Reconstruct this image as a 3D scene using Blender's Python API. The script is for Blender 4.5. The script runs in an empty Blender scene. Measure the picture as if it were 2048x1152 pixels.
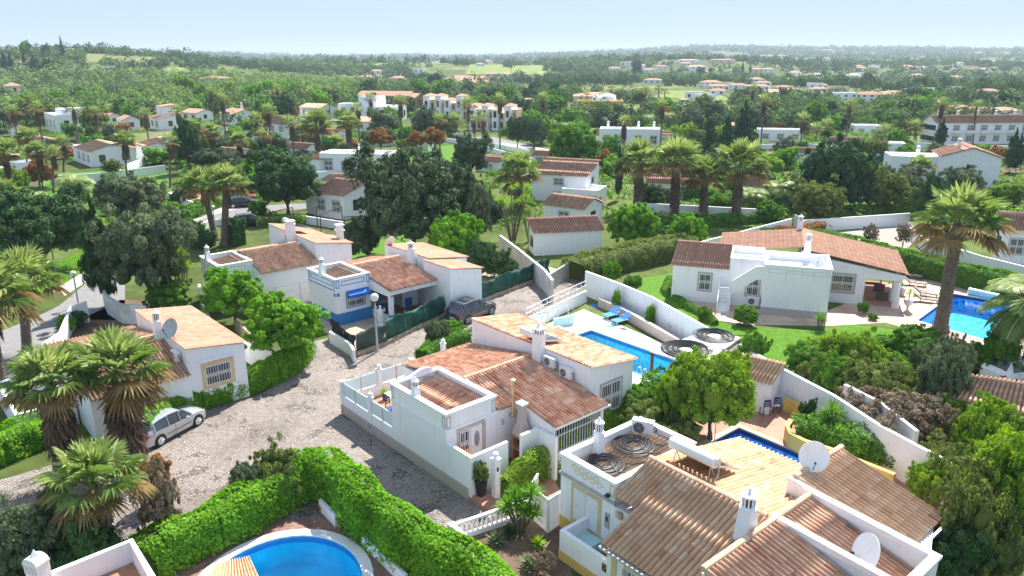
import bpy, math, random
import numpy as np
from mathutils import Vector
from mathutils.geometry import tessellate_polygon
R = math.radians
scene = bpy.context.scene
# ---------------------------------------------------------------- camera
FPX, HY, CAMH = 1500.0, 110.0, 20.0
PITCH = math.atan((576 - HY) / FPX)
cd = bpy.data.cameras.new('camera')
cam = bpy.data.objects.new('camera', cd)
scene.collection.objects.link(cam)
scene.camera = cam
cam.location = (0, 0, CAMH)
cam.rotation_euler = (math.pi / 2 - PITCH, 0, 0)
cd.sensor_width = 36
cd.lens = FPX / 2048 * 36
cd.clip_start = 0.5
cd.clip_end = 20000
# ---------------------------------------------------------------- light
SUN_AZ, SUN_EL = R(24), R(53)
w = bpy.data.worlds.new('World')
scene.world = w
w.use_nodes = True
nt = w.node_tree
sky = nt.nodes.new('ShaderNodeTexSky')
sky.sky_type = 'NISHITA'
sky.sun_disc = False
sky.sun_elevation = SUN_EL
sky.sun_rotation = SUN_AZ
sky.altitude = 100
sky.air_density = 1.0
sky.dust_density = 0.1
sky.ozone_density = 3.0
bg = nt.nodes['Background']
bg.inputs[1].default_value = 0.09
smx = nt.nodes.new('ShaderNodeMixRGB')
smx.inputs[0].default_value = 0.92
smx.inputs[2].default_value = (2.35, 3.05, 4.2, 1)
nt.links.new(sky.outputs[0], smx.inputs[1])
nt.links.new(smx.outputs[0], bg.inputs[0])
sd = bpy.data.lights.new('sun', 'SUN')
sd.energy = 3.8
sd.angle = R(0.5)
sd.color = (1.0, 0.955, 0.89)
sun = bpy.data.objects.new('sun', sd)
scene.collection.objects.link(sun)
sdir = Vector((math.sin(SUN_AZ) * math.cos(SUN_EL), math.cos(SUN_AZ) * math.cos(SUN_EL), math.sin(SUN_EL)))
sun.rotation_euler = sdir.to_track_quat('Z', 'Y').to_euler()
scene.view_settings.view_transform = 'Standard'
scene.view_settings.look = 'None'
scene.view_settings.exposure = 1.38
scene.view_settings.gamma = 1
scene.render.engine = 'CYCLES'
scene.cycles.max_bounces = 6
scene.cycles.transparent_max_bounces = 12

# ---------------------------------------------------------------- helpers
C = scene.collection
cp, sp = math.cos(PITCH), math.sin(PITCH)

def ray(x, y):
    dx, dz = (x - 1024) / FPX, -(y - 576) / FPX
    return Vector((dx, cp + dz * sp, -sp + dz * cp))

def gauss(x, y, cx, cy, sx, sy):
    return math.exp(-((x - cx) / sx) ** 2 - ((y - cy) / sy) ** 2)

def sm(a, b, x):
    t = min(1, max(0, (x - a) / (b - a)))
    return t * t * (3 - 2 * t)

def TZ(x, y):
    """height of the land: level around the houses, rolling further out"""
    r = math.hypot(x, y)
    if r < 190: return 0.0
    f = sm(190, 420, r)
    h = 3.0 * math.sin(x / 170 + 1.3) * math.sin(y / 210 + .4) + 2.2 * math.sin(x / 61 + y / 90)
    h += 19 * gauss(x, y, -400, 640, 210, 190)
    h += 10 * gauss(x, y, -60, 900, 300, 200)
    h += 12 * gauss(x, y, 260, 1000, 260, 160)
    h -= 6 * gauss(x, y, 330, 700, 250, 200)
    az = math.atan2(x, y)
    rid = 14 + 30 * sm(.04, .25, az) + 6 * math.sin(az * 9) + 3 * math.sin(az * 31)
    h += max(0, rid) * sm(1300, 3600, r)
    return f * h

def at(px, py, z=0.0):
    r = ray(px, py)
    t = (z - CAMH) / r.z
    return Vector((r.x * t, r.y * t, z))

def atg(px, py):
    """point of the land seen at this pixel"""
    r = ray(px, py)
    if r.z < -.04:
        p = at(px, py)
        if math.hypot(p.x, p.y) < 190: return p
    t = 150.0
    while t < 5200:
        p = r * t
        if CAMH + p.z < TZ(p.x, p.y): break
        t *= 1.006
    p = r * t
    return Vector((p.x, p.y, TZ(p.x, p.y)))

def to_px(P):
    y = P[1] * cp - (P[2] - CAMH) * sp
    z = P[1] * sp + (P[2] - CAMH) * cp
    return 1024 + FPX * P[0] / y, 576 - FPX * z / y

def zat(P, py):
    """height above P that is seen at picture row py"""
    r = ray(to_px(P)[0], py)
    return CAMH + r.z * P[1] / r.y

class Fr:
    def __init__(s, O, ang):
        s.O = Vector((O[0], O[1], O[2] if len(O) > 2 else 0))
        a = R(ang); s.ang = a
        s.u = Vector((math.cos(a), math.sin(a), 0)); s.v = Vector((-math.sin(a), math.cos(a), 0))
    def P(s, a, b, z=0): return s.O + s.u * a + s.v * b + Vector((0, 0, z))
    def loc(s, P):
        d = P - s.O; return d.dot(s.u), d.dot(s.v)
ID = Fr((0, 0, 0), 0)

def wloc(o):
    v = Vector((0, 0, 0))
    while o:
        v = v + o.location; o = o.parent
    return v

def tagit(o, label=None, cat=None, group=None, kind=None):
    if label: o['label'] = label
    if cat: o['category'] = cat
    if group: o['group'] = group
    if kind: o['kind'] = kind
    return o

def thing(name, label, cat, loc=(0, 0, 0), group=None, rz=0, s=1):
    o = bpy.data.objects.new(name, None)
    C.objects.link(o)
    o.location = loc; o.rotation_euler = (0, 0, rz)
    o.scale = (s, s, s)
    o.empty_display_size = .2
    return tagit(o, label, cat, group)

def nmesh(name, V, F, mat, parent=None, rnd=None, smooth=False):
    """V Nx3, F list/array of faces (same size per array)"""
    me = bpy.data.meshes.new(name)
    V = np.asarray(V, dtype=np.float32)
    F = np.asarray(F, dtype=np.int32)
    n, k = F.shape
    me.vertices.add(len(V)); me.vertices.foreach_set('co', V.ravel())
    me.loops.add(n * k); me.loops.foreach_set('vertex_index', F.ravel())
    me.polygons.add(n)
    me.polygons.foreach_set('loop_start', np.arange(0, n * k, k, dtype=np.int32))
    me.polygons.foreach_set('loop_total', np.full(n, k, dtype=np.int32))
    if smooth: me.polygons.foreach_set('use_smooth', np.ones(n, dtype=bool))
    me.update(calc_edges=True)
    if rnd is not None:
        a = me.attributes.new('rnd', 'FLOAT', 'FACE'); a.data.foreach_set('value', np.asarray(rnd, dtype=np.float32))
    me.materials.append(mat)
    o = bpy.data.objects.new(name, me); C.objects.link(o)
    o.parent = parent
    return o

class MB:
    def __init__(s): s.v = []; s.f = []; s.r = []
    def add(s, vs, fs, r=.5):
        n = len(s.v); s.v += [Vector(v) for v in vs]; s.f += [tuple(i + n for i in f) for f in fs]; s.r += [r] * len(fs)
    def poly(s, pts, r=.5): s.add(pts, [tuple(range(len(pts)))], r)
    def box(s, fr, a0, a1, b0, b1, z0, z1, r=.5):
        c = [fr.P(a, b, z) for z in (z0, z1) for a, b in ((a0, b0), (a1, b0), (a1, b1), (a0, b1))]
        s.add(c, [(3, 2, 1, 0), (4, 5, 6, 7), (0, 1, 5, 4), (1, 2, 6, 5), (2, 3, 7, 6), (3, 0, 4, 7)], r)
    def prism(s, pts, z0, ztop, r=.5):
        """pts: xy list; ztop number or list"""
        n = len(pts)
        zt = ztop if isinstance(ztop, (list, tuple)) else [ztop] * n
        area = sum(pts[i][0] * pts[(i + 1) % n][1] - pts[(i + 1) % n][0] * pts[i][1] for i in range(n))
        if area < 0: pts = pts[::-1]; zt = list(zt)[::-1]
        vs = [(p[0], p[1], z0) for p in pts] + [(p[0], p[1], z) for p, z in zip(pts, zt)]
        fs = [tuple(range(n - 1, -1, -1)), tuple(range(n, 2 * n))] + [(i, (i + 1) % n, n + (i + 1) % n, n + i) for i in range(n)]
        s.add(vs, fs, r)
    def wallrun(s, pts, th, z0, z1, r=.5):
        """pts: list of (x,y); mitred wall of thickness th; z1 number or list"""
        n = len(pts)
        zs = z1 if isinstance(z1, (list, tuple)) else [z1] * n
        P = [Vector((p[0], p[1])) for p in pts]
        L, Rr = [], []
        for i in range(n):
            d = (P[min(i + 1, n - 1)] - P[max(i - 1, 0)]).normalized()
            nn = Vector((-d.y, d.x)) * th / 2
            L.append(P[i] + nn); Rr.append(P[i] - nn)
        vs = []
        for i in range(n):
            for q, z in ((L[i], z0), (Rr[i], z0), (Rr[i], zs[i]), (L[i], zs[i])): vs.append((q.x, q.y, z))
        fs = [(3, 2, 1, 0)]
        for i in range(n - 1):
            a, b = 4 * i, 4 * i + 4
            fs += [(a, a + 1, b + 1, b), (a + 1, a + 2, b + 2, b + 1), (a + 2, a + 3, b + 3, b + 2), (a + 3, a, b, b + 3)]
        a = 4 * (n - 1); fs.append((a, a + 1, a + 2, a + 3))
        s.add(vs, fs, r)
    def tube(s, pts, rad, n=8, r=.5, cap=True):
        pts = [Vector(p) for p in pts]
        if not isinstance(rad, (list, tuple)): rad = [rad] * len(pts)
        base = len(s.v); vs = []; fs = []
        for i, p in enumerate(pts):
            d = (pts[min(i + 1, len(pts) - 1)] - pts[max(i - 1, 0)])
            d = d.normalized() if d.length > 1e-6 else Vector((0, 0, 1))
            u = d.orthogonal().normalized() if abs(d.z) < .999 else Vector((1, 0, 0))
            if abs(d.z) > .001 and abs(d.z) < .999: u = Vector((-d.y, d.x, 0)).normalized()
            v = d.cross(u)
            for k in range(n):
                t = 2 * math.pi * k / n
                vs.append(p + (u * math.cos(t) + v * math.sin(t)) * rad[i])
        for i in range(len(pts) - 1):
            for k in range(n):
                a = i * n + k; b = i * n + (k + 1) % n
                fs.append((a, b, b + n, a + n))
        if cap: fs += [tuple(range(n - 1, -1, -1)), tuple((len(pts) - 1) * n + k for k in range(n))]
        s.add(vs, fs, r)
    def lathe(s, c, prof, n=16, r=.5):
        s.tube([Vector(c) + Vector((0, 0, z + i * 1e-5)) for i, (_, z) in enumerate(prof)], [max(q, .001) for q, _ in prof], n, r)
    def ball(s, c, rad, n=12, r=.5, sz=1.0):
        m = n // 2
        s.lathe(c, [(rad * math.sin(math.pi * i / m), -rad * sz * math.cos(math.pi * i / m)) for i in range(m + 1)], n, r)
    def build(s, name, mat, parent=None, smooth=False, label=None):
        me = bpy.data.meshes.new(name)
        off = wloc(parent) if parent else Vector((0, 0, 0))
        me.from_pydata([tuple(v - off) for v in s.v], [], s.f)
        if smooth:
            me.polygons.foreach_set('use_smooth', [True] * len(me.polygons))
            try: me.set_sharp_from_angle(angle=R(40))
            except Exception: pass
        a = me.attributes.new('rnd', 'FLOAT', 'FACE'); a.data.foreach_set('value', s.r)
        me.materials.append(mat)
        me.update()
        o = bpy.data.objects.new(name, me); C.objects.link(o); o.parent = parent
        if label: o['label'] = label
        return o

def copy_tree(o, parent=None):
    c = o.copy(); C.objects.link(c); c.parent = parent
    for ch in o.children: copy_tree(ch, c)
    return c

# ---------------------------------------------------------------- materials
MAT = {}
def newmat(name):
    m = bpy.data.materials.new(name); m.use_nodes = True
    return m, m.node_tree, m.node_tree.nodes['Principled BSDF']

def N(nt, t, **kw):
    n = nt.nodes.new(t)
    for k, v in kw.items():
        if k[0] == 'i' and k[1:].isdigit(): n.inputs[int(k[1:])].default_value = v
        else: setattr(n, k, v)
    return n

def noise(nt, scale, detail=3, rough=.6):
    tc = N(nt, 'ShaderNodeNewGeometry')
    n = N(nt, 'ShaderNodeTexNoise'); n.inputs['Scale'].default_value = scale
    n.inputs['Detail'].default_value = detail; n.inputs['Roughness'].default_value = rough
    nt.links.new(tc.outputs['Position'], n.inputs['Vector'])
    return n

def ramp(nt, src, stops):
    r = N(nt, 'ShaderNodeValToRGB')
    e = r.color_ramp.elements
    while len(e) < len(stops): e.new(.5)
    for q, (p, c) in zip(e, stops):
        q.position = p; q.color = (*c, 1)
    nt.links.new(src, r.inputs[0])
    return r

def simple(name, col, rough=.7, var=.12, scale=1.5, bump=.0, bscale=30, metal=0, spec=.5, coat=0):
    m, nt, b = newmat(name)
    n = noise(nt, scale, 5)
    c0 = tuple(max(0, c * (1 - var)) for c in col); c1 = tuple(min(1, c * (1 + var * .6)) for c in col)
    r = ramp(nt, n.outputs[0], [(.3, c0), (.65, c1)])
    nt.links.new(r.outputs[0], b.inputs['Base Color'])
    b.inputs['Roughness'].default_value = rough; b.inputs['Metallic'].default_value = metal
    b.inputs['Specular IOR Level'].default_value = spec
    b.inputs['Coat Weight'].default_value = coat
    if bump:
        n2 = noise(nt, bscale, 3)
        bp = N(nt, 'ShaderNodeBump'); bp.inputs['Strength'].default_value = bump; bp.inputs['Distance'].default_value = .02
        nt.links.new(n2.outputs[0], bp.inputs['Height']); nt.links.new(bp.outputs[0], b.inputs['Normal'])
    MAT[name] = m
    return m

def rndmat(name, stops, rough=.7, var=.25, scale=3, trans=0, spec=.3, bump=0):
    """colour picked per face from the 'rnd' attribute, modulated by noise"""
    m, nt, b = newmat(name)
    at_ = N(nt, 'ShaderNodeAttribute', attribute_name='rnd')
    n = noise(nt, scale, 4)
    ad = N(nt, 'ShaderNodeMath', operation='MULTIPLY_ADD'); ad.inputs[1].default_value = var
    nt.links.new(n.outputs[0], ad.inputs[0])
    sb = N(nt, 'ShaderNodeMath', operation='SUBTRACT'); sb.inputs[1].default_value = var * .5
    nt.links.new(at_.outputs['Fac'], sb.inputs[0]); nt.links.new(sb.outputs[0], ad.inputs[2])
    r = ramp(nt, ad.outputs[0], stops)
    nt.links.new(r.outputs[0], b.inputs['Base Color'])
    b.inputs['Roughness'].default_value = rough; b.inputs['Specular IOR Level'].default_value = spec
    if bump:
        n2 = noise(nt, 40, 3)
        bp = N(nt, 'ShaderNodeBump'); bp.inputs['Strength'].default_value = bump; bp.inputs['Distance'].default_value = .02
        nt.links.new(n2.outputs[0], bp.inputs['Height']); nt.links.new(bp.outputs[0], b.inputs['Normal'])
    if trans:
        t = N(nt, 'ShaderNodeBsdfTranslucent')
        hs = N(nt, 'ShaderNodeHueSaturation'); hs.inputs['Saturation'].default_value = 1.15; hs.inputs['Value'].default_value = 1.5
        nt.links.new(r.outputs[0], hs.inputs['Color']); nt.links.new(hs.outputs[0], t.inputs[0])
        mx = N(nt, 'ShaderNodeMixShader'); mx.inputs[0].default_value = trans
        nt.links.new(b.outputs[0], mx.inputs[1]); nt.links.new(t.outputs[0], mx.inputs[2])
        nt.links.new(mx.outputs[0], nt.nodes['Material Output'].inputs[0])
    MAT[name] = m
    return m

def plastermat():
    m, nt, b = newmat('plaster')
    g = N(nt, 'ShaderNodeNewGeometry'); mp = N(nt, 'ShaderNodeMapping'); mp.inputs['Scale'].default_value = (3.2, 3.2, .35)
    nt.links.new(g.outputs['Position'], mp.inputs[0])
    n1 = N(nt, 'ShaderNodeTexNoise'); n1.inputs['Scale'].default_value = 1.6; n1.inputs['Detail'].default_value = 6; n1.inputs['Roughness'].default_value = .65
    nt.links.new(mp.outputs[0], n1.inputs['Vector'])
    n2 = noise(nt, .55, 6, .7)
    r1 = ramp(nt, n1.outputs[0], [(.28, (.74, .73, .71)), (.45, (.86, .86, .87)), (.7, (.88, .88, .9))])
    r2 = ramp(nt, n2.outputs[0], [(.28, (.88, .86, .84)), (.42, (1, 1, 1))])
    mu = N(nt, 'ShaderNodeMixRGB', blend_type='MULTIPLY'); mu.inputs[0].default_value = 1
    nt.links.new(r1.outputs[0], mu.inputs[1]); nt.links.new(r2.outputs[0], mu.inputs[2]); nt.links.new(mu.outputs[0], b.inputs['Base Color'])
    b.inputs['Roughness'].default_value = .85
    n3 = noise(nt, 22, 4); bp = N(nt, 'ShaderNodeBump'); bp.inputs['Strength'].default_value = .3; bp.inputs['Distance'].default_value = .02
    nt.links.new(n3.outputs[0], bp.inputs['Height']); nt.links.new(bp.outputs[0], b.inputs['Normal'])
    MAT['plaster'] = m
plastermat()
simple('plaster_old', (.66, .65, .62), .9, .3, .7, .3, 20)
simple('cream', (.72, .62, .46), .85, .08, .8, .1, 25)
simple('sand_wall', (.52, .43, .38), .85, .08, 2, .3, 60)
simple('ochre', (.68, .47, .13), .8, .12, 1.5)
simple('pale_ochre', (.66, .52, .28), .8, .12, 1.5)
simple('blue_paint', (.03, .22, .55), .6, .15, 2)
simple('dark_blue', (.02, .035, .16), .6, .1)
simple('grey_trim', (.45, .42, .4), .8, .12, 4)
simple('dark', (.015, .016, .018), .5, .2)
simple('metal', (.55, .55, .56), .3, .1, 5, metal=.9)
simple('galv', (.5, .5, .5), .5, .15, 5, metal=.3)
simple('white_metal', (.78, .78, .78), .4, .06, 4)
simple('tank', (.82, .8, .76), .3, .05, 2, spec=.5)
simple('copper', (.62, .42, .24), .35, .2, 3, metal=.6)
simple('black_hose', (.035, .035, .037), .5, .3, 8)
simple('stone', (.42, .38, .33), .9, .35, 2.5, .8, 6)
simple('rubble', (.38, .3, .22), .9, .45, 3.5, 1, 5)
simple('concrete', (.42, .4, .37), .9, .2, 1.5, .3, 20)
simple('sandstone', (.5, .4, .29), .9, .25, 1.4, .3, 20)
simple('terracotta', (.4, .19, .11), .8, .25, 2.2, .2, 20)
simple('terra_pot', (.5, .2, .09), .7, .15, 3)
simple('bark', (.12, .09, .065), .95, .35, 4, .8, 14)
simple('palm_bark', (.17, .13, .1), .95, .35, 3, .8, 9)
simple('wood', (.09, .055, .035), .7, .3, 4)
simple('orange', (.8, .25, .03), .6, .2, 5)
simple('car_silver', (.55, .58, .6), .28, .03, 1, metal=.55, coat=.6)
simple('car_grey', (.09, .105, .125), .25, .04, 1, metal=.6, coat=.8)
simple('car_white', (.8, .8, .8), .3, .03, 1, coat=.6)
simple('car_red', (.35, .02, .02), .3, .05, 1, coat=.8)
simple('car_dark', (.02, .025, .04), .25, .05, 1, coat=.8)
simple('tail_red', (.5, .01, .02), .2, .05, 1)
simple('rubber', (.02, .02, .02), .8, .2)
simple('fabric_blue', (.03, .16, .62), .8, .15, 6)
simple('fabric_cyan', (.05, .38, .75), .8, .15, 6)
simple('wicker', (.12, .085, .07), .8, .3, 12)
simple('taupe', (.3, .25, .21), .8, .1, 6)
simple('green_net', (.004, .085, .055), .6, .55, 1.1, .6, 4)
simple('dark_net', (.014, .02, .018), .8, .6, 1.4, .6, 4)
simple('net_grey', (.05, .075, .06), .8, .5, 1.2, .4, 4)
simple('pool_white', (.78, .76, .73), .8, .05, 1)
simple('aqua', (.45, .7, .7), .3, .1, 2)
simple('frost', (.62, .78, .8), .25, .04, 2)
simple('globe', (.75, .78, .78), .15, .05, 2, spec=.6)
simple('pale_pink', (.62, .45, .36), .85, .1)
simple('white_cloth', (.8, .78, .77), .9, .1, 6)

def glassmat():
    m, nt, b = newmat('window_glass')
    n = noise(nt, .7, 2)
    r = ramp(nt, n.outputs[0], [(.35, (.008, .011, .015)), (.7, (.05, .06, .075))])
    nt.links.new(r.outputs[0], b.inputs['Base Color'])
    b.inputs['Roughness'].default_value = .06; b.inputs['Specular IOR Level'].default_value = .8
    MAT['glass'] = m
glassmat()

def watermat():
    m, nt, b = newmat('pool_water')
    nt.nodes.remove(b)
    tr = N(nt, 'ShaderNodeBsdfTransparent'); tr.inputs[0].default_value = (.42, .9, .97, 1)
    gl = N(nt, 'ShaderNodeBsdfGlossy'); gl.inputs['Roughness'].default_value = .03
    fr = N(nt, 'ShaderNodeFresnel'); fr.inputs[0].default_value = 1.33
    mx = N(nt, 'ShaderNodeMixShader')
    n = noise(nt, 3.2, 3)
    bp = N(nt, 'ShaderNodeBump'); bp.inputs['Strength'].default_value = .35; bp.inputs['Distance'].default_value = .05
    nt.links.new(n.outputs[0], bp.inputs['Height'])
    nt.links.new(bp.outputs[0], gl.inputs['Normal']); nt.links.new(bp.outputs[0], fr.inputs['Normal'])
    nt.links.new(fr.outputs[0], mx.inputs[0]); nt.links.new(tr.outputs[0], mx.inputs[1]); nt.links.new(gl.outputs[0], mx.inputs[2])
    nt.links.new(mx.outputs[0], nt.nodes['Material Output'].inputs[0])
    MAT['water'] = m
watermat()

def pooltile(name, c0, c1, c2):
    m, nt, b = newmat(name)
    g = N(nt, 'ShaderNodeNewGeometry')
    v = N(nt, 'ShaderNodeTexVoronoi', feature='DISTANCE_TO_EDGE'); v.inputs['Scale'].default_value = 2.6
    dn = noise(nt, 2.5, 2)
    mxv = N(nt, 'ShaderNodeMixRGB'); mxv.inputs[0].default_value = .18
    nt.links.new(g.outputs['Position'], mxv.inputs[1]); nt.links.new(dn.outputs[1], mxv.inputs[2])
    nt.links.new(mxv.outputs[0], v.inputs['Vector'])
    r = ramp(nt, v.outputs[0], [(.0, c2), (.12, c1), (.45, c0)])
    nt.links.new(r.outputs[0], b.inputs['Base Color'])
    b.inputs['Roughness'].default_value = .5
    MAT[name] = m
pooltile('tile_turq', (.03, .52, .68), (.05, .6, .75), (.2, .8, .85))
pooltile('tile_blue', (.015, .12, .6), (.06, .4, .85), (.4, .85, .95))
simple('tile_sky', (.1, .62, .85), .4, .25, .6)

# roof tiles
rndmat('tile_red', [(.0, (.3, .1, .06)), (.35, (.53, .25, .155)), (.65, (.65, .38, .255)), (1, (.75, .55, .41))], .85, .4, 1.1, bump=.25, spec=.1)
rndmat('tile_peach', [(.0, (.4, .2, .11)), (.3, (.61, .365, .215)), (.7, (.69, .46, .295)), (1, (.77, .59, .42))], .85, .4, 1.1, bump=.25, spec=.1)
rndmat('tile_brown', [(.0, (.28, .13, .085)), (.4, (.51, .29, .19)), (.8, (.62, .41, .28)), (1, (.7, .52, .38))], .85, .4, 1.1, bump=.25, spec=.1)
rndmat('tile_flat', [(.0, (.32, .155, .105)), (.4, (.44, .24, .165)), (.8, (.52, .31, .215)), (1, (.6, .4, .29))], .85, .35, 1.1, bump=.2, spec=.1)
rndmat('tile_cover', [(.0, (.5, .3, .18)), (1, (.75, .55, .36))], .8, .4, 3, bump=.2)
# foliage
def leafmat(name, a, b_, c, tr=.3, rough=.55):
    rndmat(name, [(.0, a), (.5, b_), (1, c)], .75 if name != 'leaf_palm' else rough, .35, .6, trans=tr, spec=.0 if name == 'leaf_far' else .18)
leafmat('leaf_dark', (.02, .055, .02), (.05, .12, .035), (.13, .22, .07), .2)
leafmat('leaf_carob', (.028, .056, .026), (.068, .115, .05), (.17, .23, .11), .2)
leafmat('leaf_grey', (.055, .085, .04), (.13, .175, .085), (.26, .31, .17), .25)
leafmat('leaf_mid', (.045, .12, .016), (.11, .25, .03), (.24, .42, .06), .3)
leafmat('leaf_bright', (.07, .17, .012), (.15, .34, .02), (.3, .54, .05), .35)
leafmat('leaf_lime', (0.091, 0.182, 0.016), (0.195, 0.325, 0.033), (0.364, 0.494, 0.065), .35)
leafmat('leaf_olive', (.07, .1, .025), (.16, .21, .05), (.32, .36, .11), .3)
leafmat('leaf_red', (0.154, 0.084, 0.028), (0.308, 0.154, 0.049), (0.504, 0.280, 0.084), .3)
leafmat('leaf_dry', (0.105, 0.083, 0.060), (0.240, 0.188, 0.128), (0.450, 0.360, 0.240), .2)
leafmat('leaf_conifer', (0.018, 0.054, 0.022), (0.040, 0.099, 0.036), (0.090, 0.180, 0.063), .12)
leafmat('leaf_palm', (0.06, 0.12, 0.025), (0.17, 0.26, 0.06), (0.45, 0.5, 0.2), .3, .4)
leafmat('leaf_palm_dry', (0.168, 0.112, 0.049), (0.392, 0.280, 0.126), (0.672, 0.504, 0.252), .25)
leafmat('leaf_skirt', (0.084, 0.059, 0.042), (0.168, 0.119, 0.084), (0.308, 0.231, 0.154), .1)
leafmat('leaf_far', (.045, .09, .042), (.115, .18, .07), (.22, .32, .09), .15)

def cobblemat():
    m, nt, b = newmat('cobbles')
    g = N(nt, 'ShaderNodeNewGeometry')
    d = noise(nt, .55, 3)
    mp = N(nt, 'ShaderNodeMixRGB', blend_type='ADD'); mp.inputs[0].default_value = .4
    nt.links.new(g.outputs['Position'], mp.inputs[1]); nt.links.new(d.outputs[1], mp.inputs[2])
    rot = N(nt, 'ShaderNodeMapping'); rot.inputs['Rotation'].default_value = (0, 0, R(38))
    rot.inputs['Scale'].default_value = (1, 1.45, 1)
    nt.links.new(mp.outputs[0], rot.inputs[0])
    v = N(nt, 'ShaderNodeTexVoronoi', feature='DISTANCE_TO_EDGE'); v.inputs['Scale'].default_value = 6.6; v.inputs['Randomness'].default_value = .38
    v2 = N(nt, 'ShaderNodeTexVoronoi', feature='F1'); v2.inputs['Scale'].default_value = 6.6; v2.inputs['Randomness'].default_value = .38
    nt.links.new(rot.outputs[0], v.inputs['Vector']); nt.links.new(rot.outputs[0], v2.inputs['Vector'])
    sep = N(nt, 'ShaderNodeSeparateColor'); nt.links.new(v2.outputs['Color'], sep.inputs[0])
    stone = ramp(nt, sep.outputs[0], [(0, (.29, .24, .205)), (.5, (.36, .31, .27)), (1, (.44, .39, .345))])
    big = noise(nt, .25, 5)
    dirt = ramp(nt, big.outputs[0], [(.35, (.7, .68, .66)), (.5, (.95, .94, .93)), (.65, (1.08, 1.06, 1.04))])
    mu = N(nt, 'ShaderNodeMixRGB', blend_type='MULTIPLY'); mu.inputs[0].default_value = 1
    nt.links.new(stone.outputs[0], mu.inputs[1]); nt.links.new(dirt.outputs[0], mu.inputs[2])
    jt = ramp(nt, v.outputs[0], [(.05, (0, 0, 0)), (.15, (1, 1, 1))])
    mj = N(nt, 'ShaderNodeMixRGB'); mj.inputs[1].default_value = (.09, .073, .063, 1)
    nt.links.new(jt.outputs[0], mj.inputs[0]); nt.links.new(mu.outputs[0], mj.inputs[2])
    nt.links.new(mj.outputs[0], b.inputs['Base Color'])
    b.inputs['Roughness'].default_value = .8
    bp = N(nt, 'ShaderNodeBump'); bp.inputs['Strength'].default_value = .8; bp.inputs['Distance'].default_value = .03
    nt.links.new(jt.outputs[0], bp.inputs['Height']); nt.links.new(bp.outputs[0], b.inputs['Normal'])
    MAT['cobbles'] = m
cobblemat()

def groundmat():
    m, nt, b = newmat('land')
    n1 = noise(nt, .012, 5, .6); n2 = noise(nt, .35, 5, .7)
    r1 = ramp(nt, n1.outputs[0], [(.34, (.15, .125, .07)), (.44, (.08, .11, .03)), (.56, (.13, .17, .045)), (.66, (.25, .21, .13))])
    r2 = ramp(nt, n2.outputs[0], [(.3, (.55, .55, .55)), (.7, (1.25, 1.25, 1.2))])
    mu = N(nt, 'ShaderNodeMixRGB', blend_type='MULTIPLY'); mu.inputs[0].default_value = 1
    nt.links.new(r1.outputs[0], mu.inputs[1]); nt.links.new(r2.outputs[0], mu.inputs[2])
    nt.links.new(mu.outputs[0], b.inputs['Base Color'])
    b.inputs['Roughness'].default_value = .95
    b.inputs['Specular IOR Level'].default_value = .1
    MAT['land'] = m
groundmat()
def patchmat(name, stops, scale=1.2, bump=.3, bs=12, rough=.95):
    m, nt, b = newmat(name)
    n = noise(nt, scale, 6, .7)
    r = ramp(nt, n.outputs[0], stops)
    nt.links.new(r.outputs[0], b.inputs['Base Color'])
    b.inputs['Roughness'].default_value = rough; b.inputs['Specular IOR Level'].default_value = .2
    n2 = noise(nt, bs, 3)
    bp = N(nt, 'ShaderNodeBump'); bp.inputs['Strength'].default_value = bump; bp.inputs['Distance'].default_value = .05
    nt.links.new(n2.outputs[0], bp.inputs['Height']); nt.links.new(bp.outputs[0], b.inputs['Normal'])
    MAT[name] = m
patchmat('lawn', [(.3, (.055, .14, .012)), (.55, (.1, .22, .02)), (.75, (.16, .29, .04))], 2.2, .6, 25)
patchmat('field', [(.3, (.1, .14, .03)), (.5, (.17, .23, .05)), (.7, (.27, .3, .1))], .15, .4, 3)
patchmat('asphalt', [(.3, (.2, .19, .19)), (.7, (.26, .25, .245))], 1.5, .3, 40)
patchmat('pavement', [(.3, (.42, .38, .34)), (.7, (.55, .51, .46))], 2, .3, 30)
patchmat('soil', [(.3, (.09, .06, .04)), (.6, (.19, .13, .09)), (.8, (.3, .23, .17))], 1.4, .8, 8)
patchmat('gravel', [(.3, (.28, .24, .2)), (.7, (.5, .46, .4))], 9, 1, 40)
patchmat('dirt_yard', [(.3, (.36, .29, .21)), (.7, (.52, .44, .34))], 1.2, .5, 12)
patchmat('deck_white', [(.3, (.72, .69, .65)), (.7, (.78, .75, .71))], 1, .1, 20, .8)
patchmat('vineyard', [(.3, (.12, .14, .05)), (.7, (.22, .23, .08))], .3, .3, 3)

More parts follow.
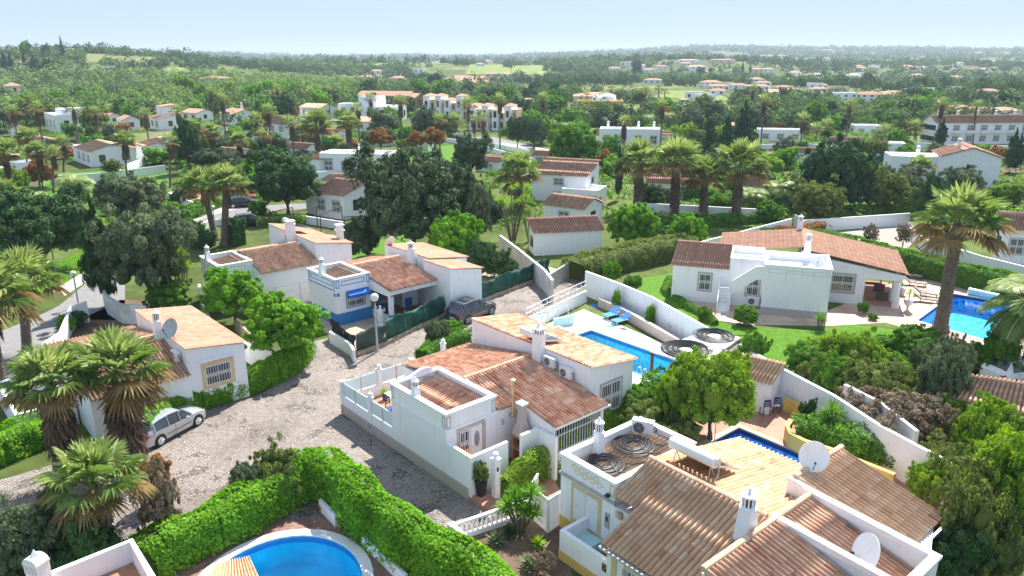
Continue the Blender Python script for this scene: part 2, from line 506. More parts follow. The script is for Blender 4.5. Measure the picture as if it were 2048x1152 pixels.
def pavemat(name, c0, c1, mortar, scale=2.2, rot=-48):
    m, nt, b = newmat(name)
    g = N(nt, 'ShaderNodeNewGeometry')
    mp = N(nt, 'ShaderNodeMapping'); mp.inputs['Rotation'].default_value = (0, 0, R(-rot))
    nt.links.new(g.outputs['Position'], mp.inputs[0])
    br = N(nt, 'ShaderNodeTexBrick', offset=0.0); br.inputs['Scale'].default_value = scale
    br.inputs['Color1'].default_value = (*c0, 1); br.inputs['Color2'].default_value = (*c1, 1); br.inputs['Mortar'].default_value = (*mortar, 1)
    br.inputs['Mortar Size'].default_value = .02; br.inputs['Row Height'].default_value = .5; br.inputs['Brick Width'].default_value = .5
    nt.links.new(mp.outputs[0], br.inputs[0])
    n = noise(nt, .9, 5)
    r = ramp(nt, n.outputs[0], [(.3, (.75, .75, .75)), (.65, (1.1, 1.1, 1.1))])
    mu = N(nt, 'ShaderNodeMixRGB', blend_type='MULTIPLY'); mu.inputs[0].default_value = 1
    nt.links.new(br.outputs[0], mu.inputs[1]); nt.links.new(r.outputs[0], mu.inputs[2])
    nt.links.new(mu.outputs[0], b.inputs['Base Color']); b.inputs['Roughness'].default_value = .75
    MAT[name] = m
pavemat('terra_floor', (.42, .19, .12), (.5, .25, .16), (.3, .2, .15))
pavemat('pink_paving', (.56, .37, .27), (.64, .45, .34), (.42, .3, .24), 2.2, -18)
pavemat('brown_paving', (.22, .12, .09), (.3, .17, .12), (.16, .11, .09), 2.5)
# ---------------------------------------------------------------- building helpers
def tile_roof(name, A, B, Dd, E_, mat, parent, sp=.21, tl=.37, seed=0, res=7, amp=1.0, label=None):
    """A,B ridge ends; Dd,E_ the eave ends below A and B.  Barrel tiles run from ridge to eave."""
    A, B, Dd, E_ = [Vector(p) for p in (A, B, Dd, E_)]
    rng = np.random.default_rng(seed + 17)
    w = max((B - A).length, (E_ - Dd).length); l = max((Dd - A).length, (E_ - B).length)
    nc = max(2, round(w / sp)); nr = max(2, round(l / tl))
    nrm = (E_ - A).cross(B - Dd).normalized()
    if nrm.z < 0: nrm = -nrm
    if res == 7: fr = [0, .1, .2, .34, .5, .66, .8, .9]
    else: fr = [0, .2, .5, .8]
    s = []; h = []
    for c in range(nc):
        for f_ in fr:
            s.append((c + f_) / nc); q = (f_ - .5) / .32
            h.append(math.sqrt(max(0, 1 - q * q)) * .33 * sp * 1.5 * amp)
    s.append(1); h.append(0)
    s = np.array(s); h = np.array(h)
    t = []; th = []
    for r_ in range(nr):
        t += [(r_ + .001) / nr, (r_ + .999) / nr]; th += [0.0, .016 * amp]
    t.append(1.0); th.append(-.1)
    t = np.array(t); th = np.array(th)
    A_, B_, D_, E2 = [np.array(p) for p in (A, B, Dd, E_)]
    S, T = np.meshgrid(s, t)
    Hh = h[None, :] * np.ones_like(S) + th[:, None]
    jit = np.repeat(rng.normal(0, .006 * amp, (nr + 1, 1)), 2, 0)[:len(t)]
    P = ((1 - S) * (1 - T))[..., None] * A_ + (S * (1 - T))[..., None] * B_ + ((1 - S) * T)[..., None] * D_ + (S * T)[..., None] * E2
    P = P + (Hh + jit * (h[None, :] > .01))[..., None] * np.array(nrm)
    off = np.array(wloc(parent)) if parent else np.zeros(3)
    V = (P - off).reshape(-1, 3)
    m, n = S.shape
    i, j = np.meshgrid(np.arange(m - 1), np.arange(n - 1), indexing='ij')
    a = i * n + j
    F = np.stack([a, a + n, a + n + 1, a + 1], -1).reshape(-1, 4)
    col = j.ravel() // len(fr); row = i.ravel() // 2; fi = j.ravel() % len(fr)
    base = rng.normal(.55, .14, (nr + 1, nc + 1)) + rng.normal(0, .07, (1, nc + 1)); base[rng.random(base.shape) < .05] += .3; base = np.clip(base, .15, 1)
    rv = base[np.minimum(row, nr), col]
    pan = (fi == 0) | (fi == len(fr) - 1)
    rv = np.where(pan, rv * .1, rv)  # pans darkened in the colour: dirt plus the shade between cover tiles
    return nmesh(name, V, F, mat, parent, rv) if not label else tagit(nmesh(name, V, F, mat, parent, rv), label)

def ridge(name, pts, mat, parent, rad=.12, tl=.4):
    b = MB(); rng = random.Random(5)
    for p, q in zip(pts[:-1], pts[1:]):
        p, q = Vector(p), Vector(q); L = (q - p).length; n = max(1, round(L / tl))
        for k in range(n):
            a = p.lerp(q, k / n); c = p.lerp(q, (k + 1.1) / n)
            b.tube([a, c], [rad * .9, rad], 10, rng.uniform(.2, .9))
    return b.build(name, mat, parent)

class WFr(Fr):
    def __init__(s, P, t, n):
        s.O = Vector(P); s.u = Vector(t).normalized(); s.v = Vector(n).normalized()

def window(parent, P, t, n, w, h, trim='grey_trim', tw=.12, grille=True, frame='white_metal', name='window', pane='glass', arch=False):
    F_ = WFr(P, t, n)
    b = MB()
    if tw:
        for (a0, a1, z0, z1) in ((-w / 2 - tw, w / 2 + tw, h, h + tw), (-w / 2 - tw, w / 2 + tw, -tw, 0), (-w / 2 - tw, -w / 2, 0, h), (w / 2, w / 2 + tw, 0, h)):
            b.box(F_, a0, a1, -.03, .045, z0, z1)
        if arch: b.prism([(0, 0)] * 0 or [tuple(F_.P(a, bb).xy) for a, bb in ((-w * .3, .003), (w * .3, .003), (w * .3, .04), (-w * .3, .04))], F_.O.z + h + tw - .01, F_.O.z + h + tw + .12)
    win = b.build(name, MAT[trim], parent) if tw else None
    g = MB(); g.box(F_, -w / 2 + .002, w / 2 - .002, -.04, .012, .002, h - .002)
    gp = g.build('pane', MAT[pane], win or parent)
    f = MB()
    for x in (-w / 2 + .03, w / 2 - .03, 0):
        f.box(F_, x - .025, x + .025, .014, .05, .0, h)
    f.box(F_, -w / 2 + .03, w / 2 - .03, .016, .052, 0, .05); f.box(F_, -w / 2 + .03, w / 2 - .03, .016, .052, h - .05, h)
    if grille:
        k = max(4, int(w / .14))
        for i in range(1, k):
            x = -w / 2 + w * i / k
            f.box(F_, x - .011, x + .011, .06, .082, 0, h)
        for z in (.04, h * .42, h * .58, h - .06): f.box(F_, -w / 2, w / 2, .058, .08, z, z + .022)
        for i in range(k):
            x = -w / 2 + w * (i + .5) / k
            f.box(F_, x - .035, x + .035, .062, .078, h * .47, h * .56)
    f.build('grille' if grille else 'frame', MAT[frame], win or parent)
    return win

def chimney(parent, P, H, mats=('plaster', 'plaster', 'plaster'), w0=.42, w1=.3, style='round', ang=-48):
    """Algarve chimney: tapered shaft, slotted lantern, cap with ball"""
    F_ = Fr(P, ang); sh = MB()
    hs = H * .62
    c = [F_.P(a * w0 / 2, b * w0 / 2, 0) for a, b in ((-1, -1), (1, -1), (1, 1), (-1, 1))] + [F_.P(a * w1 / 2, b * w1 / 2, hs) for a, b in ((-1, -1), (1, -1), (1, 1), (-1, 1))]
    sh.add(c, [(3, 2, 1, 0), (4, 5, 6, 7), (0, 1, 5, 4), (1, 2, 6, 5), (2, 3, 7, 6), (3, 0, 4, 7)])
    s = sh.build('chimney', MAT[mats[0]], parent)
    top = F_.P(0, 0, hs); r = w1 * .62; hl = H * .17
    l = MB(); l.lathe(top, [(r * .95, -.002), (r * 1.12, 0.03), (r * .8, .07), (r * .8, .09)], 14)
    l.lathe(top + Vector((0, 0, hl + .09)), [(r * .8, 0), (r * 1.1, .03), (r * 1.0, .07), (r * .5, .16), (r * .16, .2), (r * .16, .22)], 14)
    l.ball(top + Vector((0, 0, hl + .09 + .22 + r * .2)), r * .24, 8)
    for k in range(10):
        t_ = 2 * math.pi * k / 10
        q = top + Vector((math.cos(t_) * r * .76, math.sin(t_) * r * .76, .09))
        l.tube([q, q + Vector((0, 0, hl))], r * .13, 5)
    l.build('chimney_cap', MAT[mats[1]], s)
    d = MB(); d.lathe(top + Vector((0, 0, .085)), [(r * .6, 0), (r * .6, hl + .01)], 10); d.build('chimney_flue', MAT['dark'], s)
    return s

def ac_unit(P, ang, label, group='air conditioning units outside the houses', s=1.0):
    """front of the unit faces -b of the frame"""
    t = thing('air_conditioner', label, 'air conditioner', P, group)
    F_ = Fr(P, ang)
    b = MB(); b.box(F_, -.4 * s, .4 * s, -.15 * s, .15 * s, .03, .58 * s); b.build('casing', MAT['white_metal'], t)
    g = MB(); c = F_.P(-.12 * s, -.152 * s, .3 * s)
    g.tube([c, c - F_.v * .012], .21 * s, 20); gr = g.build('fan_grille', MAT['dark'], t)
    g = MB()
    for k in range(1, 5):
        rr = .05 * k * s
        pts = [c - F_.v * .016 + (F_.u * math.cos(2 * math.pi * i / 20) + Vector((0, 0, 1)) * math.sin(2 * math.pi * i / 20)) * rr for i in range(21)]
        g.tube(pts, .006, 4)
    for k in range(8):
        a = 2 * math.pi * k / 8
        g.tube([c - F_.v * .018, c - F_.v * .018 + (F_.u * math.cos(a) + Vector((0, 0, 1)) * math.sin(a)) * .2 * s], .006, 4)
    g.build('grille_wire', MAT['galv'], gr)
    for x in (-.3, .3): f = MB(); f.box(F_, (x - .03) * s, (x + .03) * s, -.16 * s, .16 * s, -.03, .03); f.build('bracket', MAT['galv'], t)
    p = MB(); p.tube([F_.P(.4 * s, .02, .4 * s), F_.P(.48 * s, .03, .38 * s), F_.P(.5 * s, .06, .2 * s), F_.P(.44 * s, .14, .05)], .022, 6); p.build('pipe', MAT['rubber'], t)
    return t

def dish(P, rad, face, tilt, label, pole=.7, col='white_metal', group='satellite dishes on the roofs'):
    """P foot of the mast; face azimuth deg (0=+y, cw); tilt up deg"""
    t = thing('satellite_dish', label, 'satellite dish', P, group)
    d = Vector((math.sin(R(face)) * math.cos(R(tilt)), math.cos(R(face)) * math.cos(R(tilt)), math.sin(R(tilt))))
    u = d.cross(Vector((0, 0, 1))).normalized(); v = u.cross(d)
    top = Vector(P) + Vector((0, 0, pole)); cc = top + d * .12
    b = MB(); vs = []; fs = []; n = 28; m = 5
    for i in range(m + 1):
        rr = rad * i / m
        for k in range(n):
            a = 2 * math.pi * k / n
            vs.append(cc + u * math.cos(a) * rr * .94 + v * math.sin(a) * rr + d * (rr * rr / rad * .22))
    for i in range(m):
        for k in range(n):
            a = i * n + k; c2 = i * n + (k + 1) % n
            fs.append((a, c2, c2 + n, a + n))
    nv = len(vs)
    vs2 = [q - d * .02 for q in vs]; fs2 = [tuple(x + nv for x in f[::-1]) for f in fs]
    rim = [((m * n + k), (m * n + (k + 1) % n), nv + m * n + (k + 1) % n, nv + m * n + k) for k in range(n)]
    b.add(vs + vs2, fs + fs2 + rim); b.build('reflector', MAT[col], t, smooth=True)
    a = MB(); e = cc + d * rad * .95 - v * rad * .25
    a.tube([cc - v * rad * .98, e], .016, 6); a.tube([e - d * .08, e + d * .05], [.05, .035], 8)
    a.build('feed_arm', MAT['dark'], t)
    p = MB(); p.tube([Vector(P), top, top + d * .1], .03, 8)
    p.tube([Vector(P) + Vector((.25, -.15, .0)), Vector(P) + Vector((0, 0, pole * .6))], .014, 5)
    p.build('mast', MAT['galv'], t)
    return t

def boiler(P, fr, L, label, rad=.24, panel=True, zt=.75, mat='tank', slope=.3, plen=1.5, group='solar water heaters on the roofs'):
    """tank lies along +a from P; panel falls away towards +b"""
    t = thing('solar_water_heater', label, 'solar water heater', P, group)
    F_ = WFr(P, fr.u, fr.v)
    b = MB(); b.tube([F_.P(-.02, 0, zt), F_.P(.03, 0, zt), F_.P(L - .03, 0, zt), F_.P(L + .02, 0, zt)], [rad * .8, rad, rad, rad * .8], 24); b.build('tank', MAT[mat], t, smooth=True)
    e = MB(); e.tube([F_.P(-.05, 0, zt), F_.P(-.021, 0, zt)], rad * .78, 20); e.tube([F_.P(L + .021, 0, zt), F_.P(L + .05, 0, zt)], rad * .78, 20)
    e.build('tank_end', MAT['galv'], t)
    s = MB()
    for a in (.25, L - .25):
        s.tube([F_.P(a, -.15, 0), F_.P(a, 0, zt - rad)], .02, 6); s.tube([F_.P(a, .3, 0), F_.P(a, 0, zt - rad)], .02, 6)
    s.tube([F_.P(.1, -.15, .03), F_.P(L, -.15, .03)], .02, 6)
    s.tube([F_.P(L + .03, 0, zt), F_.P(L + .14, -.03, zt - .15), F_.P(L + .16, -.1, zt - .5), F_.P(L, -.2, .05)], .022, 6)
    s.build('stand', MAT['galv'], t)
    if panel:
        q = MB(); z0 = zt - rad + .02; z1 = z0 - plen * slope
        c = [F_.P(.05, .22, z0), F_.P(L - .05, .22, z0), F_.P(L - .05, .22 + plen, z1), F_.P(.05, .22 + plen, z1)]
        q.add([v + Vector((0, 0, -.08)) for v in c] + c, [(3, 2, 1, 0), (4, 5, 6, 7), (0, 1, 5, 4), (1, 2, 6, 5), (2, 3, 7, 6), (3, 0, 4, 7)])
        pn = q.build('solar_panel', MAT['galv'], t)
        g = MB()
        for a0, a1 in ((.09, L / 2 - .03), (L / 2 + .03, L - .09)):
            def pt(a, k): return F_.P(a, .26 + (plen - .08) * k, z0 + .006 + (z1 - z0) * (.02 + k * .96))
            g.add([pt(a0, 0), pt(a1, 0), pt(a1, 1), pt(a0, 1)], [(0, 1, 2, 3)])
        g.build('panel_glass', MAT['glass'], pn)
    return t

def hose_coil(P, r0, r1, label, turns=16, group='coils of black pool heating hose'):
    t = thing('hose_coil', label, 'hose coil', P, group)
    b = MB(); rng = random.Random(int(P[0] * 100)); pts = []
    n = 22
    for k in range(turns * n + 1):
        f = k / (turns * n); a = 2 * math.pi * k / n
        rr = r0 + (r1 - r0) * f + .03 * math.sin(a * 1.07 + f * 9) + .015 * math.sin(3 * a)
        pts.append(Vector(P) + Vector((math.cos(a) * rr, math.sin(a) * rr, .05 + .04 * math.sin(a * .37 + f * 20) + .04 * (k % 2 == 0) * .2)))
    b.tube(pts, .022, 5); b.build('hose', MAT['black_hose'], t)
    c = MB()
    c.tube([pts[-1], pts[-1] + Vector((.3, -.2, .05)), pts[-1] + Vector((.9, .1, 0)), pts[-1] + Vector((1.1, .5, .02))], .028, 6)
    c.tube([pts[0] + Vector((0, 0, .06)), Vector(P) + Vector((r1 * .5, -r1 * .8, .1)), Vector(P) + Vector((r1 * 1.1, -r1 * .7, .03))], .028, 6)
    c.build('loose_hose', MAT['black_hose'], t)
    return t

def parapet_box(mb, fr, a0, a1, b0, b1, z0, z1, th=.18):
    """four walls, butted end to end"""
    mb.box(fr, a0, a1, b0, b0 + th, z0, z1); mb.box(fr, a0, a1, b1 - th, b1, z0, z1)
    mb.box(fr, a0, a0 + th, b0 + th, b1 - th, z0, z1); mb.box(fr, a1 - th, a1, b0 + th, b1 - th, z0, z1)

def band(mb, fr, pts2, z0, z1, out=.04):
    """thin ornament strips: list of (a0,b0,a1,b1) wall segments with outward offset baked"""
    for (a0, b0, a1, b1) in pts2: mb.box(fr, min(a0, a1) - out, max(a0, a1) + out, min(b0, b1) - out, max(b0, b1) + out, z0, z1)

def frame_lines(mb, F_, a0, a1, z0, z1, w=.035, d=.012):
    mb.box(F_, a0, a1, .001, d, z0, z0 + w); mb.box(F_, a0, a1, .001, d, z1 - w, z1)
    mb.box(F_, a0, a0 + w, .001, d, z0 + w, z1 - w); mb.box(F_, a1 - w, a1, .001, d, z0 + w, z1 - w)

PM = MAT['plaster']
# ================================================================ GROUND AND SHEETS
MF = Fr(at(684.5, 827), -48.5)          # main house frame
YF = Fr(at(1128, 1059), -50)            # yellow trimmed house
BF = Fr(at(676.4, 652.4), -48)          # blue house
VF = Fr(at(1519.7, 625.8), -18.3)       # villa
pool1 = [MF.P(.2, 17.2), MF.P(9.3, 17.2), MF.P(9.3, 21.1), MF.P(.2, 21.1)]
pool2 = [YF.P(-.5, 9.2), YF.P(3.9, 9.2), YF.P(3.9, 14.05), YF.P(-.5, 14.05)]
pool3 = [at(1834, 642), at(1975, 682), at(2052, 612), at(1908, 588)]
c4 = at(560, 1182); pool4 = [c4 + Vector((3.15 * math.cos(2 * math.pi * k / 40), 3.5 * math.sin(2 * math.pi * k / 40), 0)) for k in range(40)]
RG = 185.0
NA = 220
ring0 = [Vector((RG * math.sin(2 * math.pi * k / NA), RG * math.cos(2 * math.pi * k / NA), 0)) for k in range(NA)]
loops = [ring0, pool1, pool2, pool3, pool4]
tri = tessellate_polygon(loops)
flat = [p for l in loops for p in l]
Vg = [(p.x, p.y, 0) for p in flat]
Fg = [list(t_) for t_ in tri]
radii = [RG * (7000 / RG) ** (k / 120) for k in range(1, 121)]
prev = list(range(NA))
Vg2 = list(Vg)
for rr in radii:
    cur = []
    for k in range(NA):
        x, y = rr * math.sin(2 * math.pi * k / NA), rr * math.cos(2 * math.pi * k / NA)
        cur.append(len(Vg2)); Vg2.append((x, y, TZ(x, y)))
    for k in range(NA):
        a, b_ = prev[k], prev[(k + 1) % NA]; c_, d_ = cur[(k + 1) % NA], cur[k]
        Fg.append([a, c_, b_]); Fg.append([a, d_, c_])
    prev = cur
go = nmesh('ground', Vg2, Fg, MAT['land'])
go['kind'] = 'structure'

SH = {}
def sheet(name, pts, mat, level=1, kind='structure', holes=None, label=None, cat=None):
    """a flat sheet level*4mm above the ground"""
    z = .004 * level
    lp = [[Vector((p[0], p[1], z)) for p in pts]] + [[Vector((p[0], p[1], z)) for p in h] for h in (holes or [])]
    tr = tessellate_polygon(lp)
    o = nmesh(name, [tuple(p) for l in lp for p in l], [list(t_) for t_ in tr], MAT[mat])
    if kind: o['kind'] = kind
    if label: o['label'] = label; o['category'] = cat
    return o
def px(*q, z=0): return [at(x, y, z) for x, y in q]

sheet('cobbled_square', px((-60, 985), (0, 960), (120, 925), (270, 900), (330, 850), (440, 812), (520, 790), (600, 738), (622, 700), (560, 700), (655, 676), (707, 718), (770, 690), (860, 645), (960, 600), (1100, 548), (1165, 545), (1172, 575), (1060, 640), (940, 690), (820, 740), (684, 832), (1010, 1020), (1130, 1010), (900, 1075), (905, 1200), (1040, 1300), (560, 1300), (-200, 1300), (-200, 1050)), 'cobbles', 1, holes=[pool4])
sheet('road', px((-300, 700), (0, 663), (60, 640), (150, 596), (250, 520), (330, 480), (420, 445), (520, 425), (640, 415), (640, 405), (500, 412), (400, 432), (330, 462), (225, 540), (120, 640), (0, 735), (-200, 860)), 'asphalt', 1)
sheet('road', px((180, 560), (250, 530), (250, 640), (180, 640), (90, 700), (0, 790), (-80, 760), (60, 660)), 'asphalt', 2)
sheet('pavement', px((105, 582), (190, 530), (260, 480), (330, 448), (420, 420), (500, 405), (500, 411), (418, 432), (335, 463), (265, 500), (200, 545), (130, 592)), 'pavement', 3)
sheet('verge', px((60, 560), (200, 480), (260, 470), (190, 528), (105, 580), (0, 640), (-100, 640)), 'lawn', 2)
sheet('park_lawn', px((60, 395), (90, 350), (190, 343), (330, 338), (345, 372), (240, 400), (120, 420)), 'lawn', 1)
sheet('side_lawn', px((680, 490), (820, 470), (830, 500), (760, 520), (690, 530), (640, 520)), 'lawn', 1)
sheet('far_lawn', px((760, 330), (800, 300), (900, 290), (1020, 288), (1060, 305), (980, 320), (880, 345)), 'lawn', 1)
sheet('villa_lawn', px((1270, 560), (1345, 545), (1345, 598), (1400, 632), (1480, 655), (1640, 660), (1700, 648), (1830, 664), (1900, 700), (1880, 740), (1560, 740), (1480, 705), (1400, 655), (1300, 605)), 'lawn', 1)
sheet('villa_terrace', px((1325, 585), (1345, 560), (1400, 600), (1660, 620), (1800, 560), (1840, 545), (1915, 560), (2070, 600), (2070, 720), (1990, 720), (1860, 670), (1770, 645), (1660, 652), (1500, 650), (1400, 636), (1385, 612)), 'pink_paving', 2, holes=[pool3])
sheet('blue_house_yard', px((560, 560), (740, 520), (980, 500), (1120, 540), (980, 600), (860, 640), (730, 694), (700, 690), (560, 620)), 'dirt_yard', 1)
sheet('left_house_garden', px((120, 660), (240, 600), (340, 600), (360, 720), (200, 700), (130, 700)), 'soil', 2)
sheet('pool_courtyard', [YF.P(-4, 7), YF.P(12, 7), YF.P(12, 20), YF.P(-4, 20)], 'terra_floor', 1, holes=[pool2])
c5 = [c4 + Vector((5.0 * math.cos(t_ / 20 * math.pi), 4.7 * math.sin(t_ / 20 * math.pi) + .1, 0)) for t_ in range(40)]
sheet('pool_surround', c5, 'brown_paving', 2, holes=[pool4])
sheet('front_garden', px((905, 1075), (1010, 1022), (1130, 1045), (1150, 1200), (1050, 1200), (960, 1130)), 'soil', 3)
sheet('entrance_path', [MF.P(11, 2.2), MF.P(14.5, .2), MF.P(16.5, 2.6), MF.P(13, 4.4), MF.P(11, 4.4)], 'terra_floor', 4)
sheet('gravel_yard', px((1650, 470), (1820, 445), (1850, 480), (1760, 520), (1700, 500)), 'gravel', 1)

def pool(name, pts, tile, label, cop='pool_white', depth=1.4, wl=-.12, copw=.35, rim=.06):
    """basin, water and coping of a pool sunk in the ground"""
    cx = sum((p for p in pts), Vector()) / len(pts)
    t = thing('swimming_pool', label, 'swimming pool', (cx.x, cx.y, 0))
    n = len(pts)
    b = MB(); vs = [(p.x, p.y, 0) for p in pts] + [(p.x, p.y, -depth) for p in pts]
    b.add(vs, [(i, i + n, (i + 1) % n + n, (i + 1) % n) for i in range(n)] + [tuple(range(n, 2 * n))]); b.build('basin', MAT[tile], t)
    w_ = MB(); w_.add([(p.x, p.y, wl) for p in pts], [tuple(range(n))]); w_.build('water', MAT['water'], t)
    c = MB(); out = []
    for i in range(n):
        a, p_, q = pts[i - 1], pts[i], pts[(i + 1) % n]
        d1 = (p_ - a).normalized(); d2 = (q - p_).normalized()
        n1 = Vector((d1.y, -d1.x, 0)); n2 = Vector((d2.y, -d2.x, 0)); bis = (n1 + n2).normalized()
        out.append(p_ + bis * copw / max(.3, bis.dot(n1)))
    inn = pts
    vs = [(p.x, p.y, rim) for p in inn] + [(p.x, p.y, rim) for p in out] + [(p.x, p.y, 0.001) for p in out] + [(p.x, p.y, -.1) for p in inn]
    fs = []
    for i in range(n):
        j = (i + 1) % n
        fs += [(i, j, n + j, n + i), (n + i, n + j, 2 * n + j, 2 * n + i), (3 * n + i, 3 * n + j, j, i)]
    c.add(vs, fs); c.build('coping', MAT[cop], t)
    bd = MB(); vs = [(p.x + (cx.x - p.x) * .002, p.y + (cx.y - p.y) * .002, z) for z in (-.02, -.3) for p in pts]
    bd.add(vs, [(i, i + n, (i + 1) % n + n, (i + 1) % n) for i in range(n)]); bd.build('tile_band', MAT['dark_blue' if name == 'b' else 'blue_paint'], t)
    return t
pool('a', pool1, 'tile_turq', 'long turquoise pool between the white deck and the central house', copw=.3)
pool('b', pool2, 'tile_blue', 'blue rectangular pool beyond the tiled roof with yellow planter walls', 'sandstone')
pool('b', pool3, 'tile_blue', 'deep blue pool with white coping beside the tall leaning palm')
pool('c', pool4, 'tile_sky', 'round sky blue pool enclosed by the curved green hedge', copw=.45)

# ================================================================ MAIN HOUSE
H = thing('white_house', 'white house with red barrel tiled roofs and walled glass terrace in the centre', 'house', MF.P(6, 6))
b = MB()
b.box(MF, 5.48, 10.25, 0, 3.1, 0, 3.0)                 # tower body
parapet_box(b, MF, 5.48, 10.25, 0, 3.1, 3.0, 3.75)
b.box(MF, 1.95, 7.6, 3.102, 8.2, 0, 2.72)
b.box(MF, 7.602, 10.9, 4.4, 8.2, 0, 2.7)
b.box(MF, 7.602, 10.248, 3.102, 4.398, 0, 2.9)
b.prism([tuple(MF.P(x, y).xy) for x, y in ((7.6, 4.4), (13.0, 4.4), (13.0, 4.55), (7.6, 4.55))], 0, [3.72, 2.72, 2.72, 3.72])
b.box(MF, 10.9, 12.9, 8.0, 8.2, 0, 2.75)               # porch end wall
b.prism([tuple(MF.P(x, y).xy) for x, y in ((1.95, 8.2), (11.85, 8.2), (11.85, 11.75), (1.95, 11.75))], 0, [4.38, 4.38, 3.86, 3.86])
b.build('wall', PM, H)
b = MB()                                               # coping and cornices
parapet_box(b, MF, 5.42, 10.31, -.06, 3.16, 3.752, 3.84, .3)
b.box(MF, 5.44, 10.32, -.07, -.002, 2.86, 2.97); b.box(MF, 10.252, 10.32, -.002, 3.4, 2.86, 2.97)
for k in range(9):
    f0 = k / 9; b.box(MF, 5.2 - .55 + .0, 5.4, .1 + f0 * 2.9, .1 + (f0 + .111) * 2.9, 2.9, 2.9 + .02)
b.build('coping', PM, H)
# curved gable wall on the terrace side of the tower
b = MB(); pts = []
for k in range(15):
    f0 = k / 14; zz = 3.75 + (.0 if f0 < .12 else .38 * math.sin(min(1, (f0 - .12) / .55) * math.pi / 2) ** 2 - (.22 * sm(.75, .85, f0)))
    pts.append((tuple(MF.P(5.57, .2 + f0 * 2.8).xy), zz))
b.wallrun([p for p, _ in pts], .18, 3.0, [z for _, z in pts]); b.build('gable_parapet', PM, H)
b = MB(); b.box(MF, -.03, 11.9, -.03, -.001, 0, .62); b.box(MF, -.03, -.001, -.03, 8.8, 0, .62)
b.build('skirting', MAT['sand_wall'], H)
b = MB()
for (a, bb) in ((10.12, -.03),): 
    F_ = WFr(MF.P(0, 0, 0), MF.u, -MF.v); frame_lines(b, F_, 9.97, 10.22, 3.02, 3.65, .05, .02); frame_lines(b, F_, 5.52, 5.75, 3.02, 3.65, .05, .02)
    F_ = WFr(MF.P(10.25, 0, 0), MF.v, MF.u); frame_lines(b, F_, .03, .28, 3.02, 3.65, .05, .02); frame_lines(b, F_, 2.82, 3.07, 3.02, 3.65, .05, .02)
b.build('corner_ornament', MAT['grey_trim'], H)
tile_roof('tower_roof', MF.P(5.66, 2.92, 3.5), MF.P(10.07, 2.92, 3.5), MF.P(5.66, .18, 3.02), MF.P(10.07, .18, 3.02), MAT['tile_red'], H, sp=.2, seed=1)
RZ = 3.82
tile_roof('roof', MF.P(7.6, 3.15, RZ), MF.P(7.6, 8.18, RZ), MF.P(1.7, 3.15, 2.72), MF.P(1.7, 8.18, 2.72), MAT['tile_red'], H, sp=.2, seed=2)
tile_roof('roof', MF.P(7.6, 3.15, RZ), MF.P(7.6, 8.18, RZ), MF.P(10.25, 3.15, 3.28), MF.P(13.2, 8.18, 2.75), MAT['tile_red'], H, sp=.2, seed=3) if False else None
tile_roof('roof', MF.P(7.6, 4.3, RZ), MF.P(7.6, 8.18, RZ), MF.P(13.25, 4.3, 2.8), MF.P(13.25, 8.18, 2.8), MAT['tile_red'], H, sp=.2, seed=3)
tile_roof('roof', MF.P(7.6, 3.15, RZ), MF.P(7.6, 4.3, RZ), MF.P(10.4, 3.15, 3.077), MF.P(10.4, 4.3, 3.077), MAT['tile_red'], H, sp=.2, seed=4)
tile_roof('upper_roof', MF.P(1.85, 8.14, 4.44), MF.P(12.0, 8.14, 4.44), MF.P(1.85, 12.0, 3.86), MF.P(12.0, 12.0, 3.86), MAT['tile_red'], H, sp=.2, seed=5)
ridge('ridge_tiles', [MF.P(7.6, 3.15, RZ + .05), MF.P(7.6, 8.2, RZ + .05)], MAT['tile_cover'], H, .1)
b = MB(); b.box(MF, 13.2, 13.3, 4.25, 8.3, 2.66, 2.76); b.tube([MF.P(13.12, 4.4, 2.66), MF.P(13.12, 4.4, .4)], .04); b.build('gutter', MAT['white_metal'], H)
b = MB(); b.box(MF, 10.91, 12.85, 4.56, 7.99, .02, .3); b.build('porch_floor', MAT['brown_paving'], H)
# glazed porch
b = MB()
for k in range(18):
    y = 4.7 + k * .19; b.box(MF, 12.9, 12.93, y, y + .03, .3, 2.6)
for z in (.35, 1.1, 2.0, 2.55): b.box(MF, 12.88, 12.95, 4.6, 7.95, z, z + .05)
b.build('porch_screen', MAT['white_metal'], H)
b = MB(); b.box(MF, 10.95, 10.99, 4.7, 7.9, .3, 2.6); b.build('porch_glazing', MAT['glass'], H)
b = MB(); b.box(MF, 12.96, 13.0, 4.7, 6.1, .3, 1.1); b.build('porch_panel', MAT['plaster'], H)
# window of upper block
window(H, MF.P(11.85, 9.95, 1.35), MF.v, MF.u, 1.6, 1.7, 'grey_trim', .12)
b = MB(); b.box(MF, 11.87, 11.95, 8.3, 11.7, 0, .95); b.build('skirting', MAT['pale_pink'], H)
# entrance door in the tower face
F_ = WFr(MF.P(10.25, 0, 0), MF.v, MF.u)
b = MB(); b.box(F_, .7, 2.35, 0.001, .035, 2.68, 2.86); b.box(F_, .62, .74, .001, .035, .6, 2.86); b.box(F_, 2.2, 2.4, .001, .035, .6, 2.679); b.build('door_surround', MAT['sand_wall'], H)
b = MB(); b.box(F_, 1.45, 2.15, .002, .06, .62, 2.62); d_ = b.build('door', MAT['white_metal'], H)
b = MB(); b.tube([F_.P(1.8, .062, 1.9 - .35), F_.P(1.8, .075, 1.9 - .35)], .01); 
for k in range(9):
    zz = 1.55 + k * .09; ww = .17 * math.sqrt(max(.05, 1 - ((k - 4) / 4.6) ** 2)); b.box(F_, 1.8 - ww, 1.8 + ww, .062, .07, zz, zz + .05)
b.build('door_light', MAT['dark'], d_)
b = MB(); b.ball(F_.P(1.53, .09, 1.6), .035, 8); b.build('handle', MAT['metal'], d_)
window(H, F_.P(1.08, 0, 1.25), MF.v, MF.u, .62, 1.35, 'grey_trim', .0)
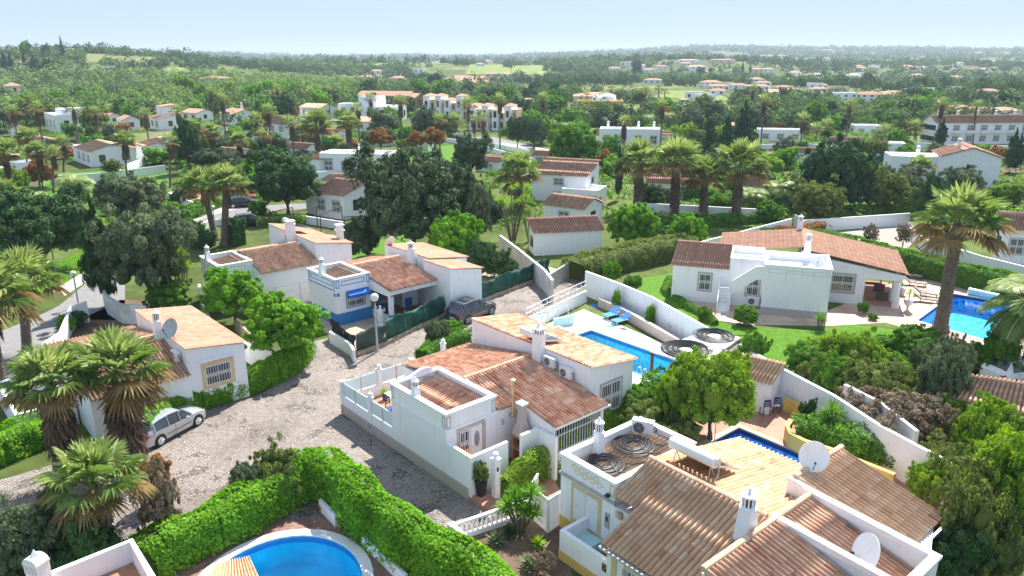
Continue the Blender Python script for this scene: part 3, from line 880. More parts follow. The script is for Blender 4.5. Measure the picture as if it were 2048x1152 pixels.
b = MB(); b.box(F_, 3.45, 3.55, .002, .1, 2.1, 2.4); b.build('wall_lamp', MAT['galv'], H)
chimney(H, MF.P(7.45, .22, 3.4), 1.25, w0=.42, w1=.3)
# big chimney between the roofs
b = MB(); b.box(MF, 7.95, 8.5, 7.7, 8.19, 3.0, 5.3); ch = b.build('tall_chimney', PM, H)
b = MB(); b.box(MF, 7.9, 8.55, 7.65, 8.25, 5.3, 5.36)
for i in range(4):
    for j in range(4):
        if i in (0, 3) or j in (0, 3): b.box(MF, 7.93 + i * .185, 7.98 + i * .185, 7.68 + j * .17, 7.73 + j * .17, 5.36, 5.62)
b.box(MF, 7.88, 8.57, 7.63, 8.27, 5.62, 5.68)
c0 = MF.P(8.22, 7.95, 5.68); b.add([MF.P(7.95, 7.7, 5.68), MF.P(8.5, 7.7, 5.68), MF.P(8.5, 8.2, 5.68), MF.P(7.95, 8.2, 5.68), c0 + Vector((0, 0, .22))], [(0, 1, 4), (1, 2, 4), (2, 3, 4), (3, 0, 4)])
b.ball(c0 + Vector((0, 0, .26)), .09, 8); b.build('chimney_cap', PM, ch)
b = MB(); b.box(MF, 8.0, 8.45, 7.75, 8.15, 5.361, 5.619); b.build('chimney_flue', MAT['grey_trim'], ch)
# stove pipe
b = MB(); p0 = MF.P(10.5, 4.0, 2.5); b.tube([p0 + Vector((0, 0, -.02)), p0 + Vector((0, 0, 1.95))], .075, 12); b.lathe(p0 + Vector((0, 0, 1.97)), [(.14, 0), (.15, .04), (.03, .1)], 12)
b.tube([p0 + MF.u * -.25, p0 + Vector((0, 0, .0))], .08, 12); b.tube([p0 + Vector((0, 0, -.05)), p0 + Vector((0, 0, .0))], .14, 12); b.build('stove_pipe', MAT['copper'], H, smooth=True)
# walls of terrace
T = thing('terrace_wall', 'white garden wall with frosted glass panels and ball topped pillars around the terrace', 'wall', MF.P(0, 0))
b = MB(); b.box(MF, 0.001, 5.478, .001, .2, 0, 1.16); b.box(MF, 0.001, .2, .201, 8.0, 0, 1.14); b.build('wall', PM, T)
b = MB()
gl = []
posts_u = [1.56, 3.16, 4.4]; 
for a0, a1 in ((.22, 1.5), (1.56, 3.0), (3.32, 4.36), (4.42, 5.46)): gl.append((a0, a1, .08, .12))
for b0, b1 in ((.2, 1.25), (1.32, 2.4), (2.72, 3.7), (3.78, 4.75), (5.05, 6.0), (6.1, 7.1)): gl.append((.08, .12, b0, b1))
for a0, a1, b0, b1 in gl: b.box(MF, a0, a1, b0, b1, 1.2, 2.0)
b.build('glass_panel', MAT['frost'], T)
b = MB()
for a in (1.53, 4.39): b.box(MF, a - .03, a + .03, .06, .14, 1.161, 2.02)
for y in (1.28, 3.74, 6.05): b.box(MF, .06, .14, y - .03, y + .03, 1.141, 2.02)
b.build('post', MAT['sand_wall'], T)
for (a, bb, z) in ((3.16, .1, 2.12), (.1, 2.56, 2.1), (.1, 4.9, 2.1), (.1, 7.3, 2.5), (.1, .1, 2.05)):
    b = MB(); b.box(MF, a - .13, a + .13, bb - .13, bb + .13, 0, z); b.box(MF, a - .16, a + .16, bb - .16, bb + .16, z, z + .05)
    if (a, bb) not in ((.1, .1), (.1, 4.9)): b.ball(MF.P(a, bb, z + .05 + .13), .15, 12)
    b.build('pillar', PM, T, smooth=False)
b = MB(); b.box(MF, .201, 5.46, .202, 3.1, .2, .5); b.box(MF, .201, 1.93, 3.101, 8, .2, .5); o = b.build('terrace_floor', MAT['terra_floor']); o['kind'] = 'structure'
# table, chairs, orange pot on the terrace
def make_table(P, ang, label, L=1.5, W=.8, col='dark_blue'):
    t = thing('garden_table', label, 'table', P); F_ = Fr(P, ang)
    b = MB(); b.box(F_, -L / 2, L / 2, -W / 2, W / 2, .7, .74); b.box(F_, -L / 2 - .01, L / 2 + .01, -W / 2 - .01, W / 2 + .01, .5, .699); b.build('table_top', MAT[col], t)
    for sx in (-1, 1):
        for sy in (-1, 1):
            b = MB(); b.box(F_, sx * (L / 2 - .1) - .03, sx * (L / 2 - .1) + .03, sy * (W / 2 - .1) - .03, sy * (W / 2 - .1) + .03, 0, .5); b.build('leg', MAT['wood'], t)
    return t
def make_chair(P, ang, label, col='dark_blue', seat='white_cloth', group=None):
    t = thing('garden_chair', label, 'chair', P, group); F_ = Fr(P, ang)
    for sx in (-.2, .2):
        b = MB(); b.box(F_, sx - .02, sx + .02, .18, .22, 0, .95); b.build('leg', MAT[col], t)
        b = MB(); b.box(F_, sx - .02, sx + .02, -.22, -.18, 0, .44); b.build('leg', MAT[col], t)
    b = MB(); b.box(F_, -.23, .23, -.23, .23, .441, .48); b.build('seat', MAT[seat], t)
    b = MB()
    for z in (.6, .74, .88): b.box(F_, -.18, .18, .185, .215, z, z + .08 + (.06 if z > .8 else 0))
    b.build('backrest', MAT[col], t)
    return t
make_table(MF.P(3.95, 1.2, .5), -48.5, 'table with dark blue cloth on the walled terrace')
make_chair(MF.P(2.75, 1.6, .5), 60, 'wooden chair by the dark blue table on the terrace', 'wood', 'taupe')
t = thing('plant_pot', 'orange pot of fruit on the dark blue table', 'bowl', MF.P(3.7, 1.3, 1.24))
b = MB(); b.lathe(MF.P(3.7, 1.3, 1.24), [(.1, 0), (.2, .08), (.17, .18), (.05, .22)], 14); b.build('bowl', MAT['orange'], t)
ac_unit(MF.P(9.1, 8.0, 3.62), -48.5, 'left air conditioner, next to the tall white chimney of the central house')
ac_unit(MF.P(10.35, 8.0, 3.38), -48.5, 'right of two white air conditioners on the side wall of the central house')
boiler(MF.P(6.5, 8.3, 4.42), MF, 1.75, 'cream solar tank with panel beside the tall chimney of the central house', rad=.25, zt=.55, slope=.2, plen=1.3)
# barbecue
t = thing('barbecue', 'built in brick barbecue with a beige flared chimney hood in the entrance court', 'barbecue', MF.P(11.2, 4.0))
b = MB()
cs = [(0, 1.6, .42), (0, 1.85, .36), (0, 2.3, .22), (0, 3.0, .19)]
for (z0, w0), (z1, w1) in zip([(1.75, .42), (2.05, .34), (2.5, .2)], [(2.05, .34), (2.5, .2), (3.3, .17)]):
    c_ = [MF.P(11.2 + x * w0, 4.0 + y * w0 * .8, z0) for x, y in ((-1, -1), (1, -1), (1, 1), (-1, 1))] + [MF.P(11.2 + x * w1, 4.0 + y * w1 * .8, z1) for x, y in ((-1, -1), (1, -1), (1, 1), (-1, 1))]
    b.add(c_, [(0, 1, 5, 4), (1, 2, 6, 5), (2, 3, 7, 6), (3, 0, 4, 7)])
b.box(MF, 11.0, 11.4, 3.83, 4.17, 3.3, 3.36); b.build('hood', MAT['sand_wall'], t)
b = MB(); b.box(MF, 10.95, 11.45, 3.78, 4.22, 3.42, 3.5); b.box(MF, 11.0, 11.05, 3.8, 4.2, 3.361, 3.42); b.box(MF, 11.35, 11.4, 3.8, 4.2, 3.361, 3.42); b.build('cap', PM, t)
b = MB(); b.box(MF, 10.75, 11.65, 3.62, 4.36, 1.66, 1.75); b.box(MF, 10.78, 10.9, 3.7, 4.36, .1, 1.659); b.box(MF, 11.5, 11.62, 3.7, 4.36, .1, 1.659); b.box(MF, 10.7, 11.7, 3.6, 4.3, 1.0, 1.08); b.build('firebox', MAT['terracotta'], t)
b = MB(); b.box(MF, 10.9, 11.5, 4.0, 4.36, 1.081, 1.65); b.build('fire_recess', MAT['dark'], t)
# entrance court walls
t = thing('courtyard_wall', 'white entrance court wall with flowers on its inner corner beside the house door', 'wall', MF.P(12, 0))
b = MB(); b.box(MF, 10.251, 12.1, .001, .18, 0, 2.3); b.box(MF, 11.92, 12.1, .181, 2.3, 0, 2.3); b.build('wall', PM, t)
b = MB(); b.box(MF, 12.101, 12.16, .2, .9, .2, 1.4); b.build('recess', MAT['grey_trim'], t)
b = MB(); b.box(MF, 12.101, 12.17, 1.35, 1.5, 1.5, 1.85); b.build('wall_lamp', MAT['galv'], t)
b = MB(); b.box(MF, 10.26, 11.9, .19, 2.0, 0, .9); b.build('raised_step', MAT['terra_floor'], t)
t = thing('flower_box', 'row of orange flowers in white pots behind the entrance court wall', 'flower box', MF.P(11, .5, .9))
b = MB()
for a in (10.75, 11.15, 11.55): b.box(MF, a - .16, a + .16, .3, .6, 1.5, 1.75)
b.build('planter', PM, t); FLB = t
b = MB(); b.box(MF, 10.6, 11.7, .19, .6, .9, 1.49); b.build('ledge', PM, t)
t = thing('garden_wall', 'free standing white wall screening the barbecue on the right of the entrance', 'wall', MF.P(11.5, 4))
b = MB(); b.box(MF, 11.9, 13.4, 4.18, 4.36, 0, 2.35); b.box(MF, 11.9, 12.08, 3.2, 4.18, 0, 2.3); b.build('wall', PM, t)
t = thing('gate_pillar', 'white pillar with a ball on top and a black bell beside the potted bush', 'pillar', MF.P(12.75, .95))
b = MB(); b.box(MF, 12.6, 12.9, .8, 1.1, 0, 2.15); b.box(MF, 12.55, 12.95, .75, 1.15, 2.15, 2.22); b.ball(MF.P(12.75, .95, 2.4), .15, 12); b.build('pillar_body', PM, t)
b = MB(); b.box(MF, 12.901, 12.94, .9, .98, 1.6, 1.8); b.build('bell', MAT['dark'], t)
b = MB(); b.box(MF, 11.9, 13.3, .0, .9, .003, .2); b.box(MF, 12.0, 12.6, .05, .8, .2, .3); o = b.build('entrance_step', MAT['terra_floor']); o['kind'] = 'structure'
# ---- pool deck of the central house
b = MB()
dk = [MF.P(-2.5, 12.2), MF.P(-2.6, 16.0), MF.P(-3.6, 24.3), MF.P(11.5, 22.2), MF.P(12, 16.6), MF.P(12, 12.2)]
sheet('pool_deck', dk, 'deck_white', 2, holes=[pool1])
# ================================================================ WALLS BETWEEN THE PLOTS
def wall(pts, zt, label, th=.2, mat='plaster', name='garden_wall', cat='wall', cap=None, group=None, z0=0):
    """pts are picture positions of the wall TOP at height zt (or list)"""
    zs = zt if isinstance(zt, (list, tuple)) else [zt] * len(pts)
    W = [at(x, y, z) for (x, y), z in zip(pts, zs)]
    t = thing(name, label, cat, (W[0].x, W[0].y, 0), group)
    b = MB(); b.wallrun([(p.x, p.y) for p in W], th, z0, [z for z in zs]); b.build('wall', MAT[mat], t)
    if cap:
        b = MB(); b.wallrun([(p.x, p.y) for p in W], th + .08, 0, [z + .06 for z in zs])
        vs = b.v
        for i, v in enumerate(vs):
            if i % 4 < 2: v.z = zs[i // 4] + .003
        b.build('coping', MAT[cap], t)
    return t, W
wall([(1172, 542), (1238, 566), (1303, 593), (1413, 654), (1479, 688), (1568, 738), (1668, 790), (1760, 850), (1840, 893), (1905, 926)], 2.2, 'long white wall between the pool deck and the villa garden, running down to the yellow planters')
wall([(1690, 768), (1760, 803), (1835, 862)], 2.4, 'pale weathered wall behind the blue pool courtyard at the foot of the wild bushes', mat='plaster_old')
t, W = wall([(1052, 640), (1120, 606), (1172, 582)], 1.0, 'white wall with slim railing between the cobbled road and the pool deck')
b = MB()
for i in range(len(W) - 1):
    for k in range(5):
        p = W[i].lerp(W[i + 1], k / 5); b.tube([p, p + Vector((0, 0, .9))], .03, 6)
    for z in (.1, .5, .9): b.tube([W[i] + Vector((0, 0, z)), W[i + 1] + Vector((0, 0, z))], .03, 6)
b.build('railing', MAT['white_metal'], t)
wall([(558, 528), (610, 500), (700, 520)], 1.2, 'low white wall between the blue trimmed house and the house behind it')
wall([(1000, 470), (1035, 496), (1090, 540), (1105, 560)], 1.9, 'old weathered white wall on the right of the fig tree at the end of the cobbled road', mat='plaster_old', th=.25)
wall([(1100, 548), (1132, 528), (1160, 512)], 1.5, 'dark stained wall end with meter boxes by the end of the green fence', mat='concrete')
wall([(1390, 493), (1400, 484), (1500, 458), (1583, 437)], 2.0, 'white wall behind the bright bushes left of the villa')
wall([(1590, 428), (1608, 440), (1700, 434), (1820, 426)], 1.5, 'white wall along the gravel yard beyond the villa hedge')
wall([(1822, 455), (1850, 478), (1900, 492), (1965, 512), (2100, 545)], 1.3, 'curved low white wall behind the clipped hedge on the right')
wall([(660, 662), (700, 686), (708, 700)], .9, 'low white wall leaning against the black netted corner')
wall([(40, 716), (120, 664), (142, 612), (172, 602)], [1.2, 1.2, 1.6, 1.7], 'white stepped wall between the asphalt road and the left garden')
wall([(205, 575), (212, 590), (240, 607), (290, 612)], 1.6, 'white wall with stone panels under the cypress', mat='plaster_old')
wall([(398, 568), (405, 600), (420, 640), (500, 690), (545, 700)], 1.4, 'white wall partly hidden by the round green trees')
wall([(470, 640), (530, 690), (560, 712)], .9, 'low stone wall with a terracotta top beside the left house', mat='rubble')
wall([(362, 462), (420, 440), (505, 432)], .8, 'low white wall along the upper asphalt road', mat='plaster')
wall([(512, 436), (600, 430), (690, 444)], 1.0, 'low white wall with plants before the pergola house')
wall([(98, 352), (200, 346), (330, 330)], 1.4, 'white wall bordering the far park lawn')
wall([(640, 998), (672, 1030)], .6, 'short white wall piece below the bend of the vine hedge', th=.15)
wall([(726, 1068), (762, 1100), (812, 1150)], .6, 'white wall piece under the right arm of the vine hedge', th=.15)
wall([(1060, 470), (1115, 488)], 1.9, 'short white wall corner of the low garage roof') if False else None
wall([(840, 245), (900, 262), (980, 285), (1060, 300)], 1.0, 'white wall beside the far road near the yellow apartment houses')

# curved yellow planters
for pts, lab in (([(1570, 795), (1585, 800), (1605, 812)], 'short yellow planter wall behind the two blue chairs'),
                 ([(1582, 838), (1575, 850), (1582, 866), (1610, 880), (1660, 896), (1720, 920), (1790, 948)], 'long curved yellow planter wall along the pool courtyard'),
                 ([(1790, 910), (1830, 925)], 'yellow wall piece at the right end of the pool courtyard')):
    t, W = wall(pts, .85, lab, mat='ochre', th=.25, cat='planter wall')
# white bird-of-paradise planter
t, W = wall([(1200, 596), (1250, 618), (1310, 652), (1380, 690)], .75, 'low pinkish planter edge at the foot of the white wall by the pool deck', mat='sand_wall', th=.35)

# green net fence -------------------------------------------------
def netfence(pts, z1, mat, label):
    W = [at(x, y) for x, y in pts]
    t = thing('net_fence', label, 'fence', W[0])
    rng = np.random.default_rng(3)
    V = []; F = []; seg = []
    L = 0
    P_ = []
    for a, b_ in zip(W[:-1], W[1:]):
        n = max(4, int((b_ - a).length / .25))
        for k in range(n): P_.append(a.lerp(b_, k / n))
    P_.append(W[-1]); m = 7
    for i, p in enumerate(P_):
        d = (P_[min(i + 1, len(P_) - 1)] - P_[max(i - 1, 0)]).normalized(); nn = Vector((-d.y, d.x, 0))
        for j in range(m + 1):
            z = .3 + (z1 + .12 * math.sin(i * .35) - .3 + .05 * math.sin(i * 1.3)) * j / m
            o_ = .07 * math.sin(i * .5 + j * .9) + .05 * math.sin(i * 1.7 - j * 1.2)
            V.append(p + nn * o_ + Vector((0, 0, z)))
    for i in range(len(P_) - 1):
        for j in range(m):
            a = i * (m + 1) + j; F.append((a, a + m + 1, a + m + 2, a + 1))
    off = wloc(t); o = nmesh('netting', [tuple(v - off) for v in V], F, MAT[mat], t, smooth=True)
    s = o.modifiers.new('solid', 'SOLIDIFY'); s.thickness = .01
    b = MB()
    for i in range(0, len(P_), 9): b.tube([P_[i] + Vector((0, .08, 0)), P_[i] + Vector((0, .08, z1 + .1))], .025, 6)
    b.build('fence_post', MAT['galv'], t)
    b = MB(); b.wallrun([(p.x, p.y) for p in W], .3, 0, .32); b.build('kerb_wall', MAT['rubble'], t)
    return t
netfence([(772, 690), (820, 665), (900, 629), (1000, 590), (1098, 552)], 1.75, 'green_net', 'long dark green netting fence along the cobbled road by the parked grey car')
netfence([(714, 712), (772, 690)], 1.55, 'net_grey', 'grey green netting fence behind the street lamp')
netfence([(664, 676), (712, 712)], 1.5, 'dark_net', 'black netting fence at the corner of the blue house yard')
b = MB(); b.prism([tuple(at(x, y).xy) for x, y in ((676, 672), (712, 652), (766, 660), (766, 688), (716, 706))], .01, .12)
t = thing('raised_bed', 'raised gravel bed inside the black net corner', 'raised bed', at(720, 680)); b.build('gravel_top', MAT['dirt_yard'], t)

def lamp_post(P, H, label, globe=.2, arm=False):
    t = thing('street_lamp', label, 'street lamp', P, 'globe street lamps')
    P = Vector(P); b = MB(); b.lathe(P, [(.12, 0), (.12, .15), (.085, .25), (.07, H * .5), (.055, H - globe * 1.6)], 12); b.build('pole', MAT['galv'], t, smooth=True)
    b = MB(); b.lathe(P + Vector((0, 0, H - globe * 1.9)), [(.07, 0), (.12, .06), (.1, .12)], 12); b.build('collar', MAT['dark'], t)
    b = MB(); b.ball(P + Vector((0, 0, H - globe * .6)), globe, 16); b.build('globe', MAT['globe'], t, smooth=True)
lamp_post(at(755, 703), 4.2, 'street lamp with white globe in front of the green net fence', .3)
lamp_post(at(158, 613), 3.0, 'street lamp with blue white globe on the asphalt road at the left', .24)
lamp_post(at(112, 545), 3.2, 'street lamp with small globe on the verge behind the left fan palm', .2)
lamp_post(at(432, 470), 3.4, 'street lamp between the twin palm trunks', .24)
lamp_post(at(246, 378), 3.0, 'thin street lamp on the park lawn', .22)
lamp_post(at(1872, 600), 7.0, 'globe lamp beside the tall leaning palm', .3) if False else None

# ================================================================ similar bungalows
def bungalow(fr, name_label, tower, gable, blocks, trim, tile, tw=None, seed=0, chims=(), deco=None):
    """tower=(a0,a1,b0,b1,z) gable=(a0,ar,a1,b0,b1,ze,zr) blocks=[(a0,a1,b0,b1,zn,zf)]"""
    H = thing('white_house', name_label, 'house', fr.P(gable[1], gable[3]))
    b = MB(); c = MB()
    if tower:
        a0, a1, b0, b1, z = tower
        b.box(fr, a0, a1, b0, b1, 0, z - .72); parapet_box(b, fr, a0, a1, b0, b1, z - .72, z - .08)
        parapet_box(c, fr, a0 - .05, a1 + .05, b0 - .05, b1 + .05, z - .078, z, .28)
        c.box(fr, a0 - .05, a1 + .06, b0 - .06, b0 - .002, z - .95, z - .85); c.box(fr, a1 + .002, a1 + .06, b0 - .002, b1 + .1, z - .95, z - .85)
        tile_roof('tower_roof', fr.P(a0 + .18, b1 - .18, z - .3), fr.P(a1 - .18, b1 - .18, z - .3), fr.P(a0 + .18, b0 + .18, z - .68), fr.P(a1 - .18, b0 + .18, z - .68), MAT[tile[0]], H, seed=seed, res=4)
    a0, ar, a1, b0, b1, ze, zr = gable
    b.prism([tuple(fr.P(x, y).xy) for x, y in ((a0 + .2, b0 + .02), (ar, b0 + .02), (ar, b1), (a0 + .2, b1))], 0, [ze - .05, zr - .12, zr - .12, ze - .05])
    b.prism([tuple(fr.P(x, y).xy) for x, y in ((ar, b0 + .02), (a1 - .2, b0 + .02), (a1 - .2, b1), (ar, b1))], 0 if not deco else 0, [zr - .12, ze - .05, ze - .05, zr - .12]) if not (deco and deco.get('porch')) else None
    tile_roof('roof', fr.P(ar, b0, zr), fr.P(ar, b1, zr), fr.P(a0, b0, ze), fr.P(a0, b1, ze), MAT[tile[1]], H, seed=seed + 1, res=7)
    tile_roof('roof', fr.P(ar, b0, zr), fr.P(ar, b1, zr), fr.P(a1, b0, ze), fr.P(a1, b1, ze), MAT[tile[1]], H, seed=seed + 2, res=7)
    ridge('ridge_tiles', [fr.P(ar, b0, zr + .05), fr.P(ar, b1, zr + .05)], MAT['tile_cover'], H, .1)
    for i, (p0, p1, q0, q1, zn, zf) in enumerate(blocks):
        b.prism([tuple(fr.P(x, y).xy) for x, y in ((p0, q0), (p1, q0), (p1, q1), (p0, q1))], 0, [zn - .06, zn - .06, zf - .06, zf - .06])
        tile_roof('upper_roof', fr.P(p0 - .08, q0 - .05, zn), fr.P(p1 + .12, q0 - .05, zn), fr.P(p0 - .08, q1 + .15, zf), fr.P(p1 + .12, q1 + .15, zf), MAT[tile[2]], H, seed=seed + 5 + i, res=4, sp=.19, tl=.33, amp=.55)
    b.build('wall', PM, H)
    if c.v: c.build('coping', PM, H)
    return H

# blue trimmed house
BH = bungalow(BF, 'white house with bright blue painted base and blue outlined tower parapet', (-4.35, 0, 0, 3.0, 3.76), (-6.6, -2.6, 2.9, 3.0, 7.5, 2.9, 3.75),
              [(1.0, 4.5, 7.5, 10.7, 4.15, 3.6), (-5.5, .99, 8.0, 12.0, 4.2, 3.6)], 'blue', ('tile_brown', 'tile_red', 'tile_flat'), seed=30, deco={'porch': 1})
b = MB(); b.box(BF, -4.38, .03, -.03, -.001, 0, .95); b.box(BF, .001, .03, -.001, 3.05, 0, .95); b.build('painted_base', MAT['blue_paint'], BH)
FA = WFr(BF.P(0, 0, 0), -BF.u, -BF.v); FB = WFr(BF.P(0, 0, 0), BF.v, BF.u)
b = MB()
for F_, L_ in ((FA, 4.3), (FB, 3.0)):
    frame_lines(b, F_, .05, .32, 3.0, 3.62, .05, .02); frame_lines(b, F_, L_ - .3, L_ - .03, 3.0, 3.62, .05, .02)
    frame_lines(b, F_, .5, L_ - .5, 3.12, 3.5, .045, .02)
b.box(FA, 0, 4.32, .061, .075, 2.82, 2.9)
b.box(FB, .05, .3, .002, .03, 2.35, 2.6); b.box(FB, 2.65, 2.9, .002, .03, 2.35, 2.6); b.box(FA, .05, .3, .002, .03, 2.35, 2.6)
b.build('ornament', MAT['blue_paint'], BH)
window(BH, FB.P(1.68, 0, 1.35), BF.v, BF.u, 1.5, 1.05, 'blue_paint', .09)
b = MB(); c_ = [FB.P(.85, .05, 2.66), FB.P(2.7, .05, 2.66), FB.P(2.7, .55, 2.42), FB.P(.85, .55, 2.42)]
b.add(c_ + [p + Vector((0, 0, -.03)) for p in c_], [(0, 1, 2, 3), (7, 6, 5, 4), (0, 4, 5, 1), (1, 5, 6, 2), (2, 6, 7, 3), (3, 7, 4, 0)])
for k in range(12): b.box(FB, .87 + k * .153, .87 + k * .153 + .13, .54, .56, 2.18 - .03 * (k % 2), 2.42)
aw = b.build('awning', MAT['fabric_blue'], BH)
b = MB(); b.box(FB, .8, 2.75, .02, .14, 2.68, 2.8); b.build('awning_case', PM, aw)
chimney(BH, BF.P(-2.3, .18, 3.5), 1.55, ('plaster', 'plaster'), ang=-48, w0=.5, w1=.32)
chimney(BH, BF.P(-.9, 7.6, 3.4), 2.1, ('plaster', 'plaster'), ang=-48, w0=.55, w1=.42)
b = MB(); b.prism([tuple(BF.P(x, y).xy) for x, y in ((-2.6, 3.02), (2.7, 3.02), (2.7, 3.2), (-2.6, 3.2))], 2.35, [3.6, 2.8, 2.8, 3.6]); b.box(BF, 2.5, 2.72, 3.2, 7.5, 2.45, 2.8); b.build('porch_beam', PM, BH)
b = MB(); b.box(BF, 2.3, 2.62, 3.15, 3.45, .8, 2.45); cl = b.build('porch_column', PM, BH)
b = MB(); b.box(BF, 2.26, 2.66, 3.11, 3.49, .05, .8); b.box(BF, 2.26, 2.66, 3.11, 3.49, 2.3, 2.42); b.build('column_base', MAT['blue_paint'], cl)
b = MB(); b.box(BF, .04, 2.3, 3.1, 3.25, .1, .75); b.box(BF, -2.6, -1.2, 3.02, 7.5, 0, 3.3); b.box(BF, -1.19, 0.0, 6.0, 7.5, 0, 3.1); b.build('porch_wall', PM, BH)
b = MB(); b.box(BF, .04, 2.28, 3.15, 3.18, .76, 2.35); b.build('porch_glass', MAT['glass'], BH)
b = MB(); b.box(BF, -1.19, 3.2, 3.26, 7.5, .0, .12); b.build('porch_floor', MAT['brown_paving'], BH)
window(BH, BF.P(1.0, 6.9, 1.7) * 1, BF.v, BF.u, .01, .01, 'blue_paint', 0) if False else None
b = MB(); b.box(BF, 0.002, .04, 6.2, 6.9, .15, .9); b.build('blue_panel', MAT['fabric_blue'], BH)
dish(BF.P(-4.6, 8.1, 4.1), .45, 330, 25, 'white satellite dish seen edge on above the blue trimmed house', .4)
t = thing('statue', 'white garden statue with raised arms beside the porch pillar of the blue trimmed house', 'statue', at(762, 648))
P0 = at(762, 650); b = MB(); b.lathe(P0, [(.3, 0), (.3, .1), (.22, .2), (.26, .5), (.2, .9), (.24, 1.15), (.16, 1.3), (.07, 1.36), (.11, 1.45), (.1, 1.56), (.02, 1.62)], 14)
b.tube([P0 + Vector((-.2, 0, 1.2)), P0 + Vector((-.34, -.05, 1.32)), P0 + Vector((-.24, -.1, 1.55))], [.07, .05, .04], 8); b.tube([P0 + Vector((.2, 0, 1.2)), P0 + Vector((.36, -.05, 1.2)), P0 + Vector((.32, -.1, 1.42))], [.07, .05, .04], 8)
b.build('figure', PM, t, smooth=True)

# left house
LF = Fr(at(483, 748), -48)
LH = bungalow(LF, 'white house with peach tiled roof, big dish and yellow framed window behind the fan palms', None, (-6.6, -.6, 4.1, -9.6, -4.4, 2.6, 3.7),
              [(-5.4, 3.6, -4.4, -1.0, 4.05, 3.55)], 'ochre', ('tile_brown', 'tile_brown', 'tile_flat'), seed=60)
window(LH, LF.P(3.6, -2.7, 1.45), LF.v, LF.u, 1.5, 1.2, 'pale_ochre', .2, arch=True)
b = MB(); b.box(LF, 3.602, 3.85, -3.75, -1.65, 3.0, 3.07); b.build('awning', PM, LH)
chimney(LH, LF.P(-.3, -4.6, 3.3), 2.3, w0=.55, w1=.36)
dish(LF.P(1.6, -4.3, 3.9), .62, 205, 28, 'big grey satellite dish on the peach roof of the left house', .75, 'galv')
ac_unit(LF.P(2.5, -4.6, 3.05), -48, 'air conditioner on the wall below the dish of the left house')
b = MB(); parapet_box(b, LF, -5.2, .6, -12.6, -9.7, 0, 1.5); b.build('terrace_wall', PM, LH)
b = MB(); b.box(LF, 4.0, 4.3, -9.0, -4.6, 0, .3); b.build('step', MAT['terracotta'], LH)

# house behind with the solar tank
KF = Fr(at(435, 640), -50)
KH = bungalow(KF, 'white house with brown barrel roof and grey solar tank left of the blue trimmed house', (-5.4, -1.25, .9, 3.7, 4.0), (-8.2, -3.8, .4, 3.7, 9.0, 3.2, 4.2),
              [(-4.2, -.6, 9.0, 12.4, 4.75, 4.2), (-10.4, -4.21, 9.0, 12.0, 4.75, 4.2)], 'grey', ('tile_brown', 'tile_brown', 'tile_flat'), seed=90)
F_ = WFr(KF.P(-1.25, 0, 0), KF.v, KF.u)
b = MB(); frame_lines(b, F_, .95, 1.2, 3.2, 3.75, .03, .015); frame_lines(b, F_, 1.5, 3.1, 3.35, 3.7, .03, .015); b.build('ornament', MAT['grey_trim'], KH)
chimney(KH, KF.P(-3.9, 1.05, 3.6), 1.6, w0=.5, w1=.32)
b = MB(); b.box(KF, -4.9, -4.35, 8.3, 8.99, 3.6, 5.7); ch = b.build('tall_chimney', PM, KH)
b = MB(); b.box(KF, -4.95, -4.3, 8.25, 9.05, 5.7, 5.76); b.box(KF, -4.85, -4.4, 8.35, 8.95, 5.761, 6.0); b.box(KF, -4.95, -4.3, 8.25, 9.05, 6.0, 6.06); b.build('chimney_cap', PM, ch)
b = MB(); b.box(KF, -2.6, -2.1, 12.0, 12.5, 4.3, 5.5); b.box(KF, -2.7, -2.0, 11.9, 12.6, 5.0, 5.1); b.box(KF, -2.7, -2.0, 11.9, 12.6, 5.5, 5.6); b.build('block_chimney', PM, KH)
boiler(KF.P(-6.6, 9.0, 4.9), KF, 1.8, 'grey solar tank beside a chimney on the house behind the round trees', .28, zt=.8, mat='galv', slope=.25, plen=1.4)
ac_unit(KF.P(-5.6, 8.8, 4.0), -50, 'air conditioner left of the chimney on the house with the grey solar tank')
ac_unit(KF.P(-3.6, 8.8, 3.7), -50, 'air conditioner right of the chimney on the house with the grey solar tank')
t = thing('mesh_fence', 'thin wire fence with pale posts along the wall of the brown roofed house', 'fence', KF.P(.8, 3))
b = MB()
for y in (2.5, 4.6, 6.7, 8.8): b.tube([KF.P(.8, y, 0), KF.P(.8, y, 2.0)], .035, 6)
b.build('fence_post', MAT['galv'], t)
b = MB()
for z in (.3, .9, 1.4, 1.9): b.tube([KF.P(.8, 2.5, z), KF.P(.8, 8.8, z)], .012, 4)
b.build('wire', MAT['galv'], t)
dish(KF.P(-11.5, 2, 0), .01, 0, 0, 'x') if False else None

# ================================================================ YELLOW TRIMMED HOUSE
YH = thing('white_house', 'white house with yellow ochre trim and large peach barrel tiled roofs at the lower right', 'house', YF.P(5, 3))
b = MB()
b.box(YF, -.27, 2.85, 0, 5.15, -.3, 2.9); parapet_box(b, YF, -.27, 2.85, 0, 5.15, 2.9, 3.62)
b.box(YF, 2.852, 8.6, .02, 8.1, -.3, 2.6); b.box(YF, 4.3, 8.6, -1.95, .018, -.3, 2.35)
b.prism([tuple(YF.P(x, y).xy) for x, y in ((8.6, -2.2), (13, -2.2), (13, 2.2), (8.6, 2.2))], -.3, [4.0, 2.9, 2.9, 4.0])
b.prism([tuple(YF.P(x, y).xy) for x, y in ((8.6, 4.62), (13, 4.62), (11.7, 8.3), (7.8, 8.3))], -.3, [3.85, 3.0, 3.1, 4.05])
b.prism([tuple(YF.P(x, y).xy) for x, y in ((8.55, 2.05), (13.2, 2.05), (13.2, 2.2), (8.55, 2.2))], 2.5, [4.22, 3.95, 3.95, 4.22])
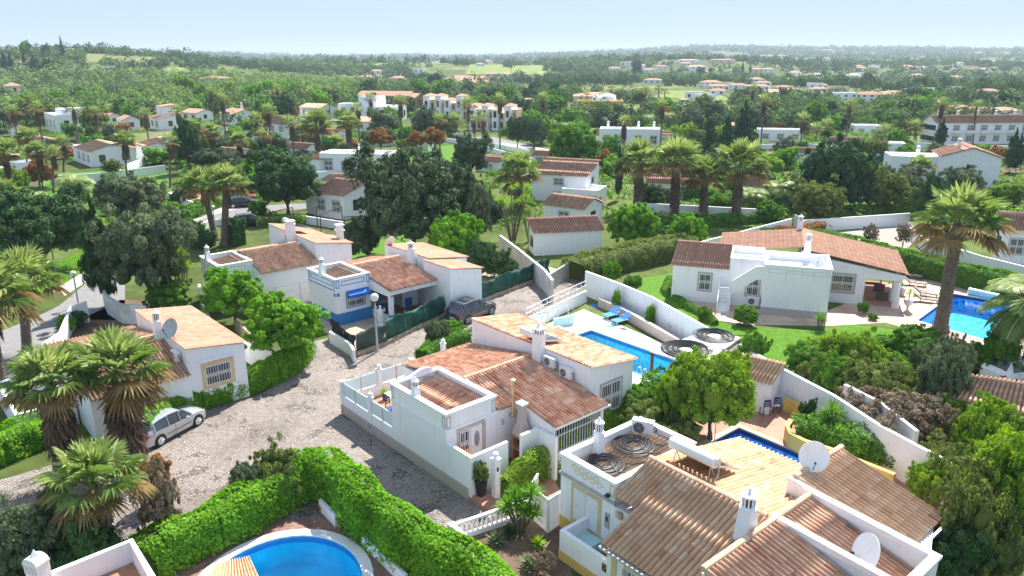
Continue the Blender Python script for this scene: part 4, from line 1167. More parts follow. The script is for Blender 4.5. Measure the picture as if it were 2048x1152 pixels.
b.prism([tuple(YF.P(x, y).xy) for x, y in ((8.4, 4.42), (13.2, 4.42), (13.2, 4.6), (8.4, 4.6))], 2.5, [4.3, 3.95, 3.95, 4.3])
b.box(YF, 13.02, 13.2, 2.201, 4.419, 0, 3.95); b.box(YF, 8.6, 13.0, 2.21, 4.41, -.3, 2.9)
b.prism([tuple(YF.P(x, y).xy) for x, y in ((7.55, 4.65), (8.39, 4.65), (8.39, 4.8), (7.55, 4.8))], 2.5, [4.35, 4.25, 4.25, 4.35])
b.build('wall', PM, YH)
b = MB(); parapet_box(b, YF, -.33, 2.91, -.06, 5.21, 3.622, 3.7, .3)
b.prism([tuple(YF.P(x, y).xy) for x, y in ((8.5, 1.98), (13.27, 1.98), (13.27, 2.26), (8.5, 2.26))], 3.9, [4.28, 4.02, 4.02, 4.28])
b.prism([tuple(YF.P(x, y).xy) for x, y in ((8.35, 4.36), (13.27, 4.36), (13.27, 4.66), (8.35, 4.66))], 3.9, [4.36, 4.02, 4.02, 4.36])
b.box(YF, 12.96, 13.27, 2.262, 4.358, 3.952, 4.02); b.build('coping', PM, YH)
b = MB(); b.box(YF, -.3, 2.95, -.1, -.002, 2.72, 2.84); b.build('cornice', MAT['grey_trim'], YH)
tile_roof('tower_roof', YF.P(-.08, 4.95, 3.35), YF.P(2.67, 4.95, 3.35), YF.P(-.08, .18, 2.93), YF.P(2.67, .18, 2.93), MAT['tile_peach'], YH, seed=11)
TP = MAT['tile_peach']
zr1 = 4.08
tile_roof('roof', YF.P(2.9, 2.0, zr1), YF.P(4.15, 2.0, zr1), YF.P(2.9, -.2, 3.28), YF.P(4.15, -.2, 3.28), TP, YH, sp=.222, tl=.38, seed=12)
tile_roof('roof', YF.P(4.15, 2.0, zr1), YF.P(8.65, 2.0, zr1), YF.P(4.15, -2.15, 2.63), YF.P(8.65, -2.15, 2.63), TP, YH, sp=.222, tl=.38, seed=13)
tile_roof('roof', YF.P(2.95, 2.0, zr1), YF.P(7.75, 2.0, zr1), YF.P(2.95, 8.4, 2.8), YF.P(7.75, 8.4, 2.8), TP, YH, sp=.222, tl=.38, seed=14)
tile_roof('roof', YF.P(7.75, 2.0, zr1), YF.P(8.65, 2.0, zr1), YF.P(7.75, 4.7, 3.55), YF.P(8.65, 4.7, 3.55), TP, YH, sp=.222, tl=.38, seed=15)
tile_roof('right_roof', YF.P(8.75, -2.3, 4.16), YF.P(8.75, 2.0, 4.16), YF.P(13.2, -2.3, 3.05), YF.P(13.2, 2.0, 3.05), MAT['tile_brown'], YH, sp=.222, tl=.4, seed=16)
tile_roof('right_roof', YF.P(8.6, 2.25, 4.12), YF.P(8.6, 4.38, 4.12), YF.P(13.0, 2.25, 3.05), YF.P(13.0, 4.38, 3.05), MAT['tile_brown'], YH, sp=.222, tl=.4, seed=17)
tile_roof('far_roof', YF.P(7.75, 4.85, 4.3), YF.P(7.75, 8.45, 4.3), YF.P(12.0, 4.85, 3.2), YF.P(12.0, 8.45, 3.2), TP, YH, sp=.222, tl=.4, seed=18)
ridge('ridge_tiles', [YF.P(2.9, 2.0, zr1 + .06), YF.P(8.3, 2.0, zr1 + .06)], MAT['tile_cover'], YH, .12)
ridge('ridge_tiles', [YF.P(8.7, -2.3, 4.24), YF.P(8.65, 4.65, 4.22)], MAT['tile_cover'], YH, .13)
ridge('ridge_tiles', [YF.P(7.75, 4.85, 4.36), YF.P(7.75, 8.45, 4.36)], MAT['tile_cover'], YH, .13)
b = MB(); b.box(YF, 4.15, 8.6, -2.27, -2.15, 2.44, 2.54); b.build('gutter', MAT['galv'], YH)
b = MB(); b.box(YF, 12.1, 12.2, 4.9, 8.5, 2.98, 3.08); b.build('gutter', MAT['galv'], YH)
FY = WFr(YF.P(0, 0, 0), YF.u, -YF.v)
b = MB(); b.box(FY, -.27, 4.3, .002, .03, -.3, .65); b.box(YF, -.3, -.272, 0, 5.1, -.3, .65); b.build('painted_base', MAT['ochre'], YH)
# shuttered window
b = MB()
for q in ((.42, 2.16, 2.44, 2.58), (.42, .56, .2, 2.439), (2.02, 2.16, .2, 2.439), (.561, 2.019, .78, .9)): b.box(FY, q[0], q[1], .002, .04, q[2], q[3])
wv = b.build('window', MAT['pale_ochre'], YH)
b = MB(); b.box(FY, .57, 1.28, .003, .05, .91, 2.42); b.box(FY, 1.3, 2.01, .003, .05, .91, 2.42)
for k in range(24): b.box(FY, .6, 1.25, .05, .06, .95 + k * .06, .97 + k * .06); b.box(FY, 1.33, 1.98, .05, .06, .95 + k * .06, .97 + k * .06)
b.build('shutter', MAT['white_metal'], wv)
b = MB()
for k in range(4):
    for j in range(2):
        cx, cz = .55 + k * .42 + j * .21, 3.38 - j * .2 - k * 0.0
        for (x0, z0), (x1, z1) in (((-.17, 0), (.02, .13)), ((.02, .13), (.17, 0)), ((.17, 0), (-.02, -.13)), ((-.02, -.13), (-.17, 0))):
            b.tube([FY.P(cx + x0, .005, cz + z0), FY.P(cx + x1, .005, cz + z1)], .018, 4)
frame_lines(b, FY, 2.6, 2.82, 2.98, 3.5, .035, .015); b.build('ornament', MAT['pale_ochre'], YH)
b = MB(); b.box(FY, 2.4, 2.62, .002, .05, 1.45, 2.15); mtr = b.build('meter_box', MAT['grey_trim'], YH)
b = MB(); b.box(FY, 2.46, 2.56, .051, .06, 1.75, 2.0); b.build('meter_window', MAT['dark'], mtr)
b = MB(); b.box(FY, 3.15, 3.33, .002, .12, 2.25, 2.55); b.build('wall_lamp', MAT['sandstone'], YH)
b = MB(); b.box(FY, 2.95, 3.08, .002, .03, 2.2, 2.5); b.build('ornament', MAT['pale_ochre'], YH)
b = MB(); b.box(FY, 2.5, 2.65, .05, .2, 2.98, 3.1) ; b.tube([FY.P(2.45, .01, 3.0), FY.P(2.5, .2, 3.02)], .04, 6); b.build('camera', MAT['dark'], YH)
# facade below the near roof
FZ = WFr(YF.P(4.3, -1.95, 0), YF.u, -YF.v)
for x in (.25, 1.6, 4.0):
    b = MB(); b.box(FZ, x, x + .25, .002, .04, -.3, 2.3); b.build('pilaster', MAT['pale_ochre'], YH)
window(YH, FZ.P(1.25, 0, .6), YF.u, -YF.v, .55, 1.5, 'pale_ochre', .1); window(YH, FZ.P(2.45, 0, .6), YF.u, -YF.v, .8, 1.5, 'pale_ochre', .1)
b = MB(); b.box(FZ, .85, 1.0, .002, .1, 1.7, 2.0); b.build('wall_lamp', MAT['sandstone'], YH)
b = MB(); b.box(FY, 4.32, 4.33, 1.9, 1.95, -.3, 2.3) if False else None
chimney(YH, YF.P(.12, 1.9, 2.9), 2.05, w0=.42, w1=.34, ang=-50)
chimney(YH, YF.P(8.2, .9, 3.6), 2.1, w0=.62, w1=.46, ang=-50)
# low court wall
t = thing('courtyard_wall', 'low white wall with yellow base in front of the yellow trimmed house', 'wall', YF.P(1.4, -1.3))
b = MB(); b.box(YF, 1.3, 1.48, -1.35, -.02, -.3, 1.38); b.box(YF, 1.3, 4.3, -1.53, -1.351, -.3, 1.38); b.build('wall', PM, t)
b = MB(); b.box(YF, 1.28, 4.3, -1.56, -1.532, -.3, .45); b.build('painted_base', MAT['ochre'], t)
b = MB(); b.box(YF, 3.7, 3.95, -1.545, -1.531, .85, 1.2); b.build('house_sign', MAT['dark'], t)
b = MB()
for k, (x, z) in enumerate(((3.76, 1.12), (3.86, 1.02), (3.78, .93), (3.88, 1.13))): b.box(YF, x - .025, x + .025, -1.552, -1.546, z - .025, z + .03)
b.build('sign_flowers', MAT['orange'], t)
b = MB(); b.box(YF, 1.49, 2.4, -1.2, -.1, .0, .8); tb = thing('storage_box', 'pale green box behind the low court wall', 'box', YF.P(2, -.6)); b.build('box_body', MAT['aqua'], tb)
ac_unit(YF.P(.35, 4.6, 3.25), -50 + 25, 'white air conditioner on the parapet roof with the hose coils', s=1.25)
hose_coil(YF.P(.85, 3.35, 3.3), .28, .98, 'upper black hose coil on the small tiled roof beside the air conditioner')
hose_coil(YF.P(.95, 1.35, 3.15), .28, .92, 'lower black hose coil on the small tiled roof beside the slim chimney')
boiler(YF.P(3.4, 2.75, 3.95), YF, 2.2, 'large pale solar tank and rack on the ridge of the yellow trimmed house', .26, zt=.85, plen=1.4, slope=.45)
dish(YF.P(7.75, 6.1, 4.3), .62, 195, 15, 'round pale satellite dish standing on the ridge before the blue pool', .55, 'plaster')
dish(YF.P(11.6, 3.2, 3.5), .66, 262, 22, 'tilted satellite dish in the walled roof channel at the lower right', .35, 'plaster')

# ================================================================ VILLA on the right
V = VF
VH = thing('white_villa', 'long white villa with flat roof terrace, outside stair and columned porch above the lawn', 'house', V.P(2, 6))
b = MB()
b.box(V, 0, 5.0, 0, 4.6, 0, 3.45); 
b.box(V, -2.7, -.001, 1.45, 5.8, 0, 3.45)
parapet_box(b, V, 0, 5.0, 0, 4.6, 3.45, 4.05, .16)
b.box(V, -2.7, -.001, 5.65, 5.8, 3.45, 4.05); b.box(V, -2.7, -2.54, 1.45, 5.649, 3.45, 4.05); b.box(V, -2.53, -.001, 1.45, 1.6, 3.45, 4.05)
b.prism([tuple(V.P(x, y).xy) for x, y in ((-7.3, 1.4), (-2.71, 1.4), (-2.71, 6.5), (-7.3, 6.5))], 0, [3.05, 3.05, 3.9, 3.9])
b.prism([tuple(V.P(x, y).xy) for x, y in ((5.01, 4.8), (8.1, 4.8), (8.1, 12.5), (3.0, 12.5), (3.0, 4.8))], 0, [3.75, 3.25, 3.25, 4.0, 4.0])
b.prism([tuple(V.P(x, y).xy) for x, y in ((8.1, 4.8), (10.9, 4.8), (10.9, 5.0), (8.1, 5.0))], 2.3, [3.22, 2.8, 2.8, 3.22])
b.box(V, 10.7, 10.9, 5.001, 12.5, 2.3, 2.75)
b.build('wall', PM, VH)
b = MB(); b.box(V, -.02, 5.02, -.03, -.001, 0, .55); b.build('skirting', MAT['grey_trim'], VH)
b = MB(); parapet_box(b, V, -.05, 5.05, -.05, 4.65, 4.051, 4.12, .25); b.build('coping', PM, VH)
b = MB(); F_ = WFr(V.P(0, 0, 0), V.u, -V.v); frame_lines(b, F_, .3, 1.7, 3.45, 3.8, .02, .012); frame_lines(b, F_, 1.8, 3.6, 3.5, 3.72, .02, .012); frame_lines(b, F_, 3.7, 4.8, 3.45, 3.8, .02, .012); b.build('ornament', MAT['grey_trim'], VH)
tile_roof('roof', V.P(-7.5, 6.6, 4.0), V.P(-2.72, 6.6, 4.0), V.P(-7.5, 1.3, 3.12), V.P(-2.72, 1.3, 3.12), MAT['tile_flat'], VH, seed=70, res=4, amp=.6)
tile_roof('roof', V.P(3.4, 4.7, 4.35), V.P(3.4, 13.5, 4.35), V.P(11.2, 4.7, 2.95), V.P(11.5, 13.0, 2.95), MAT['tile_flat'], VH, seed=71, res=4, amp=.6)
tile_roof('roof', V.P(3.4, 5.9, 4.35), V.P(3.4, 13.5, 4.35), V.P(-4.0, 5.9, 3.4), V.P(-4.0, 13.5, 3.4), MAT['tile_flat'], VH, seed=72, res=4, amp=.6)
window(VH, V.P(-4.6, 1.4, 1.1), V.u, -V.v, .95, 1.4, 'grey_trim', .14); window(VH, V.P(-.75, 1.45, 1.0), V.u, -V.v, .95, 1.5, 'grey_trim', .14)
window(VH, V.P(6.35, 4.8, 1.05), V.u, -V.v, 1.7, 1.4, 'grey_trim', .18)
# stair
b = MB()
for k in range(8): b.box(V, -3.3, -2.5, -.9 + k * .26, -.9 + (k + 1) * .26, 0, .2 * (k + 1))
st = b.build('outside_stair', PM, VH)
b = MB()
b.wallrun([tuple(V.P(x, y).xy) for x, y in ((-3.36, -.9), (-3.36, 1.3))], .08, 0, [.9, 2.4]); b.wallrun([tuple(V.P(x, y).xy) for x, y in ((-2.44, -.9), (-2.44, .0))], .08, 0, [.9, 1.6])
b.build('stair_wall', PM, st)
b = MB(); P1 = [tuple(V.P(x, y).xy) for x, y in ((-2.4, -.1), (-.1, -.1))]
vs = [V.P(-2.4, -.04, 1.3), V.P(-.6, -.04, 2.7), V.P(-.001, -.04, 2.9), V.P(-.001, -.04, 3.9), V.P(-.6, -.04, 3.9), V.P(-2.4, -.04, 2.5)]
b.add(vs + [v + V.v * .14 for v in vs], [(0, 1, 2, 3, 4, 5), (11, 10, 9, 8, 7, 6)] + [(i, i + 6, (i + 1) % 6 + 6, (i + 1) % 6) for i in range(6)]); b.build('stair_balustrade', PM, st)
b = MB()
for k in range(8): b.box(V, -3.28 + k * .1, -3.25 + k * .1, -.2, -.17, .7, 1.9)
b.box(V, -3.3, -2.5, -.21, -.16, 1.88, 1.93); b.build('stair_gate', MAT['white_metal'], st)
for (x, y) in ((10.6, 4.9), (10.6, 6.6)):
    b = MB(); b.lathe(V.P(x, y, 0), [(.3, 0), (.3, .8), (.2, .85), (.19, 2.2), (.26, 2.28)], 16); b.build('column', PM, VH, smooth=True)
b = MB(); b.box(V, 8.102, 11.0, 5.0, 12.4, .0, .08); b.build('porch_floor', MAT['terra_floor'], VH)
chimney(VH, V.P(3.3, 4.4, 3.9), 2.2, w0=.6, w1=.42, ang=-18); chimney(VH, V.P(3.0, 13.2, 3.9), 1.9, w0=.6, w1=.42, ang=-18)
ac_unit(V.P(-.6, 1.15, .25), -18.3, 'air conditioner low on the villa wall beside the stair', s=1.2)
boiler(V.P(-2.3, 2.3, 3.5), V, 2.6, 'white horizontal solar tank on the flat roof of the villa', .2, zt=.5, panel=False)
dish(V.P(4.2, 2.6, 3.5), .6, 215, 40, 'large white satellite dish lying behind the villa parapet', .3, 'plaster')
t = thing('white_railing', 'white baluster railing behind the left wing of the villa', 'railing', at(1400, 500))
b = MB()
A_, B_ = at(1398, 505), at(1476, 497)
for k in range(19): p = A_.lerp(B_, k / 18); b.tube([p, p + Vector((0, 0, .95))], .05, 6)
b.wallrun([tuple(A_.xy), tuple(B_.xy)], .14, .95, 1.05); b.build('baluster', PM, t)
# furniture on the villa terrace
def lounger(P, ang, label, frame, cloth, group):
    t = thing('sun_lounger', label, 'sun lounger', P, group); F_ = Fr(P, ang)
    b = MB(); b.box(F_, -1.0, .35, -.3, .3, .3, .36)
    c_ = [F_.P(.35, -.3, .3), F_.P(.35, .3, .3), F_.P(.35, .3, .36), F_.P(.35, -.3, .36)]
    d_ = [F_.P(.95, -.3, .72), F_.P(.95, .3, .72), F_.P(.93, .3, .78), F_.P(.93, -.3, .78)]
    b.add(c_ + d_, [(0, 1, 5, 4), (1, 2, 6, 5), (2, 3, 7, 6), (3, 0, 4, 7), (4, 5, 6, 7)]); b.build('cushion', MAT[cloth], t)
    for x in (-.85, .4):
        for y in (-.3, .3):
            b = MB(); b.tube([F_.P(x, y, .3), F_.P(x - .06, y * 1.05, 0)], .025, 6); b.build('leg', MAT[frame], t)
    b = MB()
    for y in (-.33, .33): b.tube([F_.P(-.95, y, .3), F_.P(.4, y, .31), F_.P(.98, y, .74)], .025, 6); b.tube([F_.P(-.1, y, .3), F_.P(-.05, y, .52), F_.P(.35, y, .54), F_.P(.42, y, .33)], .02, 6)
    b.build('frame', MAT[frame], t)
    return t
for i, (x, y, lab) in enumerate(((1820, 556, 'farthest taupe lounger in the row by the villa hedge'), (1828, 571, 'second taupe lounger from the hedge on the villa terrace'), (1850, 592, 'taupe lounger between the porch and the pool, third in the row'), (1850, 604, 'taupe lounger nearest the pool corner on the villa terrace'))):
    lounger(at(x, y), 146 + (i % 2) * 8, lab, 'wicker', 'taupe', 'taupe loungers on the villa terrace')
lounger(at(1228, 634), 32, 'left blue lounger with a dark blue towel on the pool deck', 'white_metal', 'fabric_cyan', 'blue loungers on the white pool deck')
lounger(at(1246, 645), 32, 'right blue lounger nearer the pool with a dark blue towel', 'white_metal', 'fabric_cyan', 'blue loungers on the white pool deck')
for (x, y), lab in (((1230, 622), 'dark blue towel over the back of the left pool lounger'), ((1252, 635), 'dark blue towel over the back of the right pool lounger')):
    p = at(x, y, .72); t = thing('towel', lab, 'towel', p); F_ = Fr(p, 32); b = MB()
    vs = []
    for i in range(6):
        for j in range(5): vs.append(F_.P(-.35 + i * .14, -.34 + j * .17, .02 + (i - 1) * .075 + .02 * math.sin(i * 2 + j * 1.7)))
    b.add(vs, [(i * 5 + j, i * 5 + j + 5, i * 5 + j + 6, i * 5 + j + 1) for i in range(5) for j in range(4)]); b.build('cloth', MAT['fabric_blue'], t)
t = thing('side_table', 'small pale blue table between the two blue loungers', 'table', at(1236, 637)); F_ = Fr(at(1240, 634), 32)
b = MB(); b.box(F_, -.22, .22, -.22, .22, .4, .44); b.build('table_top', MAT['aqua'], t)
b = MB()
for x in (-.18, .18):
    for y in (-.18, .18): b.tube([F_.P(x, y, 0), F_.P(x, y, .4)], .02, 6)
b.build('leg', MAT['white_metal'], t)
t = thing('towel', 'small blue towel lying on the deck by the pool edge', 'towel', at(1218, 655)); b = MB()
F_ = Fr(at(1220, 653, .02), 20); b.add([F_.P(-.3 + i * .15, -.15 + j * .1, .03 * ((i + j) % 2)) for i in range(5) for j in range(4)], [(i * 4 + j, i * 4 + j + 4, i * 4 + j + 5, i * 4 + j + 1) for i in range(4) for j in range(3)]); b.build('cloth', MAT['fabric_cyan'], t)
t = thing('mat', 'blue mat in the far corner of the pool deck', 'mat', at(1201, 613)); b = MB(); F_ = Fr(at(1201, 613, .012), -20); b.box(F_, -.8, .8, -.35, .35, 0, .02); b.build('mat_sheet', MAT['fabric_blue'], t)
# glass railing and spa
t = thing('glass_railing', 'steel and glass railing around the corner of the central pool', 'railing', at(1100, 650))
b = MB(); g = MB()
W = [at(x, y) for x, y in ((1076, 652), (1096, 650), (1116, 643), (1136, 636), (1158, 655), (1182, 664), (1206, 672))]
for p in W: b.tube([p, p + Vector((0, 0, 1.05))], .03, 8)
for p, q in zip(W[:-1], W[1:]): b.tube([p + Vector((0, 0, 1.05)), q + Vector((0, 0, 1.05))], .025, 6)
b.build('railing_post', MAT['metal'], t)
t = thing('hot_tub', 'raised pale green hot tub panel at the corner of the pool deck', 'hot tub', at(1125, 650))
A_, B_ = at(1108, 656), at(1146, 648); b = MB(); b.wallrun([tuple(A_.xy), tuple(B_.xy)], .3, 0, .75); b.build('tub_panel', MAT['aqua'], t)
F_ = Fr(MF.P(-1.9, 17.6), -48.5); b = MB(); parapet_box(b, F_, 0, 2.0, 0, 1.8, 0.01, .3, .2); b.build('tub_rim', MAT['deck_white'], t); b = MB(); b.box(F_, .2, 1.8, .2, 1.6, .01, .2); b.build('tub_water', MAT['aqua'], t)
# pergola with hose coils
PZ = 2.5
pc = [at(1300, 702, PZ), at(1424, 657, PZ), at(1482, 675, PZ), at(1400, 732, PZ)]
t = thing('pergola', 'dark wooden pergola with a pale flat roof at the end of the pool', 'pergola', (pc[0].x, pc[0].y, 0))
b = MB(); b.prism([tuple(p.xy) for p in pc], PZ - .08, PZ); b.build('roof_sheet', MAT['deck_white'], t)
b = MB(); b.wallrun([tuple(p.xy) for p in pc] , .12, PZ - .22, PZ - .081); b.build('beam', MAT['wood'], t)
for p in pc:
    b = MB(); q = p.lerp(sum(pc, Vector()) / 4, .05); b.box(Fr((q.x, q.y, 0), -30), -.08, .08, -.08, .08, 0, PZ - .23); b.build('post', MAT['wood'], t)
q = at(1372, 700, PZ); hose_coil(q, .45, 1.6, 'left wide hose coil on the pergola roof, partly behind the lemon tree', 26)
q = at(1428, 672, PZ); hose_coil(q, .45, 1.35, 'right hose coil on the pergola roof by the white wall', 20)
# shed with chairs
SF = Fr(at(1530, 828), -35)
t = thing('garden_shed', 'small white outbuilding with barrel tiled lean-to roof behind the blue chairs', 'shed', at(1530, 800))
p4 = [at(1520, 826), at(1562, 812), at(1560, 770), at(1500, 790)]
p4 = [SF.P(-3.6, 0), SF.P(.2, 0), SF.P(.2, 2.3), SF.P(-3.6, 2.3)]
b = MB(); b.prism([tuple(p.xy) for p in p4], 0, [1.95, 1.95, 2.35, 2.35]); b.build('wall', PM, t)
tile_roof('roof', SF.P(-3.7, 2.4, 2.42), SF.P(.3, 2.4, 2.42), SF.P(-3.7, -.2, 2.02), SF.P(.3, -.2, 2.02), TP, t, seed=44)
make_chair(at(1529, 829), -170, 'left of two blue folding chairs against the white outbuilding', group='blue chairs by the pool courtyard')
make_chair(at(1549, 823), -170, 'right of two blue folding chairs against the white outbuilding', group='blue chairs by the pool courtyard')
t = thing('shower', 'slim outdoor shower at the left end of the blue pool', 'shower', at(1430, 895))
P0 = at(1428, 892); b = MB(); b.tube([P0, P0 + Vector((0, 0, 2.1)), P0 + Vector((.08, 0, 2.25)), P0 + Vector((.25, 0, 2.25)), P0 + Vector((.3, 0, 2.15))], .025, 8); b.build('pipe', MAT['copper'], t)
b = MB(); b.lathe(P0 + Vector((.3, 0, 2.08)), [(.12, 0), (.1, .04), (.02, .08)], 12); b.build('shower_head', MAT['metal'], t)
# pool ladder
def ladder(P, ang, label):
    t = thing('pool_ladder', label, 'pool ladder', P); F_ = Fr(P, ang); b = MB()
    for y in (-.22, .22):
        b.tube([F_.P(-.35, y, 0), F_.P(-.35, y, .5), F_.P(-.2, y, .72), F_.P(0, y, .72), F_.P(.12, y, .5), F_.P(.12, y, -.8)], .025, 8)
    b.build('rail', MAT['metal'], t, smooth=True)
    b = MB()
    for z in (-.2, -.5): b.box(F_, .08, .16, -.2, .2, z, z + .03)
    b.build('step', MAT['metal'], t)
ladder(MF.P(8.4, 17.1), 41, 'steel ladder at the near end of the central pool')
# villa porch furniture
def armchair(P, ang, label):
    t = thing('wicker_armchair', label, 'armchair', P, 'brown wicker armchairs in the villa porch'); F_ = Fr(P, ang)
    b = MB(); b.box(F_, -.4, .4, -.4, .4, .08, .34); b.build('seat_base', MAT['wicker'], t)
    b = MB(); b.box(F_, -.4, .4, .28, .42, .341, .8); b.build('backrest', MAT['wicker'], t)
    for s_ in (-1, 1):
        b = MB(); b.box(F_, min(s_ * .4, s_ * .28), max(s_ * .4, s_ * .28), -.4, .279, .341, .58); b.build('armrest', MAT['wicker'], t)
    b = MB(); b.box(F_, -.27, .27, -.38, .27, .341, .46); b.build('cushion', MAT['taupe'], t)
armchair(at(1763, 600), 160, 'brown wicker armchair nearest the porch column of the villa'); armchair(at(1757, 583), 160, 'brown wicker armchair behind the first one in the villa porch')
make_table(at(1742, 566), -18, 'dining table in the back of the villa porch', 1.8, .9, 'dark')
t = thing('pool_cover_roller', 'aqua pool cover roller beyond the villa pool', 'pool cover', at(1955, 585))
A_, B_ = at(1940, 582, .35), at(1995, 594, .35); b = MB(); b.tube([A_, B_], .3, 16); b.build('rolled_cover', MAT['aqua'], t, smooth=True)
b = MB(); b.tube([A_ - (B_ - A_) * .04, A_], .34, 10); b.tube([B_, B_ + (B_ - A_) * .04], .34, 10); b.build('end_frame', MAT['white_metal'], t)
def pot(P, s, label, mat='plaster_old', urn=True, col=None):
    t = thing('plant_pot', label, 'plant pot', P)
    b = MB(); prof = [(.18, 0), (.2, .05), (.07, .12), (.07, .3), (.24, .5), (.3, .75), (.27, .78), (.22, .74)] if urn else [(.2, 0), (.3, .5), (.32, .52), (.27, .53), (.25, .46)]
    b.lathe(P, [(r * s, z * s) for r, z in prof], 16); b.build('pot_body', MAT[mat], t, smooth=True); return t
POTS = [(pot(at(1814, 622), 1.3, 'white urn with a yellow green yucca on the corner of the villa porch'), .95, 1.0, .9),
        (pot(at(1838, 550), 1.6, 'big white pot with a yucca against the villa hedge', urn=False), .8, 1.2, 1.0),
        (pot(at(1801, 590), 1.3, 'low white pot behind the porch column of the villa', urn=False), .6, .6, .7),
        (pot(at(102, 705), 1.3, 'white bowl planter on the stepped wall at the left', urn=False), .6, .5, .6)]

# balustrade at the bottom
t = thing('balustrade', 'white balustrade with turned balusters around the succulent garden', 'balustrade', at(905, 1090))
W = [at(1060, 985 + 20, .75), at(905, 1048, .75), at(1045, 1170, .75)]
W = [at(1050, 1003, .8), at(905, 1052, .8), at(1060, 1190, .8)]
b = MB(); b.wallrun([(p.x, p.y) for p in W], .26, 0, .22); b.build('plinth', PM, t)
b = MB(); b.wallrun([(p.x, p.y) for p in W], .24, .78, .88); b.build('handrail', PM, t)
prof = [(.07, 0), (.07, .05), (.04, .09), (.085, .22), (.075, .32), (.035, .46), (.05, .51), (.065, .56)]
for p, q in zip(W[:-1], W[1:]):
    n = int((q - p).length / .24)
    for k in range(1, n):
        c = p.lerp(q, k / n); b = MB(); b.lathe((c.x, c.y, .22), prof, 10); b.build('baluster', PM, t, smooth=True)
for p in W[:2]:
    b = MB(); b.box(Fr((p.x, p.y, 0), -50), -.16, .16, -.16, .16, 0, .9); b.build('pillar', PM, t)
# white louvred screen between the gardens
t = thing('louvre_screen', 'white vertical louvre screen beside the yellow trimmed house', 'screen', at(1105, 1050))
b = MB(); p, q = at(1122, 990 + 45), at(1108, 1068)
W = [YF.P(-.35, .05), YF.P(-.35, -1.0) , YF.P(-1.8, -.6)]
W = [at(1125, 1045), at(1096, 1066), at(1060, 1035), at(1075, 1010)]
for p, q in zip(W[:-1], W[1:]):
    n = max(2, int((q - p).length / .12))
    for k in range(n): c = p.lerp(q, (k + .5) / n); b.box(Fr((c.x, c.y, 0), -10), -.045, .045, -.012, .012, .05, 1.6)
b.build('slat', MAT['white_metal'], t)
b = MB(); b.wallrun([tuple(p.xy) for p in W], .08, 1.6, 1.68); b.wallrun([tuple(p.xy) for p in W], .08, 0, .05); b.build('rail', MAT['white_metal'], t)

# bottom-left house corner
t = thing('white_house', 'white walled roof terrace with a slotted chimney at the bottom left corner', 'house', at(150, 1180))
zz = 3.2
W = [at(20, 1178, zz), at(262, 1080, zz), at(320, 1180, zz), at(360, 1260, zz)]
b = MB(); b.wallrun([(p.x, p.y) for p in W], .22, 0, zz); b.build('wall', PM, t)
cs_ = [W[0], W[1], W[2], W[3], at(60, 1400, zz)]
b = MB(); b.prism([tuple((p + (sum(cs_, Vector()) / 5 - p) * .03).xy) for p in cs_], 0, 2.35); b.build('flat_roof', MAT['terracotta'], t)
P0 = at(80, 1160, 3.2); F_ = Fr(P0, -48 + 28); b = MB(); b.box(F_, -.3, .3, -.22, .22, -1.5, .35); ch = b.build('chimney', PM, t)
b = MB()
for k in range(5): b.box(F_, -.3 + k * .135, -.3 + k * .135 + .06, -.24, .24, .351, .7)
b.box(F_, -.32, .32, -.26, .26, .7, .76)
vs = [F_.P(math.cos(a) * .32, y, .76 + math.sin(a) * .2) for y in (-.24, .24) for a in [math.pi * i / 8 for i in range(9)]]
b.add(vs, [(i, i + 1, i + 10, i + 9) for i in range(8)] + [tuple(range(9)), tuple(range(17, 8, -1))])
b.lathe(F_.P(0, 0, .9), [(.16, 0), (.1, .14), (.01, .3)], 4); b.build('chimney_cap', PM, ch)
t = thing('tiled_canopy', 'small tiled canopy at the edge of the round pool at the bottom', 'canopy', at(490, 1180))
tile_roof('roof', at(395, 1175, 1.9), at(560, 1250, 1.9), at(428, 1128, 2.0), at(500, 1112, 2.0), TP, t, seed=3) if False else None
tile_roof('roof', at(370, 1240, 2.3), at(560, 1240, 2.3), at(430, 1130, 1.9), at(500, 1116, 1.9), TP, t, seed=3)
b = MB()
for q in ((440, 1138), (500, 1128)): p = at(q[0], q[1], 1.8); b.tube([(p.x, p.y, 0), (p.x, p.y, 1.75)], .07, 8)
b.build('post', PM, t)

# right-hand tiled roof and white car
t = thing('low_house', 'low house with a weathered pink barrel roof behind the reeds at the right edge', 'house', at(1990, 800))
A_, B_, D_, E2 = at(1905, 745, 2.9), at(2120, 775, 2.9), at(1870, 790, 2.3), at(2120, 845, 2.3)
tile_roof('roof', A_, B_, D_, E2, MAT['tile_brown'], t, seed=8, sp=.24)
b = MB(); b.prism([tuple(p.xy) for p in (A_, B_, E2, D_)], 0, [2.8, 2.8, 2.2, 2.2]); b.build('wall', MAT['plaster_old'], t)

